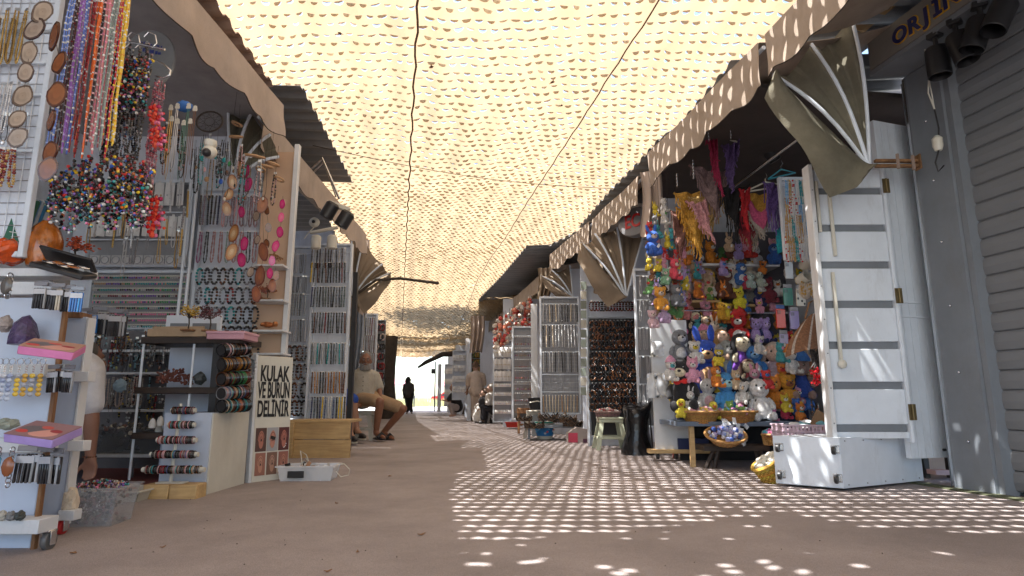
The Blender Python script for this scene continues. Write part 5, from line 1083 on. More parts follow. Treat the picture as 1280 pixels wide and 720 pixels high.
q = thing('desk_fan', 'small white fan head in the dark gap of the second stall', 'fan', F(393, 278, 6.3)); part('cage', MB().lathe([(.03, -.03), (.055, -.01), (.055, .01), (.03, .03)], 18, rot=Matrix.Rotation(PI / 2, 3, 'X')), M['plastic'], q); part('hub', MB().ball((0, -.03, 0), .02), M['dark'], q); part('cord', MB().tube([(0, 0, -.05), (-.06, 0, -.12), (-.1, 0, -.18)], .006, 5), M['plastic'], q)
# ============================================================ right side: toy stall and beyond
rn = random.Random(21)
# --- white storage cart standing on end, casters on its face
c1, c2, c3 = V(2.02, 3.86, 0), V(2.76, 4.24, 0), V(1.71, 4.10, 0); h_ = .30
q = thing('storage_cart', 'white wheeled storage cart lying with its casters facing the alley', 'cart', c1)
part('carcass', WM(q).prism([c3 + V(0, 0, .02), c1 + V(0, 0, .02), c2 + V(0, 0, .02), c2 + c3 - c1 + V(0, 0, .02)], (0, 0, h_)), M['white'], q)
u_ = (c3 - c1).normalized(); nf = V(-u_.y, u_.x, 0) * (1 if -u_.y * 0 + u_.x * -1 < 0 else 1); nf = V(u_.y, -u_.x, 0); nf = nf if nf.y < 0 else -nf
part('face_panel', WM(q).prism([c1 + nf * .004 + V(0, 0, .025) + u_ * .01, c3 + nf * .004 + V(0, 0, .025) - u_ * .01, c3 + nf * .004 + V(0, 0, h_ + .01) - u_ * .01, c1 + nf * .004 + V(0, 0, h_ + .01) + u_ * .01], -nf * .003), M['white'], q)
L_ = (c3 - c1).length
for k, (a, z) in enumerate([(.07, .08), (.07, .25), (.90, .08), (.90, .25)]):
    p = c1 + u_ * (L_ * a) + nf * .035 + V(0, 0, z); g = part('caster', MB().box((0, .03, 0), (.05, .006, .05), .001).box((.013, .01, 0), (.003, .04, .03)).box((-.013, .01, 0), (.003, .04, .03)), M['steel'], q, loc=p - c1, rot=(.0, 0, math.atan2(nf.y, nf.x) + PI / 2))
    part('wheel', MB().lathe([(.008, -.01), (.024, -.01), (.026, 0), (.024, .01), (.008, .01)], 18, (0, -.015, -.004), rot=Matrix.Rotation(PI / 2, 3, 'Y')), M['dark'], g)
for (a, b) in ((c1, c2),):
    for z in (.04, h_):
        for k in range(5): p = a.lerp(b, .05 + .22 * k); part('screw', MB().ball((0, 0, 0), .005, 6, 4), M['steel'], q, loc=p - c1 + V(.003, -.004, z))
# --- folding door A with grey bands, door B behind it
YD = 3.98
q = wthing('folding_door', 'white folding shop door with seven grey grooves and brass hinges beside the toys', 'door', 1085, 553, YD)
a0, a1, b0, b1 = F(1018, 210, YD), F(1104, 210, YD), F(1046, 553, YD), F(1127, 553, YD); X0, X1 = (a0.x + b0.x) / 2 - .03, (a1.x + b1.x) / 2 + .0; zt, zb_ = 2.03, b0.z
zs = [F(1080, y, YD).z for y in (205, 240, 286, 332, 381, 432, 482, 535)] + [zb_]
zs[0] = zt + .1
for k in range(8): part('panel', WM(q).box(((X0 + X1) / 2, YD, (zs[k] + zs[k + 1]) / 2), (X1 - X0, .04, zs[k] - zs[k + 1] - .048), .003), M['white'], q)
for k in range(1, 8): part('groove', WM(q).box(((X0 + X1) / 2, YD + .008, zs[k]), (X1 - X0 - .01, .03, .06)), M['grey'], q)
part('edge_board', WM(q).box((X0 - .018, YD - .015, (zt + .1 + zb_) / 2), (.03, .09, zt + .1 - zb_), .003), M['whitewood'], q)
part('edge_board', WM(q).box((X1 + .012, YD - .006, (zt + .1 + zb_) / 2), (.022, .06, zt + .1 - zb_), .003), M['white'], q)
brass = mat('brass_hinge', (.16, .12, .06), .45, metal=.9)
for y in (235, 371, 515): part('hinge', MB().box((0, 0, 0), (.045, .008, .10), .001).tube([(0, -.006, -.05), (0, -.006, .05)], .007, 8), brass, q, loc=V(X1 + .02, YD - .045, F(1110, y, YD).z) - q.location)
for x0, y0, x1, y1 in ((1020, 226, 1026, 290), (1035, 213, 1044, 320), (1040, 340, 1053, 450)):
    a = F(x0, y0, YD - .04); b = F(x1, y1, YD - .04); xm = (a.x + b.x) / 2; part('slide_bar', WM(q).box((xm, YD - .035, (a.z + b.z) / 2), (.02, .02, a.z - b.z), .003), M['plastic'], q)
p = F(1053, 455, YD - .04); part('latch_knob', WM(q).ball(p, (.028, .02, .03), 12, 8), M['plastic'], q)
for k in range(9): part('screw', MB().ball((0, 0, 0), .005, 6, 4), M['grey'], q, loc=V(X0 - .018, YD - .062, zb_ + .12 + k * .22) - q.location)
q = wthing('folding_door', 'narrower white door leaf with vertical board grooves between hinges and pillar', 'door', 1150, 568, 4.12)
A_, B_ = V(X1 + .035, 4.02, 0), V(2.86, 4.12, 0); zt2, zb2 = 2.50, F(1160, 572, 4.1).z; d_ = (B_ - A_); n4 = 5
for k in range(n4):
    s0_, s1_ = A_ + d_ * (k / n4 + .004), A_ + d_ * ((k + 1) / n4 - .004); m = WM(q)
    m.prism([s0_ + V(0, 0, zb2), s1_ + V(0, 0, zb2), s1_ + V(-.01, .04, zb2), s0_ + V(-.01, .04, zb2)], (0, 0, zt2 - zb2)); part('board', m, M['white'], q)
part('backing', WM(q).prism([A_ + V(0, .02, zb2), B_ + V(0, .02, zb2), B_ + V(0, .035, zb2), A_ + V(0, .035, zb2)], (0, 0, zt2 - zb2 - .01)), M['grey'], q)
for zz in (F(1150, 380, 4.1).z, F(1150, 398, 4.1).z): part('batten', WM(q).prism([A_ + V(0, -.012, zz), B_ + V(0, -.012, zz), B_ + V(0, 0, zz), A_ + V(0, 0, zz)], (0, 0, .012)), M['white'], q)
part('latch', WM(q).tube([B_ + V(-.05, -.03, zb2 + .05), B_ + V(.02, -.04, zb2 + .05), B_ + V(.02, -.04, zb2 - .02), B_ + V(-.02, -.04, zb2 - .02)], .009, 8), M['dark'], q)
q = wthing('steel_trestle', 'dark trestle foot in the shade behind the storage cart', 'trestle', 1170, 600, 4.5); part('leg', bx(WM(q), 1155, 560, 1162, 603, 4.5, .04), M['dark'], q); part('leg', bx(WM(q), 1186, 560, 1192, 603, 4.5, .04), M['dark'], q); part('foot', bx(WM(q), 1150, 598, 1196, 603, 4.48, .1), M['dark'], q)
q = wthing('flat_carton', 'pink white flat carton on the floor behind the cart', 'carton', 1180, 592, 4.4); part('carton', bx(WM(q), 1170, 588, 1190, 594, 4.4, .1), mat('pinkish_card', (.5, .35, .34), .8), q)
# --- plush toys ---------------------------------------------------------
PM = {}
tagme = MB().box((0, 0, 0), (.09, .006, .13), 0, col=(.7, .7, .7)).mesh('price_tag', M['vc'], False)
def pme(kind, col, n=(10, 7)):
    col = tuple(min(.85, c * 1.3) for c in col)
    key = (kind, col)
    if key not in PM:
        m = MB()
        if kind == 'body': m.lathe([(.001, 0), (.17, .02), (.215, .12), (.20, .26), (.15, .40), (.09, .47), (.001, .49)], 14, col=col, sy=.85, capb=False, capt=False)
        elif kind == 'head':
            m.ball((0, 0, 0), (.195, .175, .185), 18, 13, col=col); m.v = [v + Vector((0, 0, -.03 * (1 - abs(v.x) * 3) if v.z < 0 else 0)) + Vector((0, -.02 if v.y < 0 and v.z < 0 else 0, 0)) for v in m.v]
        elif kind == 'arm': m.tube([(0, 0, 0), (.05, -.02, -.07), (.075, -.05, -.15), (.07, -.08, -.21)], [.045, .058, .062, .045], 8, col=col)
        elif kind == 'leg': m.tube([(0, 0, 0), (.04, -.10, -.02), (.06, -.19, -.03), (.065, -.25, -.03)], [.07, .075, .07, .06], 9, col=col); m.ball((.065, -.26, -.01), (.065, .035, .085), 9, 6, col=col)
        elif kind == 'eround': m.lathe([(.001, -.025), (.07, -.02), (.078, 0), (.06, .012), (.03, .0)], 12, col=col, rot=Matrix.Rotation(PI / 2, 3, 'X'), capb=False)
        elif kind == 'elong': m.lathe([(.02, 0), (.05, .08), (.055, .18), (.03, .27), (.001, .30)], 8, col=col, sy=.35, capb=True)
        elif kind == 'epoint': m.lathe([(.065, -.02), (.05, .05), (.02, .11), (.001, .13)], 8, col=col, sy=.5)
        elif kind == 'muz': m.ball((0, 0, 0), (.10, .07, .075), 10, 7, col=col)
        elif kind == 'nose': m.ball((0, 0, 0), (.03, .02, .022), 8, 6, col=col)
        elif kind == 'eye': m.ball((0, 0, 0), .023, 8, 6, col=(.01, .01, .01)); m.ball((-.006, -.018, .008), .007, 5, 4, col=(.8, .8, .8))
        elif kind == 'hair': 
            m.ball((0, .03, .03), (.22, .195, .205), 14, 10, col=col, wob=.1); m.v = [v + Vector((0, .10 if v.y < -.06 and v.z < .10 else 0, 0)) for v in m.v]
        elif kind == 'locks': m.tube([(0, 0, .1), (.03, 0, -.05), (.02, -.02, -.2), (.04, -.02, -.32)], [.06, .075, .07, .02], 8, col=col)
        elif kind == 'dress': m.lathe([(.26, 0), (.27, .03), (.19, .2), (.13, .36), (.09, .46)], 16, col=col, sy=.9)
        elif kind == 'hat': m.lathe([(.215, 0), (.21, .05), (.15, .14), (.05, .24), (.001, .26)], 14, col=col, sy=.9, capt=False)
        elif kind == 'bow': m.ball((-.06, 0, 0), (.06, .025, .045), 8, 6, col=col); m.ball((.06, 0, 0), (.06, .025, .045), 8, 6, col=col); m.ball((0, -.01, 0), (.025, .025, .025), 7, 5, col=col)
        elif kind == 'belly': m.ball((0, 0, 0), (.13, .05, .15), 12, 8, col=col)
        if kind not in ('eye', 'nose', 'bow'): m.v = [v * (1 + .05 * noise.noise(v * 34) + .04 * noise.noise(v * 9 + V(len(PM), 0, 0))) for v in m.v]
        PM[key] = m.mesh(kind, M['plush'] if kind not in ('eye', 'nose') else M['vcg'], True, 70)
    return PM[key]
def plush(label, px, py, hpx, Y, col, face=None, ears='eround', hat=None, hair=None, dress=None, bow=None, belly=None, limb=None, rz=None, grp=None, lean=0, full=None, earc=None, name=None):
    """px, py: centre of the toy in the photograph, hpx its height there"""
    h = size(hpx, Y); s_ = h / .95; c = F(px, py + hpx * .5, Y); rr_ = random.Random(int(px * 13 + py * 7)); rz = rr_.uniform(-.45, .45) if rz is None else rz
    q = thing(name or 'plush_toy', label, 'doll' if hair else 'plush toy', c, 0, grp, rot=(rr_.uniform(-.08, .08), lean + rr_.uniform(-.12, .12), rz)); q.scale = (s_,) * 3; full = hpx >= 18 if full is None else full
    face = face or col; limb = limb or (face if hair else col); off = V(0, 0, .03)
    part('body', pme('dress' if dress and hair else 'body', dress or col), None, q, loc=off)
    hd = part('head', pme('head', face if hair else col), None, q, loc=V(0, -.02, .66), rot=(rr_.uniform(-.1, .15), rr_.uniform(-.15, .15), 0))
    for s2 in (-1, 1):
        a = part('arm', pme('arm', limb), None, q, loc=V(.14 * s2, -.02, .43)); a.scale = (s2, 1, 1)
        a = part('leg', pme('leg', limb), None, q, loc=V(.09 * s2, -.06, .09)); a.scale = (s2, 1, 1)
        part('eye', pme('eye', (0, 0, 0)), None, hd, loc=V(.07 * s2, -.165, .03))
        if ears and not hair:
            a = part('ear', pme(ears, earc or col), None, hd, loc={'eround': V(.145 * s2, 0, .14), 'elong': V(.09 * s2, .0, .13), 'epoint': V(.115 * s2, 0, .13)}[ears], rot=(0, (.25 if ears != 'elong' else .3 * rr_.random()) * s2, 0))
    if not hair: part('muzzle', pme('muz', face), None, hd, loc=V(0, -.16, -.05)); part('nose', pme('nose', (.02, .015, .015)), None, hd, loc=V(0, -.235, -.025))
    else:
        part('hair', pme('hair', hair), None, hd, loc=V(0, .02, .0)); part('nose', pme('nose', tuple(x * .8 for x in face)), None, hd, loc=V(0, -.195, -.02)).scale = (.5, .6, .5)
        for s2 in (-1, 1): part('hair_lock', pme('locks', hair), None, hd, loc=V(.19 * s2, .03, .0)).scale = (s2, 1, 1)
    if full and not hair:
        for s2 in (-1, 1): part('foot_pad', pme('muz', face), None, q, loc=V(.155 * s2, -.325, .085)).scale = (.5, .25, .7)
    if hpx < 60 and rr_.random() < .3: part('price_tag', tagme, None, q, loc=V(.12, -.2, .3), rot=(.3, .4, .5))
    if belly: part('belly', pme('belly', belly), None, q, loc=V(0, -.14, .26))
    if hat: part('hat', pme('hat', hat), None, hd, loc=V(0, 0, .10))
    if bow: part('bow', pme('bow', bow), None, q, loc=V(0, -.17, .46))
    return q
K = CC; BL = (.02, .07, .42)
YT1, YT2 = 5.35, 5.75
HC0 = [('pink', (.8, .3, .42)), ('blue', (.05, .2, .6)), ('yellow', (.8, .5, .03)), ('red', (.6, .03, .03)), ('orange', (.75, .2, .02)), ('white', (.65, .63, .6)), ('brown', (.2, .08, .03)), ('lilac', (.4, .3, .6)), ('grey', (.22, .23, .25)), ('green', (.12, .3, .1)), ('black', (.015, .015, .02)), ('cream', (.6, .45, .3)), ('teal', (.05, .35, .4))]
TOYS = [  # label, x, y, h, Y, args
 ('black and cream teddy with a red bow at the left front of the toy table', 857, 478, 82, YT1, dict(col=K['black'], face=K['cream'], bow=K['red'], limb=K['black'])),
 ('grey bear with pale muzzle and pink ears above the black teddy', 850, 432, 58, YT2, dict(col=(.2, .21, .23), face=(.6, .6, .6), earc=K['pink'], belly=(.6, .6, .6))),
 ('royal blue rabbit with long upright ears, behind the front row of toys', 886, 455, 84, YT2 - .1, dict(col=BL, face=K['tan'], ears='elong', belly=K['tan'])),
 ('light blue koala with darker face at the centre of the toy table', 911, 490, 66, YT1, dict(col=(.06, .28, .6), face=(.35, .6, .8), ears='elong', earc=(.05, .15, .4))),
 ('white rabbit with pink ears sitting behind the left wicker basket', 884, 492, 44, YT1 + .1, dict(col=(.7, .66, .66), face=(.75, .7, .7), ears='elong', earc=K['rose'], belly=K['rose'])),
 ('silver grey round plush with a white face, centre of the pile', 912, 446, 58, YT2, dict(col=(.3, .32, .3), face=(.6, .6, .58), ears=None)),
 ('doll with black hair and a purple dress', 927, 440, 58, YT2 - .05, dict(col=K['purple'], face=K['cream'], hair=K['black'], dress=(.16, .05, .38))),
 ('blue bear with a blue and white striped shirt', 947, 452, 56, YT2 - .1, dict(col=(.03, .18, .5), face=(.2, .4, .7), belly=(.65, .7, .75))),
 ('doll with silver hair and a pale pink dress', 967, 452, 60, YT2 - .1, dict(col=K['rose'], face=(.65, .45, .36), hair=(.5, .42, .36), dress=(.45, .35, .42))),
 ('white dog with dark patches standing at the right wicker basket', 954, 498, 66, YT1 - .05, dict(col=(.72, .7, .66), face=(.75, .74, .7), earc=K['black'], belly=(.75, .74, .7))),
 ('orange plush cub beside the white dog', 971, 490, 46, YT1 + .1, dict(col=(.75, .22, .02), ears='epoint', face=(.75, .4, .1))),
 ('brown and yellow lion cub on the toy table', 987, 487, 44, YT1 + .1, dict(col=(.6, .28, .02), hair=None, face=(.25, .07, .02), limb=(.7, .35, .02))),
 ('doll with blue cap and blue overalls, right end of the toy table', 1004, 470, 66, YT1 + .15, dict(col=BL, face=(.3, .2, .17), hair=(.3, .12, .05), dress=(.02, .06, .3), hat=(.03, .15, .45))),
 ('small black and white panda between the baskets', 937, 488, 36, YT1 + .02, dict(col=K['black'], face=(.7, .7, .68), belly=(.65, .65, .63))),
 ('dark red doll with brown hair in the middle of the pile', 938, 466, 36, YT2 - .2, dict(col=K['dred'], face=K['cream'], hair=(.06, .02, .01), dress=K['dred'])),
 ('yellow duckling at the left rim of the front basket', 852, 510, 26, YT1 - .15, dict(col=K['yellow'], face=K['orange'], ears=None)),
 ('yellow duckling inside the left wicker basket', 893, 512, 24, YT1 - .1, dict(col=K['yellow'], face=K['orange'], ears=None)),
 ('white kitten with pink bow in the left wicker basket', 874, 512, 26, YT1 - .1, dict(col=(.72, .66, .66), bow=K['pink'], ears='epoint')),
 ('gnome with white beard and a red pointed hat hanging under the shelf', 924, 410, 48, YT2 + .1, dict(col=K['red'], face=(.7, .66, .62), hat=K['red'], ears=None, belly=(.7, .68, .66))),
 ('lilac plush with dark eyes, left of a pair under the rail', 944, 412, 34, YT2 + .1, dict(col=K['lilac'], face=K['lilac'], limb=K['navy'])),
 ('lilac plush with dark eyes, right of a pair under the rail', 958, 412, 34, YT2 + .1, dict(col=K['lilac'], face=(.5, .4, .65), limb=K['navy'])),
 ('doll with light brown hair and cream face in the second row', 906, 430, 42, YT2 + .05, dict(col=K['pink'], face=(.65, .45, .33), hair=(.35, .2, .08), dress=K['mauve'])),
 ('orange and white fox head plush beside the grey bear', 850, 402, 26, YT2 + .2, dict(col=(.7, .2, .03), face=(.7, .6, .5), ears='epoint')),
 ('black haired doll in the row under the lower shelf', 868, 402, 32, YT2 + .2, dict(col=K['black'], face=K['cream'], hair=K['black'], dress=K['black'])),
 ('golden lion with pale face in the row under the lower shelf', 884, 402, 30, YT2 + .2, dict(col=(.6, .3, .05), face=(.7, .62, .5))),
 ('pink elf doll with rose cap behind the blue rabbit', 882, 425, 36, YT2 + .1, dict(col=K['rose'], face=(.6, .42, .32), hair=(.5, .2, .1), dress=K['rose'], hat=K['pink'])),
 ('cream rabbit with drooping ears above the royal blue rabbit', 893, 412, 28, YT2 + .1, dict(col=(.65, .55, .45), ears='elong')),
 ('rose pink bear leaning on the lower left shelf', 859, 382, 36, YT2 + .2, dict(col=(.55, .2, .2), face=(.4, .12, .1))),
 ('brown bear in the gap right of the pink bear', 900, 392, 28, YT2 + .25, dict(col=(.25, .12, .05))),
 ('yellow orange seahorse shaped plush hanging from a hook', 903, 388, 26, YT2 + .1, dict(col=(.75, .35, .02), ears=None)),
 ('doll with rosy hair, left of three on the upper shelf', 862, 352, 30, YT2 + .3, dict(col=(.3, .3, .33), face=(.65, .42, .34), hair=(.35, .1, .12), dress=(.35, .33, .36))),
 ('doll with golden hair, middle of three on the upper shelf', 874, 350, 30, YT2 + .3, dict(col=K['pink'], face=(.68, .45, .32), hair=(.7, .38, .06), dress=K['rose'])),
 ('doll with a golden bun, right of three on the upper shelf', 886, 349, 32, YT2 + .3, dict(col=K['green'], face=(.68, .45, .32), hair=(.75, .42, .05), dress=(.3, .35, .12))),
 ('small pink pig sitting below the golden haired doll', 876, 363, 22, YT2 + .2, dict(col=(.7, .25, .32))),
 ('small green frog below the doll with the bun', 887, 366, 18, YT2 + .2, dict(col=(.15, .3, .06), ears=None)),
 ('white ball shaped plush at the end of the upper shelf', 893, 364, 14, YT2 + .2, dict(col=(.6, .6, .58), ears=None)),
 ('dark brown monkey with white face', 905, 352, 46, YT2 + .2, dict(col=(.12, .035, .015), face=(.65, .6, .55), limb=(.10, .03, .012))),
 ('white lamb beside the dark brown monkey', 918, 345, 34, YT2 + .25, dict(col=(.6, .58, .54), face=(.5, .42, .36))),
 ('white and blue plush penguin', 926, 341, 34, YT2 + .2, dict(col=(.04, .15, .45), face=(.65, .66, .68), belly=(.7, .7, .7), ears=None)),
 ('cream kitten with orange ears', 938, 338, 30, YT2 + .3, dict(col=(.65, .6, .5), earc=(.7, .35, .05), ears='epoint')),
 ('bright yellow chick on the lower right shelf', 926, 372, 30, YT2 + .1, dict(col=(.85, .6, .03), face=(.85, .5, .03), ears='epoint')),
 ('grey owl plush behind the yellow chick', 938, 365, 28, YT2 + .3, dict(col=(.25, .25, .24), face=(.55, .5, .45), ears='epoint')),
 ('navy and yellow plush fish on the right shelf', 950, 370, 28, YT2 + .2, dict(col=K['navy'], face=(.7, .4, .03), ears=None)),
 ('dark red plush bag shaped toy on the right shelf', 962, 362, 36, YT2 + .2, dict(col=(.18, .015, .03), face=(.12, .01, .02))),
 ('orange round plush cushion with a face, top shelf left', 857, 316, 34, YT2 + .2, dict(col=(.7, .22, .02), ears=None)),
 ('navy blue plush with white feet on the top shelf', 872, 318, 28, YT2 + .3, dict(col=(.012, .02, .10), limb=(.55, .55, .6), ears=None)),
 ('orange kitten with a white face on the top shelf', 889, 314, 32, YT2 + .3, dict(col=(.8, .25, .02), face=(.72, .68, .62), ears='epoint', earc=(.8, .25, .02))),
 ('small green plush turtle on the top shelf', 903, 317, 22, YT2 + .3, dict(col=(.04, .14, .03), ears=None)),
 ('brown plush with cream belly on the top shelf', 913, 322, 28, YT2 + .3, dict(col=(.14, .05, .03), belly=(.6, .55, .45))),
 ('tan monkey with light muzzle on the top shelf', 922, 318, 30, YT2 + .3, dict(col=(.25, .12, .05), face=(.5, .32, .18))),
 ('red and orange plush bird on the top shelf', 935, 308, 30, YT2 + .2, dict(col=(.55, .03, .02), hat=(.7, .3, .04), face=(.7, .4, .1), ears=None)),
 ('white rabbit with pink inner ears on the top shelf', 946, 318, 28, YT2 + .3, dict(col=(.62, .6, .62), earc=K['rose'], ears='elong')),
 ('blue plush with large ears at the right of the top shelf', 968, 316, 32, YT2 + .2, dict(col=(.03, .12, .42), face=(.2, .35, .6), earc=K['rose'], ears='elong')),
 ('white mint green plush in a net bag, left one', 938, 350, 22, YT2 + .1, dict(col=(.4, .5, .46), ears=None)), ('white mint green plush in a net bag, right one', 952, 348, 22, YT2 + .1, dict(col=(.45, .5, .42), ears=None)),
 ('pink and red plush strawberry below the top shelf', 934, 352, 20, YT2 + .15, dict(col=(.6, .06, .12), ears=None)),
 ('multicolour bundle of soft dolls on the right end of the table', 982, 512, 24, YT1, dict(col=(.65, .05, .12), face=(.6, .4, .1))), ('pink plush lying beside the lilac basket', 966, 516, 20, YT1 - .05, dict(col=(.75, .2, .4))), ('small blue plush lying on the table by the tray', 996, 508, 22, YT1, dict(col=(.04, .15, .5))),
 ('mint green small plush in the left basket', 866, 516, 18, YT1 - .12, dict(col=(.35, .6, .4), ears='eround')), ('green tinsel plush in the right wicker basket', 914, 510, 20, YT1 - .1, dict(col=(.25, .45, .1))), ('pink small bear in the right wicker basket', 926, 512, 20, YT1 - .1, dict(col=(.6, .25, .35)))]
for lab, x, y, h, Y, a in TOYS:
    plush(lab, x, y, h * (.86 if h > 50 else 1), Y, **a)
XN = ['by the left basket', 'behind the left basket', 'between the baskets', 'behind the right basket', 'at the right end of the toy table', 'in the back rows of the pile']
for k, (x, y, h, ci) in enumerate([(838, 462, 30, 5), (842, 490, 26, 2), (866, 462, 34, 0), (872, 440, 32, 5), (896, 470, 30, 4), (900, 500, 28, 1), (928, 490, 30, 5), (932, 512, 22, 3), (920, 474, 26, 11), (978, 468, 32, 4), (990, 450, 34, 5), (998, 496, 28, 0), (960, 474, 26, 3), (944, 474, 30, 0), (984, 504, 24, 2), (1010, 500, 26, 1), (862, 500, 26, 5), (888, 505, 24, 0), (976, 440, 28, 12), (1012, 455, 30, 11), (898, 445, 26, 2), (948, 430, 26, 5), (910, 512, 22, 5), (968, 500, 28, 5), (1000, 515, 24, 4)]):
    nm, c = HC0[ci]; plush(f'{nm} medium plush toy ' + XN[0 if x < 860 and y > 480 else 1 if x < 895 and y > 480 else 2 if x < 915 and y > 480 else 3 if x < 960 and y > 480 else 4 if x > 965 else 5], x, y, h, 5.28 + .2 * (k % 2), c, face=HC0[(ci * 5 + k) % 13][1] if k % 3 == 0 else (.72, .68, .62), ears=['eround', 'elong', 'epoint'][k % 3], grp='medium plush toys wedged between the large ones', hat=HC0[(k * 3) % 13][1] if k % 5 == 0 else None, bow=HC0[(k * 7) % 13][1] if k % 4 == 0 else None)
# columns of small hanging toys
HC = [('pink', (.8, .3, .42)), ('blue', (.05, .2, .6)), ('yellow', (.8, .5, .03)), ('red', (.6, .03, .03)), ('orange', (.75, .2, .02)), ('white', (.65, .63, .6)), ('brown', (.2, .08, .03)), ('lilac', (.4, .3, .6)), ('grey', (.22, .23, .25)), ('green', (.12, .3, .1)), ('black', (.015, .015, .02)), ('cream', (.6, .45, .3)), ('teal', (.05, .35, .4))]
cols_ = [(821, 262, 392), (832, 255, 395), (843, 275, 398), (854, 300, 372), (814, 285, 380), (848, 330, 400)]; spec = {}
for ci, (x, y0, y1) in enumerate(cols_):
    q = thing('toy_garland', ['first', 'second', 'third', 'fourth', 'outermost', 'innermost'][ci] + ' cord of the column of small hanging toys', 'cord', F(x, y0 - 55, 5.35)); part('cord', MB().tube([(0, 0, 0), (0, 0, -size(y1 - y0 + 50, 5.35))], .002, 4), M['bark'], q)
    y = y0
    while y < y1:
        nm, c = HC[rn.randrange(13)]; c2 = HC[rn.randrange(13)][1] if rn.random() < .4 else None; hh = rn.uniform(15, 23)
        plush(f'small {nm} plush key toy hanging in the column left of the toy shelves', x + rn.uniform(-3, 3), y, hh, 5.30 + rn.uniform(-.05, .08), c, face=c2, ears=rn.choice(['eround', 'eround', 'epoint', 'elong']), grp=f'small {nm} hanging toys', rz=rn.uniform(-.9, .9)); y += hh * .74
for lab, x, y, h, col, e in [('blue plush with big ears hanging at the outer left of the toy column', 817, 302, 38, (.02, .10, .45), 'elong'), ('bright pink and red plush hanging at the middle of the toy column', 842, 335, 30, (.75, .06, .1), 'eround'), ('grey and white plush cat hanging low in the toy column', 846, 368, 32, (.15, .16, .18), 'epoint'), ('orange tiger plush hanging low in the toy column', 826, 372, 34, (.75, .3, .03), 'eround'), ('lilac and pink round plush at the bottom of the toy column', 830, 390, 30, (.45, .32, .5), 'eround'), ('pale pink plush at the bottom left of the toy column', 817, 398, 26, (.6, .4, .45), 'eround'), ('green hooded plush hanging in the toy column', 832, 345, 24, (.2, .4, .25), 'eround')]:
    plush(lab, x, y, h, 5.22, col, ears=e, face=(.6, .5, .45))
for k in range(78):
    nm, c = HC[rn.choice([0, 1, 2, 3, 4, 5, 5, 5, 7, 11, 11, 12, 0, 2])]; plush(f'small {nm} plush wedged among the larger toys on the stall', rn.uniform(842, 1000), rn.choice([300, 312, 332, 345, 360, 378, 390, 402, 425, 448, 470, 480]) + rn.uniform(-5, 5), rn.uniform(16, 24), YT2 + rn.uniform(.1, .25), c, face=HC[rn.randrange(13)][1], ears=rn.choice(['eround', 'epoint', 'elong']), grp=f'small {nm} toys among the pile')
# shelves, rails, table
q = wthing('wall_shelving', 'toy stall shelving with wooden rails and steel hook rods', 'shelf', 900, 440, 6.1)
for x0, x1, y in ((842, 915, 329), (842, 900, 375), (905, 980, 380), (905, 975, 330)): part('shelf', bx(WM(q), x0, y, x1, y + 3, 5.95, .4), M['lwood'] if y > 370 else M['whitewood'], q)
for x0, x1, y in ((842, 930, 388), (905, 985, 391)): part('hook_rod', WM(q).tube([F(x0, y, 5.9), F(x1, y, 5.9)], .012, 8), M['steel'], q)
for k in range(9): x = 848 + 15 * k; part('hook', WM(q).tube([F(x, 390, 5.9), F(x, 400, 5.82), F(x + 1, 406, 5.8)], .003, 5), M['steel'], q)
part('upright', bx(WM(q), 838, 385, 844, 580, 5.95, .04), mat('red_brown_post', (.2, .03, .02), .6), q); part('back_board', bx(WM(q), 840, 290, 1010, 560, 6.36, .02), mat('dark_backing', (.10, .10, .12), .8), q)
q = wthing('table', 'dark topped display table carrying the large plush toys', 'table', 915, 582, 5.4)
part('top', bx(WM(q), 846, 527, 992, 533, 5.15, .75), mat('slate_blue_top', (.10, .13, .18), .5), q); part('cloth_front', bx(WM(q), 850, 533, 985, 585, 5.8, .02), M['black_cloth'], q)
for x, d in ((866, 5.22), (985, 5.3)): part('leg', bx(WM(q), x - 3, 533, x + 3, 580 + (5 if x < 900 else 0), d, .035), M['lwood'], q)
q = wthing('riser', 'cloth covered riser behind the front row of plush toys', 'riser', 915, 527, 5.75)
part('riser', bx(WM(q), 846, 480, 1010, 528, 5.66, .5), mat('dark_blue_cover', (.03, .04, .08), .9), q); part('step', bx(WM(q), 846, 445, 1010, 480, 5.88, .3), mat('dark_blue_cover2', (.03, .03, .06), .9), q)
q = wthing('bench', 'low dark brown wooden bench with splayed legs under the toy table', 'bench', 915, 585, 5.2)
part('seat', bx(WM(q), 880, 557, 962, 564, 5.05, .25), M['dwood'], q)
for x0, x1 in ((892, 882), (898, 893), (950, 960), (945, 950)):
    a = F(x0, 563, 5.15); b = F(x1, 586, 5.15); part('leg', WM(q).tube([a, V(b.x, b.y, max(b.z, .0))], .018, 6), M['dwood'], q)
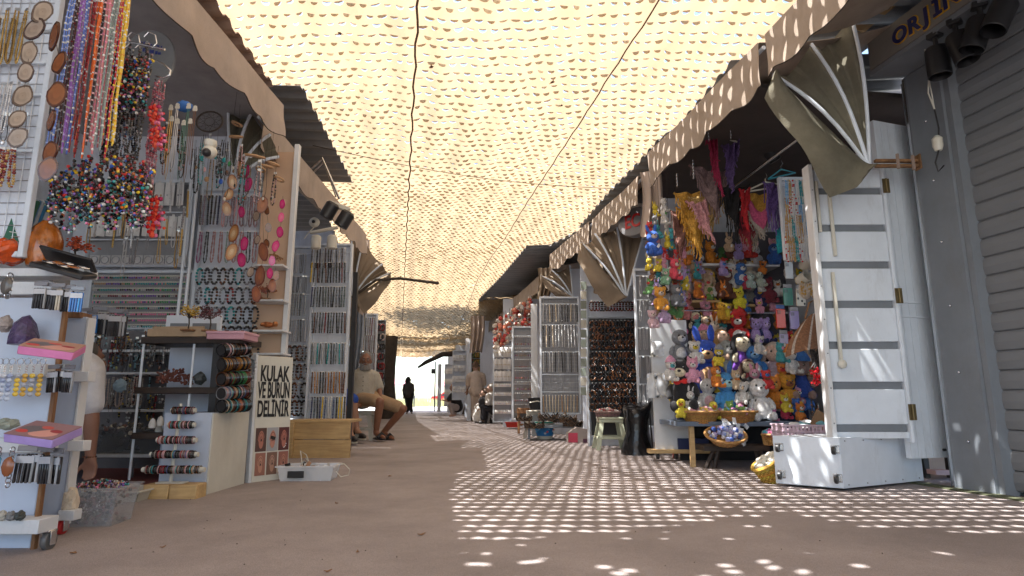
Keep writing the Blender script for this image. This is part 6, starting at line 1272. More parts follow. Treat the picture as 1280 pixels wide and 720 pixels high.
# wicker baskets
def basket(label, px, py, Y, r, h, taper=.8, col=(.42, .22, .07), sy=.75, rot=(0, 0, 0), fill=None, cat='basket'):
    q = thing('wicker_basket', label, cat, F(px, py, Y), 0, None, rot=rot); m = MB(); n = 12
    for k in range(n):
        z = h * k / (n - 1); rr_ = r * (taper + (1 - taper) * k / (n - 1)); pts = []
        for j in range(36): t_ = 2 * PI * j / 36; w_ = .006 * (1 if (j + k) % 2 else -1); pts.append(((rr_ + w_) * math.cos(t_), (rr_ + w_) * sy * math.sin(t_), z))
        m.tube(pts, h / n * .55, 4, col=tuple(c * rn.uniform(.8, 1.15) for c in col), close=True)
    part('weave', m, M['wicker'], q); part('rim', MB().tube([(r * 1.04 * math.cos(t_), r * 1.04 * sy * math.sin(t_), h) for t_ in [2 * PI * j / 32 for j in range(32)]], .011, 6, col=col, close=True), M['wicker'], q)
    part('base', MB().lathe([(r * taper, 0), (r * taper, .006)], 24, sy=sy, col=col), M['wicker'], q)
    m = MB()
    for k in range(18): t_ = 2 * PI * k / 18; m.tube([(r * taper * math.cos(t_), r * taper * sy * math.sin(t_), 0), (r * 1.0 * math.cos(t_), r * sy * math.sin(t_), h)], .005, 4, col=tuple(c * .7 for c in col))
    part('stakes', m, M['wicker'], q)
    if fill:
        m = MB()
        for k in range(70): a = rn.uniform(0, 2 * PI); rr_ = r * .85 * math.sqrt(rn.random()); m.ball((rr_ * math.cos(a), rr_ * sy * math.sin(a), h * .9 + .03 * (1 - rr_ / r) + rn.uniform(-.01, .02)), rn.uniform(.012, .022), 6, 4, col=rn.choice(fill), wob=.2)
        part('contents', m, M['vc'], q, kind='stuff')
    return q
basket('left wicker basket of small toys on the front edge of the toy table', 876, 529, YT1 - .12, .155, .095, .7, fill=[(.6, .6, .6), (.6, .3, .35), (.7, .5, .1)]); basket('right wicker basket of small toys on the front edge of the toy table', 922, 528, YT1 - .12, .16, .09, .72, fill=[(.2, .35, .1), (.1, .1, .1), (.6, .6, .6), (.5, .2, .4)])
basket('round wicker bowl of blue marbles in plastic bags on the brown bench', 906, 553, 5.0, .155, .07, .6, rot=(.5, 0, 0), fill=[(.05, .1, .35), (.3, .35, .6), (.6, .6, .65), (.35, .3, .5)]); basket('small wicker basket at the right end of the brown bench', 966, 556, 5.05, .075, .08, .85, fill=[(.05, .3, .4), (.5, .15, .3), (.3, .3, .3)])
basket('tilted yellow wicker basket with white flowers leaning on the storage cart', 972, 601, 4.25, .10, .15, .8, col=(.55, .33, .05), rot=(.15, -.55, 0), fill=[(.7, .68, .6)])
m = MB()
for k in range(26): m.box((rn.uniform(-.10, .10), rn.uniform(-.03, .03), rn.uniform(-.08, .1)), (.03, .002, .06), 0, rot=Matrix.Rotation(rn.uniform(-1, 1), 3, 'Y') @ Matrix.Rotation(rn.uniform(-.8, .8), 3, 'X'), col=(.6, .6, .65))
solo('plastic_bags', m, M['clear'], 'crumpled clear bags over the wicker bowl of marbles', 'bags', F(917, 540, 4.98))
# lilac plastic tray with cloths
q = wthing('plastic_tray', 'lilac pierced plastic tray of folded cloths beside the folding door', 'tray', 1008, 546, 4.6); o0 = q.location; m = MB(Matrix.Rotation(-.1, 4, 'Z')); lil = mat('lilac_plastic', (.55, .42, .50), .45)
w_, d_2, hh = .20, .14, .085
for k in range(15):
    for s_ in (-1, 1): m.box((-w_ + (k + .5) * 2 * w_ / 15, s_ * d_2, hh * .5), (.016, .006, hh), .001)
for k in range(9):
    for s_ in (-1, 1): m.box((s_ * w_, -d_2 + (k + .5) * 2 * d_2 / 9, hh * .5), (.006, .02, hh), .001)
for z in (.008, hh * .5, hh): 
    for s_ in (-1, 1): m.box((0, s_ * d_2, z), (2 * w_ + .02, .012, .014), .002); m.box((s_ * w_, 0, z), (.0125, 2 * d_2, .0142), .002)
m.box((0, 0, .004), (2 * w_, 2 * d_2, .005)); part('tray', m, lil, q); m = MB()
for k in range(12): m.ball((rn.uniform(-.15, .12), rn.uniform(-.09, .09), hh + rn.uniform(-.02, .02)), (rn.uniform(.03, .07), .05, .018), 10, 6, wob=.35, col=rn.choice([(.5, .55, .6), (.05, .2, .4), (.02, .02, .03), (.6, .6, .6), (.15, .4, .45)]))
part('folded_cloths', m, M['cloth'], q); q2 = wthing('cardboard_flap', 'brown cardboard flap standing in the lilac tray', 'cardboard', 1025, 530, 4.55); part('flap', MB().box((0, 0, .03), (.10, .006, .12), .001, rot=Matrix.Rotation(.5, 3, 'Y')), mat('kraft_card', (.28, .17, .09), .85), q2)
# phone cases, mugs, bags hanging right
def pcase(label, px, py, Y, col, w_=.075, h_=.15, spots=None):
    q = thing('phone_case', label, 'phone case', F(px, py, Y), 0, None, rot=(.05, 0, .1)); part('case', MB().box((0, 0, 0), (w_, .012, h_), .006, col=col), M['vcg'], q); part('camera_bump', MB().box((-w_ * .22, -.008, h_ * .33), (w_ * .35, .006, h_ * .18), .002, col=tuple(x * .5 for x in col)), M['vcg'], q)
    part('header_card', MB().box((0, .002, h_ * .62), (w_ * .9, .003, h_ * .2), 0, col=(.1, .2, .5) if col[0] > .5 and col[1] < .1 else (.4, .4, .42)), M['vc'], q)
    if spots:
        m = MB()
        for k in range(8): m.ball((rn.uniform(-.5, .5) * w_ * .8, -.006, rn.uniform(-.45, .45) * h_), (.009, .002, .012), 8, 4, col=(.02, .02, .02))
        part('spots', m, M['vc'], q)
pcase('white phone case with camera opening, upper right of the toys', 986, 338, 5.3, (.6, .6, .6)); pcase('green phone case box on the right shelf', 985, 371, 5.4, (.03, .22, .16), .09, .16); pcase('cream phone case with black spots', 1001, 372, 5.2, (.55, .5, .42), .085, .15, True)
pcase('red boxed phone case with blue header card', 976, 398, 5.35, (.65, .02, .02), .085, .17); pcase('lilac phone case beside the red one', 993, 400, 5.35, (.32, .26, .55), .085, .16); pcase('lilac phone case hanging lower behind the straw bag', 980, 428, 5.4, (.35, .3, .5), .08, .15)
for lab, px, py in (('white mug lying on its side on the upper right shelf', 1004, 334), ('large white mug tipped open towards the camera', 999, 352)):
    q = thing('mug', lab, 'mug', F(px, py, 5.1), 0, None, rot=(1.2, .2, .3)); part('cup', MB().lathe([(.045, 0), (.05, .01), (.05, .10), (.045, .10), (.044, .012), (.001, .01)], 20, capt=False), M['plastic'], q); part('handle', MB().tube([(.05, 0, .08), (.08, 0, .075), (.085, 0, .05), (.075, 0, .03), (.05, 0, .025)], .007, 6), M['plastic'], q)
q = wthing('beaded_pouch', 'cream pouch with golden bead pattern hanging beside the mugs', 'pouch', 1007, 362, 5.05); m = MB().ball((0, 0, 0), (.06, .03, .085), 12, 9, col=(.5, .42, .33), wob=.1)
for k in range(60): m.ball((rn.uniform(-.05, .05), -.028, rn.uniform(-.07, .07)), .008, 5, 4, col=rn.choice([(.5, .3, .06), (.6, .5, .4)]))
part('pouch', m, M['vc'], q)
# straw / striped bag
q = wthing('striped_bag', 'brown and white striped straw bag hanging on the folding door', 'bag', 1004, 425, 4.9); o0 = q.location
def bagf(u, v): 
    w_ = .06 + .10 * math.sin(PI * min(v, .98) * .62); return (-w_ + 2 * w_ * u + .09 * (1 - v) , -.09 * math.sin(PI * u) * (.3 + v * .7), .16 - .30 * v + .05 * math.sin(PI * u))
part('body', MB().sheet(bagf, 18, 16, .004, colfn=lambda u, v: (.62, .55, .48) if (.08 < u < .16 or .42 < u < .5 or .84 < u < .9) else (.30, .15, .08)), M['knit'], q); part('strap', MB().tube([(.02, -.02, .17), (.06, -.03, .3), (.12, -.02, .33), (.14, 0, .18)], .008, 6), M['mwood'], q)
q = wthing('red_tassel', 'red beaded tassel bunch hanging low on the door edge', 'tassel', 1021, 470, 4.6); m = MB()
for k in range(60): m.ball((rn.gauss(0, .02), rn.gauss(0, .015), rn.uniform(-.07, .07)), .009, 5, 4, col=(.6, .02, .03)); 
part('beads', m, M['vcg'], q); m = MB()
for k in range(25): m.tube([(rn.gauss(0, .018), rn.gauss(0, .012), .06), (rn.gauss(0, .03), rn.gauss(0, .02), .2)], .004, 4, col=(.02, .015, .015))
part('cords', m, M['vc'], q)
for k, (px, py) in enumerate([(1017, 440), (1014, 500), (1022, 505)]): hang('tassel', 'straight', .02, .22, [K['black'], K['brown']], M['vcg'], ['black tassel above the red beaded one', 'black tassel below left of the red one', 'black tassel below right of the red one'][k], 'tassel', F(px, py, 4.65), None, rn, False)
# necklaces above right
t = rack_frame('small white rack of bright necklaces beside the folding door top', 978, 222, 1012, 325, 4.75, .04, True, (232, 268, 300), 'white')
for y, h in ((228, .20), (250, .2), (272, .22), (298, .2)): fill_row(978, 1012, y, 4.7, 8, 'beads', .03, h, [[K['teal']], [K['red'], K['white']], [K['white']], [K['tan'], GOLD], [K['cream']], [K['sky']]], M['vcg'], 'bright bead necklace on the small rack beside the folding door, ' + {228: 'top row', 250: 'second row', 272: 'third row', 298: 'lowest row'}[y], 'necklace', f'bright necklaces row {y}', y)
q = wthing('handbag', 'turquoise crochet handbag with long straps hanging under the shawls', 'handbag', 987, 303, 4.9); part('body', MB().sheet(lambda u, v: (-.11 + .22 * u * (1 - .1 * v), -.045 * math.sin(PI * u) * math.sin(PI * v), .10 - .2 * v + .02 * math.sin(u * 6)), 14, 12, .006, col=(.02, .30, .36)), M['knit'], q)
part('strap', MB().tube([(-.08, 0, .1), (-.05, -.01, .2), (.02, -.01, .32), (.06, -.01, .2), (.08, 0, .1)], .01, 6, col=(.02, .30, .36)), M['knit'], q); part('clasp', MB().box((0, -.05, -.03), (.05, .006, .014), .002, col=(.6, .5, .4)), M['vcg'], q)
# crochet shawls
def shawl(label, pts, Y, col, fr_=.09, cols=None, cat='shawl'):
    cxx = sum(p[0] for p in pts) / 3; pts = [(cxx + (x - cxx) * 1.28, pts[0][1] + (y - pts[0][1]) * 1.12) for x, y in pts]; a, b, c = [F(x, y, Y) for x, y in pts]; o0 = (a + b) / 2; q = thing('crochet_shawl', label, cat, o0, 0, None); r_ = random.Random(int(pts[0][0])); m = MB(); n = 20
    def fn(u, v):
        top = a.lerp(b, u); side = a.lerp(c, min(1, 2 * u)) if u < .5 else c.lerp(b, 2 * u - 1); p = top.lerp(side, v) - o0; return p + V(0, .03 * math.sin(u * 16 + v * 3) + .02 * noise.noise(V(u * 5, v * 5, 1)), -.03 * math.sin(PI * u) * (1 - v))
    m.sheet(fn, n, 12, .004, colfn=lambda u, v: (cols[int(v * len(cols)) % len(cols)] if cols else tuple(x * (.7 if (int(u * 40) + int(v * 24)) % 3 == 0 else 1) for x in col))); m.f = [f for k, f in enumerate(m.f)]; part('knit', m, M['knit'], q)
    m = MB()
    for k in range(26):
        u = (k + .5) / 26; p = V(*fn(u, 1)); m.tube([p, p + V(r_.uniform(-.01, .01), 0, -fr_ * .5), p + V(r_.uniform(-.015, .015), 0, -fr_ * r_.uniform(.8, 1.2))], .0045, 4, col=cols[-1] if cols else col)
    part('fringe', m, M['knit'], q); return q
shawl('mustard yellow crochet shawl hanging at the left of the toy stall front', [(848, 240), (885, 235), (868, 292)], 5.1, (.55, .30, .05)); shawl('pale mustard crochet shawl beside the mustard one', [(866, 245), (906, 240), (884, 285)], 5.05, (.5, .33, .12)); shawl('mauve grey crochet shawl above the mustard ones', [(868, 205), (905, 212), (893, 262)], 5.0, (.25, .17, .17))
shawl('black crochet shawl with long fringe in the middle of the front', [(903, 232), (931, 232), (918, 278)], 4.95, (.012, .012, .014), .16); shawl('pink and mustard striped crochet shawl on the right', [(930, 242), (975, 235), (952, 292)], 4.95, (.5, .1, .2), .04, cols=[(.5, .28, .05), (.5, .28, .05), (.55, .10, .22), (.55, .10, .22), (.4, .36, .32)]); shawl('brown mesh shawl behind the hanging toys', [(842, 262), (872, 262), (850, 308)], 5.2, (.2, .09, .07)); shawl('light pink crochet strip between the mustard shawls', [(862, 250), (880, 250), (888, 295)], 4.98, (.6, .3, .32), .05)
shawl('purple knitted scarf hanging from a white hanger', [(905, 180), (921, 175), (914, 232)], 4.9, (.16, .10, .28), .05); shawl('dark pink and navy shawl hung highest at the stall corner', [(884, 172), (894, 172), (900, 235)], 4.9, (.45, .03, .10), .05); shawl('violet shawl around the hanger at the right rail', [(958, 226), (984, 228), (966, 268)], 4.85, (.15, .09, .3), .16); shawl('red ribbon shawl hanging beside the black shawl', [(926, 235), (935, 235), (932, 275)], 4.9, (.5, .02, .03), .08)
shawl('cream crochet shawl at the back of the front row', [(915, 262), (960, 258), (940, 300)], 5.3, (.5, .42, .32)); shawl('yellow orange crochet shawl low at the left', [(850, 258), (880, 262), (872, 312)], 5.15, (.65, .33, .04)); shawl('dark red crochet shawl between the black and striped ones', [(920, 262), (945, 262), (935, 300)], 5.15, (.35, .03, .05))
for k, (x0, y0, x1, y1, lab) in enumerate([(886, 166, 922, 178, 'white clothes hanger at the front corner of the toy stall'), (930, 240, 985, 232, 'white clothes hanger carrying the striped shawl'), (960, 224, 994, 216, 'turquoise clothes hanger over the violet shawl')]):
    a, b = F(x0, y0, 4.9), F(x1, y1, 4.9); q = thing('clothes_hanger', lab, 'hanger', a); mid = (b - a) / 2 + V(0, 0, .06); part('bar', MB().tube([(0, 0, 0), mid, b - a, V(0, 0, 0)], .007, 6), M['plastic'] if k < 2 else mat('turquoise_plastic', (.05, .3, .4), .4), q); part('hook', MB().tube([mid, mid + V(0, 0, .03), mid + V(.02, 0, .05), mid + V(.01, 0, .08)], .003, 5), M['steel'], q)
for k, (px, py, l_) in enumerate([(912, 148, .18), (846, 218, .1), (866, 200, .16), (885, 162, .10)]):
    q = thing('hanging_chain', ['first', 'second', 'third', 'fourth'][k] + ' thin chain hooked on the toy stall awning bar', 'chain', F(px, py, 4.7)); m = MB(); z = 0; j = 0
    while z > -l_: m.tube([(.006 * math.cos(a) * (1 if j % 2 else .3), .006 * math.cos(a) * (.3 if j % 2 else 1), z + .009 * math.sin(a)) for a in [2 * PI * i / 7 for i in range(7)]], .0018, 4, close=True); z -= .014; j += 1
    part('links', m, M['steel'], q)
q = wthing('spot_tube', 'black tubular lamp hanging in the dark roof of the toy stall', 'lamp', 962, 190, 5.2); part('housing', MB(Matrix.Rotation(-.5, 4, 'Y')).lathe([(.05, -.1), (.06, -.09), (.06, .08), (.05, .1)], 16), M['dark'], q); part('stem', MB().tube([(0, 0, .08), (.02, 0, .3)], .01, 6), M['dark'], q)
q = wthing('roof_rail', 'pale metal rail running under the toy stall roof', 'rail', 930, 215, 5.2); part('rail', WM(q).tube([F(895, 250, 5.4), F(1000, 172, 4.7)], .012, 6), M['steel'], q)
for k, (px, py) in enumerate([(975, 140), (985, 132)]): 
    pass
# white panel with bags at the left of the toys
q = wthing('display_board', 'white board on dark casters left of the toy table', 'panel', 838, 566, 5.75); part('board', bx(WM(q), 816, 400, 862, 562, 5.75, .02), M['whitewood'], q); part('foot_rail', bx(WM(q), 812, 562, 900, 567, 5.7, .12), M['lwood'], q); part('blue_kick', bx(WM(q), 848, 548, 886, 562, 5.72, .03), mat('navy_kick', (.02, .03, .10), .5), q)
for x in (822, 845): part('wheel', WM(q).lathe([(.01, -.012), (.03, -.012), (.03, .012), (.01, .012)], 14, F(x, 570, 5.74), rot=Matrix.Rotation(PI / 2, 3, 'Y')), M['dark'], q)
for k, (px, py, w_, h_) in enumerate([(822, 436, .12, .14), (818, 482, .13, .22), (828, 480, .12, .2)]):
    q = wthing('clear_bag', ['small clear bag of white items high on the white board', 'large clear bag of white items hanging on the white board', 'second clear bag overlapping the large one'][k], 'bag', px, py, 5.65 - .03 * k); part('bag', MB().sheet(lambda u, v: (w_ * (u - .5), -.03 * math.sin(PI * u) * math.sin(PI * v), h_ * (.5 - v)), 10, 10, .003), M['clear'], q); m = MB()
    for j in range(22): m.box((rn.uniform(-.4, .4) * w_, -.005, rn.uniform(-.42, .4) * h_), (.02, .006, .05), .001, rot=Matrix.Rotation(rn.uniform(-1, 1), 3, 'Y'), col=rn.choice([(.6, .58, .52), (.4, .35, .3), (.65, .65, .65), (.05, .05, .05)]))
    part('contents', m, M['vc'], q)
# --- bracelet stall ------------------------------------------------------
t = rack_frame('tall narrow white rack of silver chains left of the hanging toys', 796, 336, 815, 535, 6.6, .05, 2, (345, 375, 410, 445, 480), 'white')
for k, y in enumerate((347, 377, 412, 447, 482)): fill_row(797, 814, y, 6.6, 4, 'chain', .03, .22, [[SILV], [(.3, .3, .3)]], M['vcm'], 'silver chain on the narrow white rack left of the hanging toys, ' + ['top row', 'second row', 'third row', 'fourth row', 'bottom row'][k], 'necklace', f'narrow rack chains row {k + 1}', 120 + k)
YS = 7.6
t = rack_frame('white framed rack filled with rows of dark bracelets and sunglasses', 734, 356, 799, 560, YS, .08, True, (376, 396, 432, 470, 512, 545), 'white'); part('dark_back', bx(WM(t), 738, 398, 797, 545, YS - .005, .012), M['dark'], t)
fill_row(737, 797, 378, YS - .05, 16, 'brace', .055, .11, [[K['dred'], K['black']], [K['black']], [K['brown']]], M['vcg'], 'dark bracelet in the single top row of the white framed rack', 'bracelet', 'dark bracelets top row', 130, name='bracelet')
for r_ in range(3):
    for j in range(4): fill_row(738, 796, 402 + r_ * 39 + j * 8.5, YS - .04, 13, 'brace', .07, .085, [[K['black'], K['brown']], [(.10, .03, .01), K['black']], [K['black']], [(.2, .08, .03), K['black']]], M['vcg'], 'dark bracelet in ' + ['first', 'second', 'third', 'fourth'][j] + ' row, ' + ['upper', 'middle', 'lower'][r_] + ' field of bracelet rack', 'bracelet', ['upper', 'middle', 'lower'][r_] + ' field of dark bracelets', 140 + r_ * 5 + j, name='bracelet')
q = wthing('card_strip', 'narrow strip of small photographs hanging beside the white framed rack', 'strip', 730, 420, 7.5)
for k in range(12): part('card', bx(MB(Matrix.Translation(-q.location)), 726, 352 + k * 12, 733, 362 + k * 12, 7.5, .006), mat('card_tone%d' % (k % 3), [(.3, .35, .3), (.45, .42, .35), (.18, .2, .16)][k % 3], .5) if k < 3 else bpy.data.materials['card_tone%d' % (k % 3)], q)
t = rack_frame('white wire gate rack of silver necklaces, middle of the right row', 676, 371, 724, 518, 8.7, .05, 2, (380, 406, 440, 468, 490), 'white', 6)
for k, (y, h) in enumerate(((382, .24), (408, .3), (441, .27), (495, .22))): fill_row(677, 723, y, 8.7, 12, 'straight', .02, h, [[(.6, .6, .6)], [K['silver']], [(.10, .09, .08)], [K['cream']], [(.03, .03, .03)]] if k < 3 else [[K['cream']], [K['tan']]], M['vcg'], 'grey silver necklace on the white wire gate rack, ' + ['top row', 'second row', 'third row', 'lowest row'][k], 'necklace', f'gate rack row {k + 1}', 160 + k)
q = wthing('white_banner', 'white cloth strip hanging between two racks of the right row', 'cloth', 667, 545, 9.2); part('cloth', bx(WM(q), 664, 380, 672, 545, 9.2, .02), M['whitewood'], q)
# floor clutter of the bracelet stall
def stool(label, px, py, Y, h, w_, col, top=None):
    q = thing('plastic_stool', label, 'stool', Zp(px, py) if Y is None else F(px, py, Y)); m_ = mat('stool_plastic', col, .45, var=.08, dirt=.3); tw = w_ * .72
    part('seat', MB().box((0, 0, h - .012), (tw, tw, .024), .01), m_, q); part('apron', MB().box((0, 0, h - .04), (tw * .96, tw * .96, .035), .004), m_, q)
    for sx in (-1, 1):
        for sy in (-1, 1): part('leg', MB().prism([(sx * w_ * .5, sy * w_ * .5, 0), (sx * w_ * .36, sy * w_ * .5, 0), (sx * tw * .30, sy * tw * .46, h - .05), (sx * tw * .46, sy * tw * .46, h - .05)], (0, -sy * .03, 0)), m_, q)
    for s_ in (-1, 1): part('stretcher', MB().box((0, s_ * w_ * .42, h * .38), (w_ * .72, .012, .03), .003), m_, q); part('stretcher', MB().box((s_ * w_ * .42, 0, h * .38), (.012, w_ * .72, .03), .003), m_, q)
    return q
stool('pale green plastic stool carrying a small basket, in front of the bracelet rack', 763, 562, None, .36, .38, (.42, .45, .33))
basket('pinkish grey wicker basket on the pale green stool', 760, 527, 7.05, .14, .11, .75, col=(.30, .2, .18), fill=[(.6, .55, .5), (.35, .1, .1)])
q = wthing('bin_bag', 'black plastic rubbish sack slumped over a stand beside the green stool', 'bag', 798, 568, 6.4); m = MB().lathe([(.17, 0), (.16, .08), (.12, .22), (.13, .36), (.15, .47), (.14, .49), (.05, .48)], 22)
m.v = [v * (1 + .16 * noise.noise(v * 9)) for v in m.v]; part('sack', m, mat('glossy_black_film', (.012, .012, .013), .22, bump=.3, bscale=30), q, ang=80); part('stand', MB().tube([(-.13, -.1, 0), (-.11, -.08, .46), (.11, -.08, .46), (.13, -.1, 0)], .01, 6), M['dark'], q)
q = thing('paint_bucket', 'white plastic bucket with blue printed label on the floor', 'bucket', Zp(681, 549)); part('bucket', MB().lathe([(.11, 0), (.13, .22), (.138, .225), (.138, .25), (.125, .25), (.12, .2), (.10, .01), (.001, .01)], 24, capt=False), M['plastic'], q)
m = MB().lathe([(.1175, .05), (.1305, .19)], 24, capb=False, capt=False, col=(.02, .2, .5)); part('label', m, M['vc'], q); m = MB()
for k in range(14): a = rn.uniform(PI, 2 * PI); z = rn.uniform(.07, .17); r_ = .119 + .013 * (z - .05) / .14 + .001; m.ball((r_ * math.cos(a), r_ * math.sin(a), z), (.018, .004, .014), 6, 4, col=rn.choice([(.6, .65, .7), (.7, .1, .1), (.1, .4, .7)]))
part('print', m, M['vc'], q); part('handle', MB().tube([(.138 * math.cos(t_), -.1 - .04 * math.sin(t_), .235 - .03 * math.sin(t_)) for t_ in [PI * j / 10 for j in range(11)]], .004, 5), M['steel'], q); part('rim_band', MB().lathe([(.139, .228), (.14, .246)], 24, capb=False, capt=False), mat('green_band', (.03, .3, .25), .4), q)
q = thing('carton', 'grey and pink printed carton with a sloped top on the floor', 'box', Zp(726, 554)); part('carton', MB().prism([(-.17, 0, 0), (.17, 0, 0), (.17, 0, .16), (-.05, 0, .2), (-.17, 0, .12)], (0, .2, 0), col=(.35, .3, .27)), M['vc'], q); part('print', MB().box((-.10, -.004, .07), (.12, .004, .12), 0, col=(.55, .05, .10)).box((.09, -.003, .03), (.12, .003, .05), 0, col=(.10, .03, .06)), M['vc'], q)
q = wthing('wooden_crate', 'reddish brown wooden crate stand at the third stall', 'crate', 655, 541, 9.9); brn = M['mwood']
part('top_tray', bx(WM(q), 646, 510, 663, 517, 9.85, .25, .004), brn, q); part('lower_shelf', bx(WM(q), 648, 530, 662, 532, 9.9, .2), brn, q)
for x in (647, 660): part('leg', bx(WM(q), x, 517, x + 3, 542, 9.87, .2), brn, q)
stool('white stool draped with a cream cloth in front of the gate rack', 667, 548, None, .40, .30, (.5, .45, .38)); q = wthing('black_tub', 'black plastic tub standing on the white stool', 'tub', 671, 512, 8.85); part('tub', MB().lathe([(.10, 0), (.13, .16), (.14, .165), (.135, .17), (.12, .165), (.1, .02)], 18), M['dark'], q); part('handle', MB().tube([(-.1, -.1, .1), (0, -.14, .12), (.1, -.1, .1)], .008, 5), M['plastic'], q)
q = wthing('red_tray', 'small red plastic tray on the floor of the third stall', 'tray', 641, 534, 12); part('tray', bin_(MB(), .12, .09, .14, .11, .09, .01), mat('red_plastic', (.5, .02, .01), .4), q)
for k, (px, py, s_) in enumerate([(668, 535, .1), (690, 526, .14), (706, 528, .12), (716, 533, .10), (655, 526, .08), (790, 545, .08)]):
    m = MB()
    for j in range(45): a = rn.uniform(0, 2 * PI); m.tube([(s_ * math.cos(a) * 1.4 * rn.random(), s_ * .5 * math.sin(a), 0), (s_ * math.cos(a + .5) * 1.4, s_ * .5 * math.sin(a + .5), s_ * rn.uniform(.3, .9)), (s_ * math.cos(a + 1) * 1.3, s_ * .5 * math.sin(a + 1), 0)], .008, 4, col=rn.choice([(.05, .03, .02), (.12, .07, .04), (.02, .02, .02)]))
    solo('bracelet_heap', m, M['vcg'], ['leftmost', 'large', 'middle', 'right', 'small far', 'shaded'][k] + ' heap of dark leather bracelets on the low stand under the racks', 'bracelet heap', F(px, py, 8.5 if k != 5 else 7.3))
q = wthing('low_stand', 'low grey stand holding heaps of leather bracelets', 'stand', 690, 548, 8.6); part('board', bx(WM(q), 655, 532, 732, 535, 8.55, .45), M['grey'], q)
for x in (660, 725): part('leg', bx(WM(q), x, 535, x + 3, 549, 8.6, .04), M['grey'], q)
# lettered lamp box hanging at the stall corner, and dark lamps
q = thing('sign_box', 'white oval sign box with red letters EC partly hidden behind the drape', 'sign', F(797, 278, 6.3), .0, None, rot=(0, 0, -.9)); part('housing', MB().lathe([(.20, -.06), (.215, -.03), (.215, .03), (.20, .06)], 28, rot=Matrix.Rotation(PI / 2, 3, 'X'), sx=1.1, sy=.75), mat('sign_grey', (.16, .16, .17), .5), q)
text('EC', .20, mat('red_letters', (.45, .02, .02), .5), 'lettering', q, Matrix.Translation((-.02, -.064, 0)) @ Matrix.Rotation(PI / 2, 4, 'X'), .003, .9, offset=.004)
# --- third stall and beyond ---------------------------------------------
t = rack_frame('pale grey panel of small coloured pendants at the third stall', 641, 408, 666, 525, 10.0, .05, 2, (420, 440, 460, 480, 500), 'white')
for k in range(7): fill_row(643, 664, 422 + 14 * k, 9.98, 8, 'pend', .03, .13, [[(.35, .08, .05), (.2, .1, .05)], [(.3, .2, .1), (.2, .1, .05)], [(.25, .05, .15), (.1, .1, .1)]], M['vcg'], 'small reddish pendant on the pale grey panel of the third stall, ' + ['top row', 'second row', 'third row', 'fourth row', 'fifth row', 'sixth row', 'bottom row'][k], 'pendant', f'pale panel pendants row {k + 1}', 180 + k, name='pendant')
t = rack_frame('narrow display of cream cards and coloured trinkets behind the seated people', 617, 425, 640, 528, 12.2, .05, 2, (432, 446, 460, 475), 'white')
for k in range(3): fill_row(618, 639, 434 + 15 * k, 12.1, 4, 'card', .09, .2, [[(.5, .4, .2)]], M['vc'], 'cream card with trinket on the narrow display, ' + ['top row', 'second row', 'third row'][k], 'card', f'cream cards row {k + 1}', 190 + k, name='card')
for k in range(4): fill_row(618, 639, 480 + 11 * k, 12.1, 9, 'card', .04, .06, [[K['red']], [K['pink']], [K['yellow']], [K['blue']], [(.4, .2, .1)]], M['vcg'], 'small bright trinket on the narrow display, ' + ['first', 'second', 'third', 'fourth'][k] + ' row below the cream cards', 'trinket', f'trinkets row {k + 1}', 195 + k, name='trinket')
q = wthing('shell_mobile', 'large mobile of white and red shells hanging under the fringed awning', 'mobile', 640, 380, 11)
m = WM(q)
for k in range(210):
    x = rn.uniform(618, 664); y = 385 + (664 - x) * .7 + rn.uniform(-14, 22); p = F(x, y, 11 + rn.uniform(-.3, .3)); m.ball(p, rn.uniform(.02, .045), 6, 4, wob=.3, col=rn.choice([(.65, .6, .52), (.6, .5, .42), (.5, .06, .05), (.6, .2, .12), (.6, .58, .55)]))
part('shells', m, M['vc'], q, kind='stuff'); m = WM(q)
for k in range(30): x = rn.uniform(618, 664); m.tube([F(x, 372 + (664 - x) * .5, 11), F(x, 400 + (664 - x) * .7, 11)], .004, 3)
part('threads', m, M['bark'], q)
t = rack_frame('dark rack of small bright necklaces before the standing person', 589, 434, 613, 525, 17.3, .08, True, (440, 448, 456, 466, 478, 490), 'dark')
for k in range(6): fill_row(590, 612, 441 + 9 * k, 17.2, 9, 'card' if k > 3 else 'brace', .09, .12, [[(.5, .1, .05)], [(.2, .3, .1)], [(.6, .35, .1)], [(.4, .4, .4)]], M['vcg'], 'bright trinket on the dark rack before the standing person, ' + ['top row', 'second row', 'third row', 'fourth row', 'fifth row', 'bottom row'][k], 'trinket', f'dark rack row {k + 1}', 205 + k, name='trinket')
q = wthing('white_door', 'narrow white door edge left of the dark rack', 'door', 586, 525, 16.9); part('leaf', bx(WM(q), 584, 430, 589, 526, 16.9, .3), M['white'], q)
for k, (x0, y0, x1, y1, Y) in enumerate([(566, 438, 582, 500, 19), (556, 455, 566, 508, 22)]):
    t = rack_frame(['grey far rack of goods behind the crouching person', 'farthest narrow rack at the end of the right row'][k], x0, y0, x1, y1, Y, .08, True, (450, 470, 485), 'white')
    for j in range(4): fill_row(x0, x1, y0 + 6 + 13 * j, Y - .05, 5, 'card', .09, .18, [[(.3, .3, .3)], [(.2, .15, .1)], [(.5, .5, .5)]], M['vc'], ['grey card on the far rack behind the crouching person', 'grey card on the farthest rack of the right row'][k] + ', ' + ['top row', 'second row', 'third row', 'bottom row'][j], 'card', f'far cards {k + 1} row {j + 1}', 220 + k * 4 + j, name='card')
q = wthing('end_post', 'pale post and dark gate frame at the end of the alley', 'post', 548, 515, 25); part('post', bx(WM(q), 547, 455, 551, 515, 25, .15), M['whitewood'], q); part('post', bx(WM(q), 543, 452, 544.2, 514, 25.3, .06), M['dark'], q); part('lamp_box', bx(WM(q), 539, 461, 544, 467, 25.1, .15), M['dark'], q)
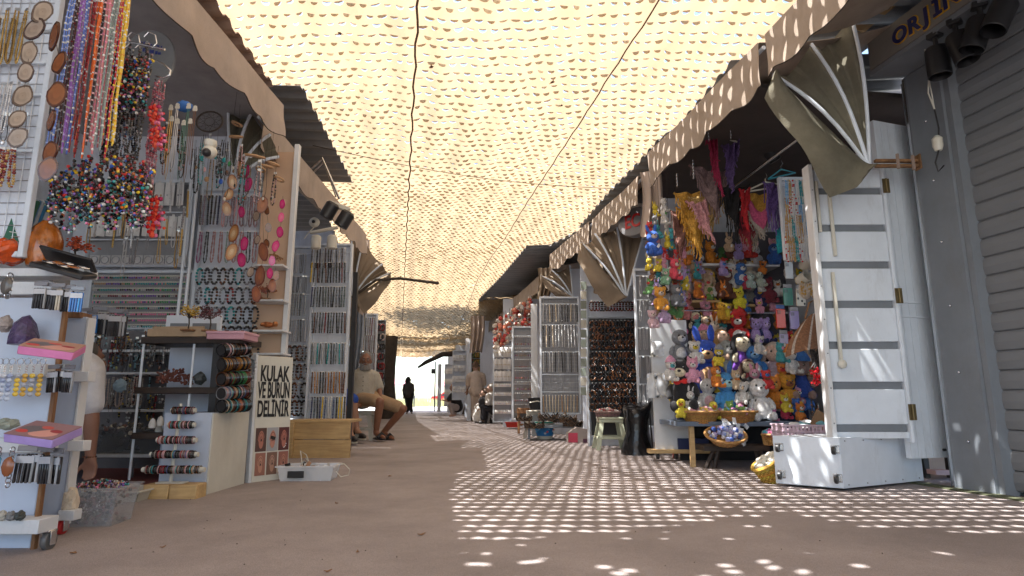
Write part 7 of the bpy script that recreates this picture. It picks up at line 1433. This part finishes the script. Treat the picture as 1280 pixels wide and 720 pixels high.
# left far goods behind the seated man
t = rack_frame('rack of dark necklaces and goods behind the seated man', 456, 392, 470, 480, 10.4, .05, True, (400, 425, 450), 'white')
for k in range(4): fill_row(457, 470, 398 + 22 * k, 10.35, 5, 'straight', .03, .3, [[K['black']], [K['brown']], [(.3, .3, .3)], [K['dred']]], M['vcg'], 'dark necklace on the rack behind the seated man, ' + ['top row', 'second row', 'third row', 'bottom row'][k], 'necklace', f'necklaces behind the man row {k + 1}', 240 + k)
t = rack_frame('red and black tier rack beside the far tree trunk', 470, 400, 480, 500, 12.5, .05, True, (), 'grey')
for k in range(7): fill_row(470, 480, 406 + 12 * k, 12.4, 4, 'brace', .09, .12, [[K['dred']], [K['black']], [(.5, .4, .35)]], M['vcg'], 'red or black bangle on the tier rack beside the tree trunk, ' + ['top', 'second', 'third', 'fourth', 'fifth', 'sixth', 'lowest'][k] + ' tier', 'bangle', f'bangles tier {k + 1}', 250 + k, name='bangle')
# dry leaves on the ground and caught in the net
def leaf(label, p, s_, rz, col=(.22, .10, .04), grp=None, rx_=0, cat='leaf'):
    m = MB(); n = 10; pts = []
    for j in range(n): t_ = 2 * PI * j / n; r_ = s_ * (1 if j % 2 == 0 else .55); pts.append((r_ * math.cos(t_), r_ * .7 * math.sin(t_), .15 * s_ * math.cos(t_ * 2)))
    m.prism(pts, (0, 0, .0025), col); m.tube([(0, 0, 0), (-s_ * 1.3, .1 * s_, .005)], .0018, 4, col=col); solo('dry_leaf', m, M['vc'], label, cat, p, rz, grp, smooth=False, rot=(rx_, 0, rz))
for lab, x, y, s_ in [('dry brown leaf on the ground near the wheeled rack', 92, 691, .022), ('pale dry leaf on the ground, bottom centre left', 409, 714, .018), ('small yellowish leaf on the paving left of centre', 447, 690, .015), ('brown leaf on the ground in front of the piercing sign', 421, 629, .018), ('dark twiggy leaf in the shaded middle of the alley', 526, 668, .026), ('dark leaf lying left of the first light spots', 487, 595, .03), ('tiny leaf before the storage cart', 1052, 628, .016), ('dark spot of a leaf near the left foreground', 203, 684, .014)]:
    leaf(lab, Zp(x, y, .008), s_ * .62, x * .7)
for lab, x, y, s_ in [('large brown leaf caught in the net, centre right', 690, 103, .035), ('torn dry leaf caught in the net beside the first rope', 539, 84, .03), ('small leaf caught in the net, upper left', 425, 42, .022), ('star shaped leaf stuck in the right net strip', 702, 132, .02), ('two joined leaves caught low in the net near the cross wire', 722, 246, .05)]:
    leaf(lab, F(x, y, 2.56 / (ray(x, y).z / ray(x, y).y)), s_, x, col=(.25, .12, .06), rx_=.3)
for k in range(46):
    x, y = rn.uniform(150, 1200), rn.uniform(560, 718); m = MB().ball((0, 0, .003), (rn.uniform(.0015, .0035), .002, .002), 5, 3); solo('grit', m, M['bark'], 'dark crumb of grit on the alley paving', 'grit', Zp(x, y, .004), 0, 'crumbs of grit on the paving')
# rooftop cloth of light far net end etc: sun-bleached hanging rope
q = wthing('cable_bundle', 'dark cable hanging under the net at the far left awning', 'cable', 455, 300, 8.4); part('cable', WM(q).tube([F(440, 372, 8.2), F(470, 350, 8.2), F(500, 348, 8.2), F(548, 354, 8.6)], .02, 6), M['bark'], q)
# ============================================================ people
def cap(m, a, b, ra, rb, n=12):
    a, b = Vector(a), Vector(b); d = (b - a); L = d.length; d = d / max(L, 1e-6); u = d.orthogonal().normalized(); v = d.cross(u); pr = []
    for k in range(5): t = -PI / 2 + PI / 2 * k / 4; pr.append((ra * math.cos(t) + 1e-4, ra * math.sin(t)))
    for k in range(5): t = PI / 2 * k / 4; pr.append((rb * math.cos(t) + 1e-4, L + rb * math.sin(t)))
    rot = Matrix((u, v, d)).transposed(); m.lathe(pr, n, a, rot=rot, capb=True, capt=True)
def chain(m, pts, rads):
    for (a, b), (ra, rb) in zip(zip(pts, pts[1:]), zip(rads, rads[1:])): cap(m, a, b, ra, rb)
def melt(name, m, mt, parent, vox=.012, label=None, sm=4):
    """union of tapered volumes grown into one continuous smooth surface"""
    me = bpy.data.meshes.new('t'); me.from_pydata([tuple(v) for v in m.v], [], m.f); o = bpy.data.objects.new('t', me); C.objects.link(o)
    r = o.modifiers.new('r', 'REMESH'); r.mode = 'VOXEL'; r.voxel_size = vox; s_ = o.modifiers.new('s', 'SMOOTH'); s_.factor = .5; s_.iterations = sm
    bpy.context.view_layer.update(); n = bpy.data.meshes.new_from_object(o.evaluated_get(bpy.context.evaluated_depsgraph_get())); bpy.data.objects.remove(o)
    n.name = name; n.materials.clear(); n.materials.append(mt); n.polygons.foreach_set('use_smooth', [True] * len(n.polygons))
    p = bpy.data.objects.new(name, n); C.objects.link(p); p.parent = parent
    if label: p['label'] = label
    return p
def hand(m, w_, dirv, side, s_=1.0, curl=.5):
    d = Vector(dirv).normalized(); x = d.cross(V(0, 0, 1)); x = V(1, 0, 0) if x.length < .2 else x.normalized(); nrm = x.cross(d); pc = Vector(w_) + d * .05 * s_
    for j in range(4): cap(m, Vector(w_) + x * (-.02 + .013 * j) * s_, pc + x * (-.03 + .02 * j) * s_, .016 * s_, .013 * s_, 8)
    for j, L in enumerate((.06, .075, .07, .055)):
        b = pc + x * (-.030 + .020 * j) * s_ + d * .02 * s_; k1 = b + (d * .6 - nrm * curl * .4) * L * .6 * s_; k2 = k1 + (d * .4 - nrm * curl) * L * .5 * s_
        cap(m, b, k1, .010 * s_, .009 * s_, 8); cap(m, k1, k2, .009 * s_, .0075 * s_, 8)
    t = Vector(w_) + d * .02 * s_ + x * side * .03 * s_; cap(m, t, t + (d * .7 + x * side * .8) * .04 * s_, .013 * s_, .010 * s_, 8); cap(m, t + (d * .7 + x * side * .8) * .04 * s_, t + (d * 1.3 + x * side * .8 - nrm * .3) * .05 * s_, .010 * s_, .008 * s_, 8)
def person(label, J, skin, top=None, bottom=None, hair=(.2, .2, .2), beard=None, face=0.0, vox=.013, sleeve=.45, leg=.5, shoe=None, hairlen=0, fem=0, skirt=None, hands=True):
    q = thing('person', label, 'person', V(J['pelvis'].x, J['pelvis'].y, 0)); o0 = Vector(q.location); P = {k: v - o0 for k, v in J.items()}
    def L(a, b, t): return P[a].lerp(P[b], t)
    m = MB(); up = (P['neck'] - P['pelvis']).normalized(); sh = (P['shL'] - P['shR']).normalized()
    hipd = sh * .095
    chain(m, [P['pelvis'], L('pelvis', 'neck', .45), L('pelvis', 'neck', .8)], [.15, .125 + .01, .135]); chain(m, [P['pelvis'] - hipd, P['pelvis'] + hipd], [.12, .12]); chain(m, [P['shR'].lerp(P['shL'], .15), P['shL'].lerp(P['shR'], .15)], [.085, .085]); chain(m, [L('pelvis', 'neck', .9), P['neck'], P['head']], [.075, .056, .07])
    for s_ in 'LR':
        chain(m, [P['sh' + s_], P['el' + s_], P['ha' + s_]], [.056, .042, .026])
        if hands: hand(m, P['ha' + s_], P['ha' + s_] - P['el' + s_], 1 if s_ == 'L' else -1)
        hp = P['pelvis'] + hipd * (1 if s_ == 'L' else -1); mid = P['kn' + s_].lerp(P['an' + s_], .3)
        chain(m, [hp, P['kn' + s_], mid, P['an' + s_]], [.088, .058, .057, .038]); chain(m, [P['an' + s_], P['an' + s_].lerp(P['to' + s_], .5) + V(0, 0, -.01), P['to' + s_]], [.038, .036, .026])
    sk = mat('skin', skin, .5, var=.12, scale=14, bump=.1)
    # head in the same surface: skull, jaw, brow, nose, ears
    Rf = Matrix.Rotation(face, 3, 'Z'); H = P['head']
    def hv(x, y, z): return H + Rf @ V(x, y, z)
    hm = MB(); m.ball(hv(0, .01, .03), (.078, .095, .105), 16, 12, rot=Rf); m.ball(hv(0, -.02, -.04), (.056, .065, .07), 14, 10, rot=Rf); cap(m, hv(0, -.088, .025), hv(0, -.112, -.012), .010, .016, 8); cap(m, hv(-.03, -.082, .04), hv(.03, -.082, .04), .014, .014, 8)
    for s2 in (-1, 1): m.ball(hv(.08 * s2, .012, .0), (.012, .022, .034), 8, 6, rot=Rf)
    cap(m, hv(-.02, -.085, -.047), hv(.02, -.085, -.047), .009, .009, 8)
    melt('body', m, sk, q, min(vox, .011))
    for s2 in (-1, 1):
        m = MB().ball(hv(.03 * s2, -.087, .018), (.013, .008, .008), 8, 6, col=(.5, .48, .45)).ball(hv(.03 * s2, -.094, .018), (.006, .004, .006), 6, 4, col=(.02, .01, .01)); part('eye', m, M['vcg'], q)
        m = MB().tube([hv(.012 * s2, -.098, .042), hv(.03 * s2, -.098, .047), hv(.05 * s2, -.088, .04)], .005, 5, col=hair); part('eyebrow', m, M['hair'], q)
    part('mouth', MB().tube([hv(-.024, -.088, -.052), hv(0, -.096, -.05), hv(.024, -.088, -.052)], .004, 5, col=(.2, .05, .04)), M['vc'], q)
    m = MB(); m.ball(hv(0, .034, .058), (.089, .097, .093), 18, 12, rot=Rf, wob=.08)
    if hairlen: 
        for k in range(9): a = .3 + 2.5 * k / 8; m.tube([hv(.07 * math.cos(a), .06 + .05 * math.sin(a), .06), hv(.09 * math.cos(a), .06 + .06 * math.sin(a), -.04), hv(.08 * math.cos(a), .08 + .04 * math.sin(a), -.04 - hairlen)], [.035, .035, .012], 7)
    hc = hair; m.c = [hc] * len(m.f); part('hair', m, M['hair'], q)
    if beard:
        m = MB()
        for k in range(160): a = rn.uniform(-1.5, 1.5); z = rn.uniform(-.112, -.066 + .03 * abs(a)); m.ball(hv(.066 * math.sin(a), -.02 - .072 * math.cos(a), z), (.011, .009, .013), 5, 4)
        for k in range(20): m.ball(hv(rn.uniform(-.03, .03), -.098, rn.uniform(-.038, -.034)), (.007, .005, .004), 5, 4)
        m.c = [beard] * len(m.f); part('beard', m, M['hair'], q)
    if top:
        m = MB(); e = .022; chain(m, [P['pelvis'] + up * .02, L('pelvis', 'neck', .45), L('pelvis', 'neck', .8)], [.165 + e, .15 + e, .145 + e]); chain(m, [P['shR'].lerp(P['shL'], .12), P['shL'].lerp(P['shR'], .12)], [.085 + e] * 2); chain(m, [L('pelvis', 'neck', .88), L('pelvis', 'neck', .99)], [.10, .068])
        for s_ in 'LR':
            t = sleeve; chain(m, [P['sh' + s_], P['sh' + s_].lerp(P['el' + s_], min(1, t * 2))], [.066 + e, .058 + e * .8])
            if t > .5: chain(m, [P['el' + s_], P['el' + s_].lerp(P['ha' + s_], t * 2 - 1)], [.052 + e * .6, .04 + e * .4])
        mt = mat('garment', top, .9, var=.16, scale=9, bump=.5, bscale=40); melt('shirt', m, mt, q, .014, sm=3)
        m = MB(); nk = L('pelvis', 'neck', 1.0); f_ = Rf @ V(0, -1, 0)
        for s2 in (-1, 1): x = sh * .055 * s2; m.prism([nk + x + V(0, 0, .03), nk + x + f_ * .06 + V(0, 0, .0), nk + f_ * .11 + V(0, 0, -.07) + x * .1, nk + f_ * .09 + x * .9 + V(0, 0, -.05)], f_ * .006)
        part('collar', m, mt, q)
        m = MB()
        for k in range(4): m.ball(L('pelvis', 'neck', .3 + .18 * k) + f_ * (.165 + .006 * (k < 2)), .008, 6, 4)
        part('buttons', m, M['dark'], q)
    if bottom:
        m = MB(); e = .02; chain(m, [P['pelvis'] - hipd, P['pelvis'] + hipd], [.135, .135]); chain(m, [P['pelvis'], L('pelvis', 'neck', .15)], [.15, .15])
        for s_ in 'LR':
            hp = P['pelvis'] + hipd * (1 if s_ == 'L' else -1); t = min(1, leg * 2); chain(m, [hp, hp.lerp(P['kn' + s_], t)], [.082 + e, .07 + e])
            if leg > .5: chain(m, [P['kn' + s_], P['kn' + s_].lerp(P['an' + s_], leg * 2 - 1)], [.065 + e, .052 + e])
        melt('trousers' if leg > .6 else 'shorts', m, mat('garment', bottom, .9, var=.18, scale=8, bump=.5, bscale=35), q, .015, sm=3)
    if skirt:
        m = MB(); a, b = P['pelvis'], (P['knL'] + P['knR']) / 2; chain(m, [a, b, V(b.x, b.y, b.z * .45)], [.19, .16, .20]); melt('skirt', m, mat('skirt_cloth', skirt, .9, var=.3, scale=25, bump=.4), q, .018)
    if shoe:
        for s_ in 'LR':
            a, b = P['an' + s_], P['to' + s_]; d = (b - a); d.z = 0; d.normalize(); m = MB(); z0 = min(a.z, b.z) - .02; A = V(a.x, a.y, b.z) - d * .05; B = b + d * .03
            if shoe == 'slipper': m.ball((A + B) / 2 + V(0, 0, -.02), ((B - A).length * .55, .055, .02), 14, 6, rot=Matrix.Rotation(math.atan2(d.y, d.x), 3, 'Z')); m.tube([(A + B * 2) / 3 + d.cross(V(0, 0, 1)) * .055, (A + B * 2) / 3 + V(0, 0, .05), (A + B * 2) / 3 - d.cross(V(0, 0, 1)) * .055], .025, 8); part('slipper', m, M['dark'], q)
            else:
                m.ball((A + B) / 2 + V(0, 0, .012), ((B - A).length * .55, .05, .045), 16, 8, rot=Matrix.Rotation(math.atan2(d.y, d.x), 3, 'Z')); cap(m, A + V(0, 0, .02), A + V(0, 0, .07), .05, .042); part('shoe', m, M['dark'], q); m = MB().ball((A + B) / 2 + V(0, 0, -.022), ((B - A).length * .58, .052, .018), 16, 5, rot=Matrix.Rotation(math.atan2(d.y, d.x), 3, 'Z')); part('sole', m, M['plastic'], q)
                m = MB(); sd_ = d.cross(V(0, 0, 1))
                for k in range(3): c_ = A.lerp(B, .42 + .12 * k); m.tube([c_ + sd_ * .052 + V(0, 0, .0), c_ + sd_ * .046 + V(0, 0, .035)], .006, 4)
                part('stripes', m, M['plastic'], q)
    return q
def JJ(Y, **k): return {n: F(v[0], v[1], Y + (v[2] if len(v) > 2 else 0)) for n, v in k.items()}
p1 = person('grey bearded man in beige shirt and tan shorts sitting on a white plastic stool', JJ(8.75, pelvis=(453, 497), neck=(454, 467), head=(457, 452, -.06), shR=(439, 473, -.05), shL=(468, 471, .12), elR=(436, 492, -.12), haR=(446, 502, -.22), elL=(474, 485, .1), haL=(476, 496, -.05),
    knR=(475, 502, -.38), anR=(470, 541, -.30), toR=(480, 547, -.48), knL=(504, 511, -.1), anL=(479, 541, .05), toL=(491, 548, -.12)), (.24, .105, .06), top=(.40, .37, .31), bottom=(.36, .24, .14), hair=(.20, .19, .18), beard=(.27, .26, .25), face=.25, sleeve=.45, leg=.42, shoe='slipper')
stool('white plastic stool under the seated man', 452, 552, 8.75, .40, .42, (.50, .49, .44)); bpy.data.objects[bpy.context.scene.collection.objects[-1].name]
for o in C.objects:
    if o.get('label') == 'white plastic stool under the seated man': o.location.z = 0
p2 = person('person in blue shorts and black striped trainers, mostly hidden behind the pendant rack', JJ(8.1, pelvis=(418, 496), neck=(414, 462), head=(413, 445, 0), shR=(404, 468), shL=(426, 468, .1), elR=(400, 490, 0), haR=(412, 500, -.2), elL=(428, 490, .1), haL=(430, 500, -.1),
    knR=(437, 502, -.2), anR=(438, 542, -.25), toR=(444, 551, -.45), knL=(441, 500, .15), anL=(446, 538, .05), toL=(455, 547, -.15)), (.32, .17, .11), top=(.4, .4, .42), bottom=(.02, .07, .35), hair=(.03, .02, .02), face=.9, sleeve=.4, leg=.46, shoe='trainer', vox=.015)
stool('white plastic stool under the person in blue shorts', 420, 556, 8.1, .40, .40, (.5, .5, .46))
for o in C.objects:
    if o.get('label') == 'white plastic stool under the person in blue shorts': o.location.z = 0
p3 = person('person standing with their back turned, pale speckled blouse and trousers, at the dark rack', JJ(16.6, pelvis=(596, 489), neck=(595, 466), head=(594.5, 459, 0), shR=(587, 470), shL=(603, 470), elR=(585, 480, .1), haR=(584, 489, .25), elL=(605, 480, .1), haL=(603, 488, .3), knR=(593, 507), anR=(592, 523), toR=(591, 525.5, .2), knL=(600, 507), anL=(600, 523), toL=(601, 525.5, .2)),
    (.4, .24, .17), top=(.55, .45, .37), bottom=(.45, .36, .29), hair=(.16, .10, .06), face=PI, sleeve=.7, leg=.9, vox=.022, shoe='trainer')
p4 = person('seated person with grey hair in black trousers and patterned white top by the trinket display', JJ(14.6, pelvis=(619, 512), neck=(614, 494), head=(613, 487, 0), shR=(611, 496, -.15), shL=(620, 497, .15), elR=(610, 503, -.2), haR=(606, 508, -.1), elL=(618, 505, .2), haL=(608, 509, .1), knR=(605, 510, -.15), anR=(604, 526, -.15), toR=(600, 529, -.2), knL=(610, 511, .15), anL=(611, 527, .1), toL=(606, 530, .05)),
    (.36, .22, .16), top=(.5, .48, .45), bottom=(.015, .015, .02), hair=(.4, .38, .35), face=-1.3, sleeve=.5, leg=.9, vox=.022, shoe='trainer')
stool('dark plastic stool under the seated grey haired person', 619, 530, 14.6, .42, .38, (.1, .1, .1))
for o in C.objects:
    if o.get('label') == 'dark plastic stool under the seated grey haired person': o.location.z = 0
p6 = person('person in a white patterned skirt sitting behind the one in black trousers', JJ(15.2, pelvis=(608, 512), neck=(606, 500), head=(604.5, 493, 0), shR=(603, 502, -.15), shL=(610, 502, .15), elR=(602, 508, -.1), haR=(599, 511, -.1), elL=(608, 508, .1), haL=(601, 511, .1), knR=(599, 512, -.1), anR=(598, 525, -.1), toR=(595, 528, -.1), knL=(601, 512, .1), anL=(601, 525, .1), toL=(598, 528, .1)),
    (.36, .22, .16), top=(.03, .03, .035), hair=(.1, .06, .04), face=-1.3, sleeve=.5, vox=.024, skirt=(.6, .58, .55), shoe='trainer')
p5 = person('crouching person with reddish hair and black top reaching to the left', JJ(20, pelvis=(572, 509), neck=(568, 492), head=(566, 485, 0), shR=(565, 494, -.2), shL=(572, 495, .2), elR=(560, 500, -.2), haR=(555, 500, -.2), elL=(564, 502, .2), haL=(557, 501, .2), knR=(563, 507, -.2), anR=(566, 518, -.2), toR=(562, 520, -.2), knL=(566, 508, .2), anL=(569, 518, .2), toL=(565, 520, .2)),
    (.35, .2, .14), top=(.015, .015, .018), bottom=(.35, .3, .28), hair=(.22, .05, .02), face=-1.2, sleeve=.4, leg=.9, vox=.028, hairlen=.06)
p7 = person('dark silhouetted person with ponytail standing at the bright end of the alley', JJ(25.2, pelvis=(511, 493), neck=(511, 479.5), head=(511, 475.5, 0), shR=(506.5, 482), shL=(515, 482), elR=(505, 488, .05), haR=(505, 495, 0), elL=(516, 488, .05), haL=(516, 495, 0), knR=(509.5, 505), anR=(509, 515), toR=(508, 517, -.15), knL=(513, 505), anL=(514.5, 515), toL=(515, 517, -.15)),
    (.12, .06, .04), top=(.05, .04, .04), bottom=(.012, .012, .015), hair=(.01, .008, .008), face=2.4, sleeve=.9, leg=.92, vox=.03, hairlen=.1)
p8 = person('stallholder in a white T-shirt bending down inside the jewellery stall, bare arm hanging', JJ(3.55, pelvis=(70, 560, .15), neck=(99, 452, .2), head=(108, 452, .42), shR=(109, 466, -.02), shL=(86, 450, .35), elR=(114, 527, -.02), haR=(113, 574, .0), elL=(80, 520, .5), haL=(92, 560, .5), knR=(100, 580, .25), anR=(80, 640, .3), toR=(105, 640, .2), knL=(90, 580, .55), anL=(70, 640, .6), toL=(95, 640, .5)),
    (.26, .13, .085), top=(.62, .62, .64), bottom=(.08, .09, .12), hair=(.11, .10, .09), face=2.6, sleeve=.32, leg=.9, vox=.010, shoe='trainer')
q = thing('bead_bracelet', 'dark bead bracelet on the wrist of the stallholder', 'bracelet', F(112, 571, 3.55)); part('beads', beadline(MB(), [(.031 * math.cos(t), .031 * math.sin(t), 0) for t in [2 * PI * k / 20 for k in range(21)]], .006, [CC['brown'], CC['black']], rn, .010), M['vcg'], q)
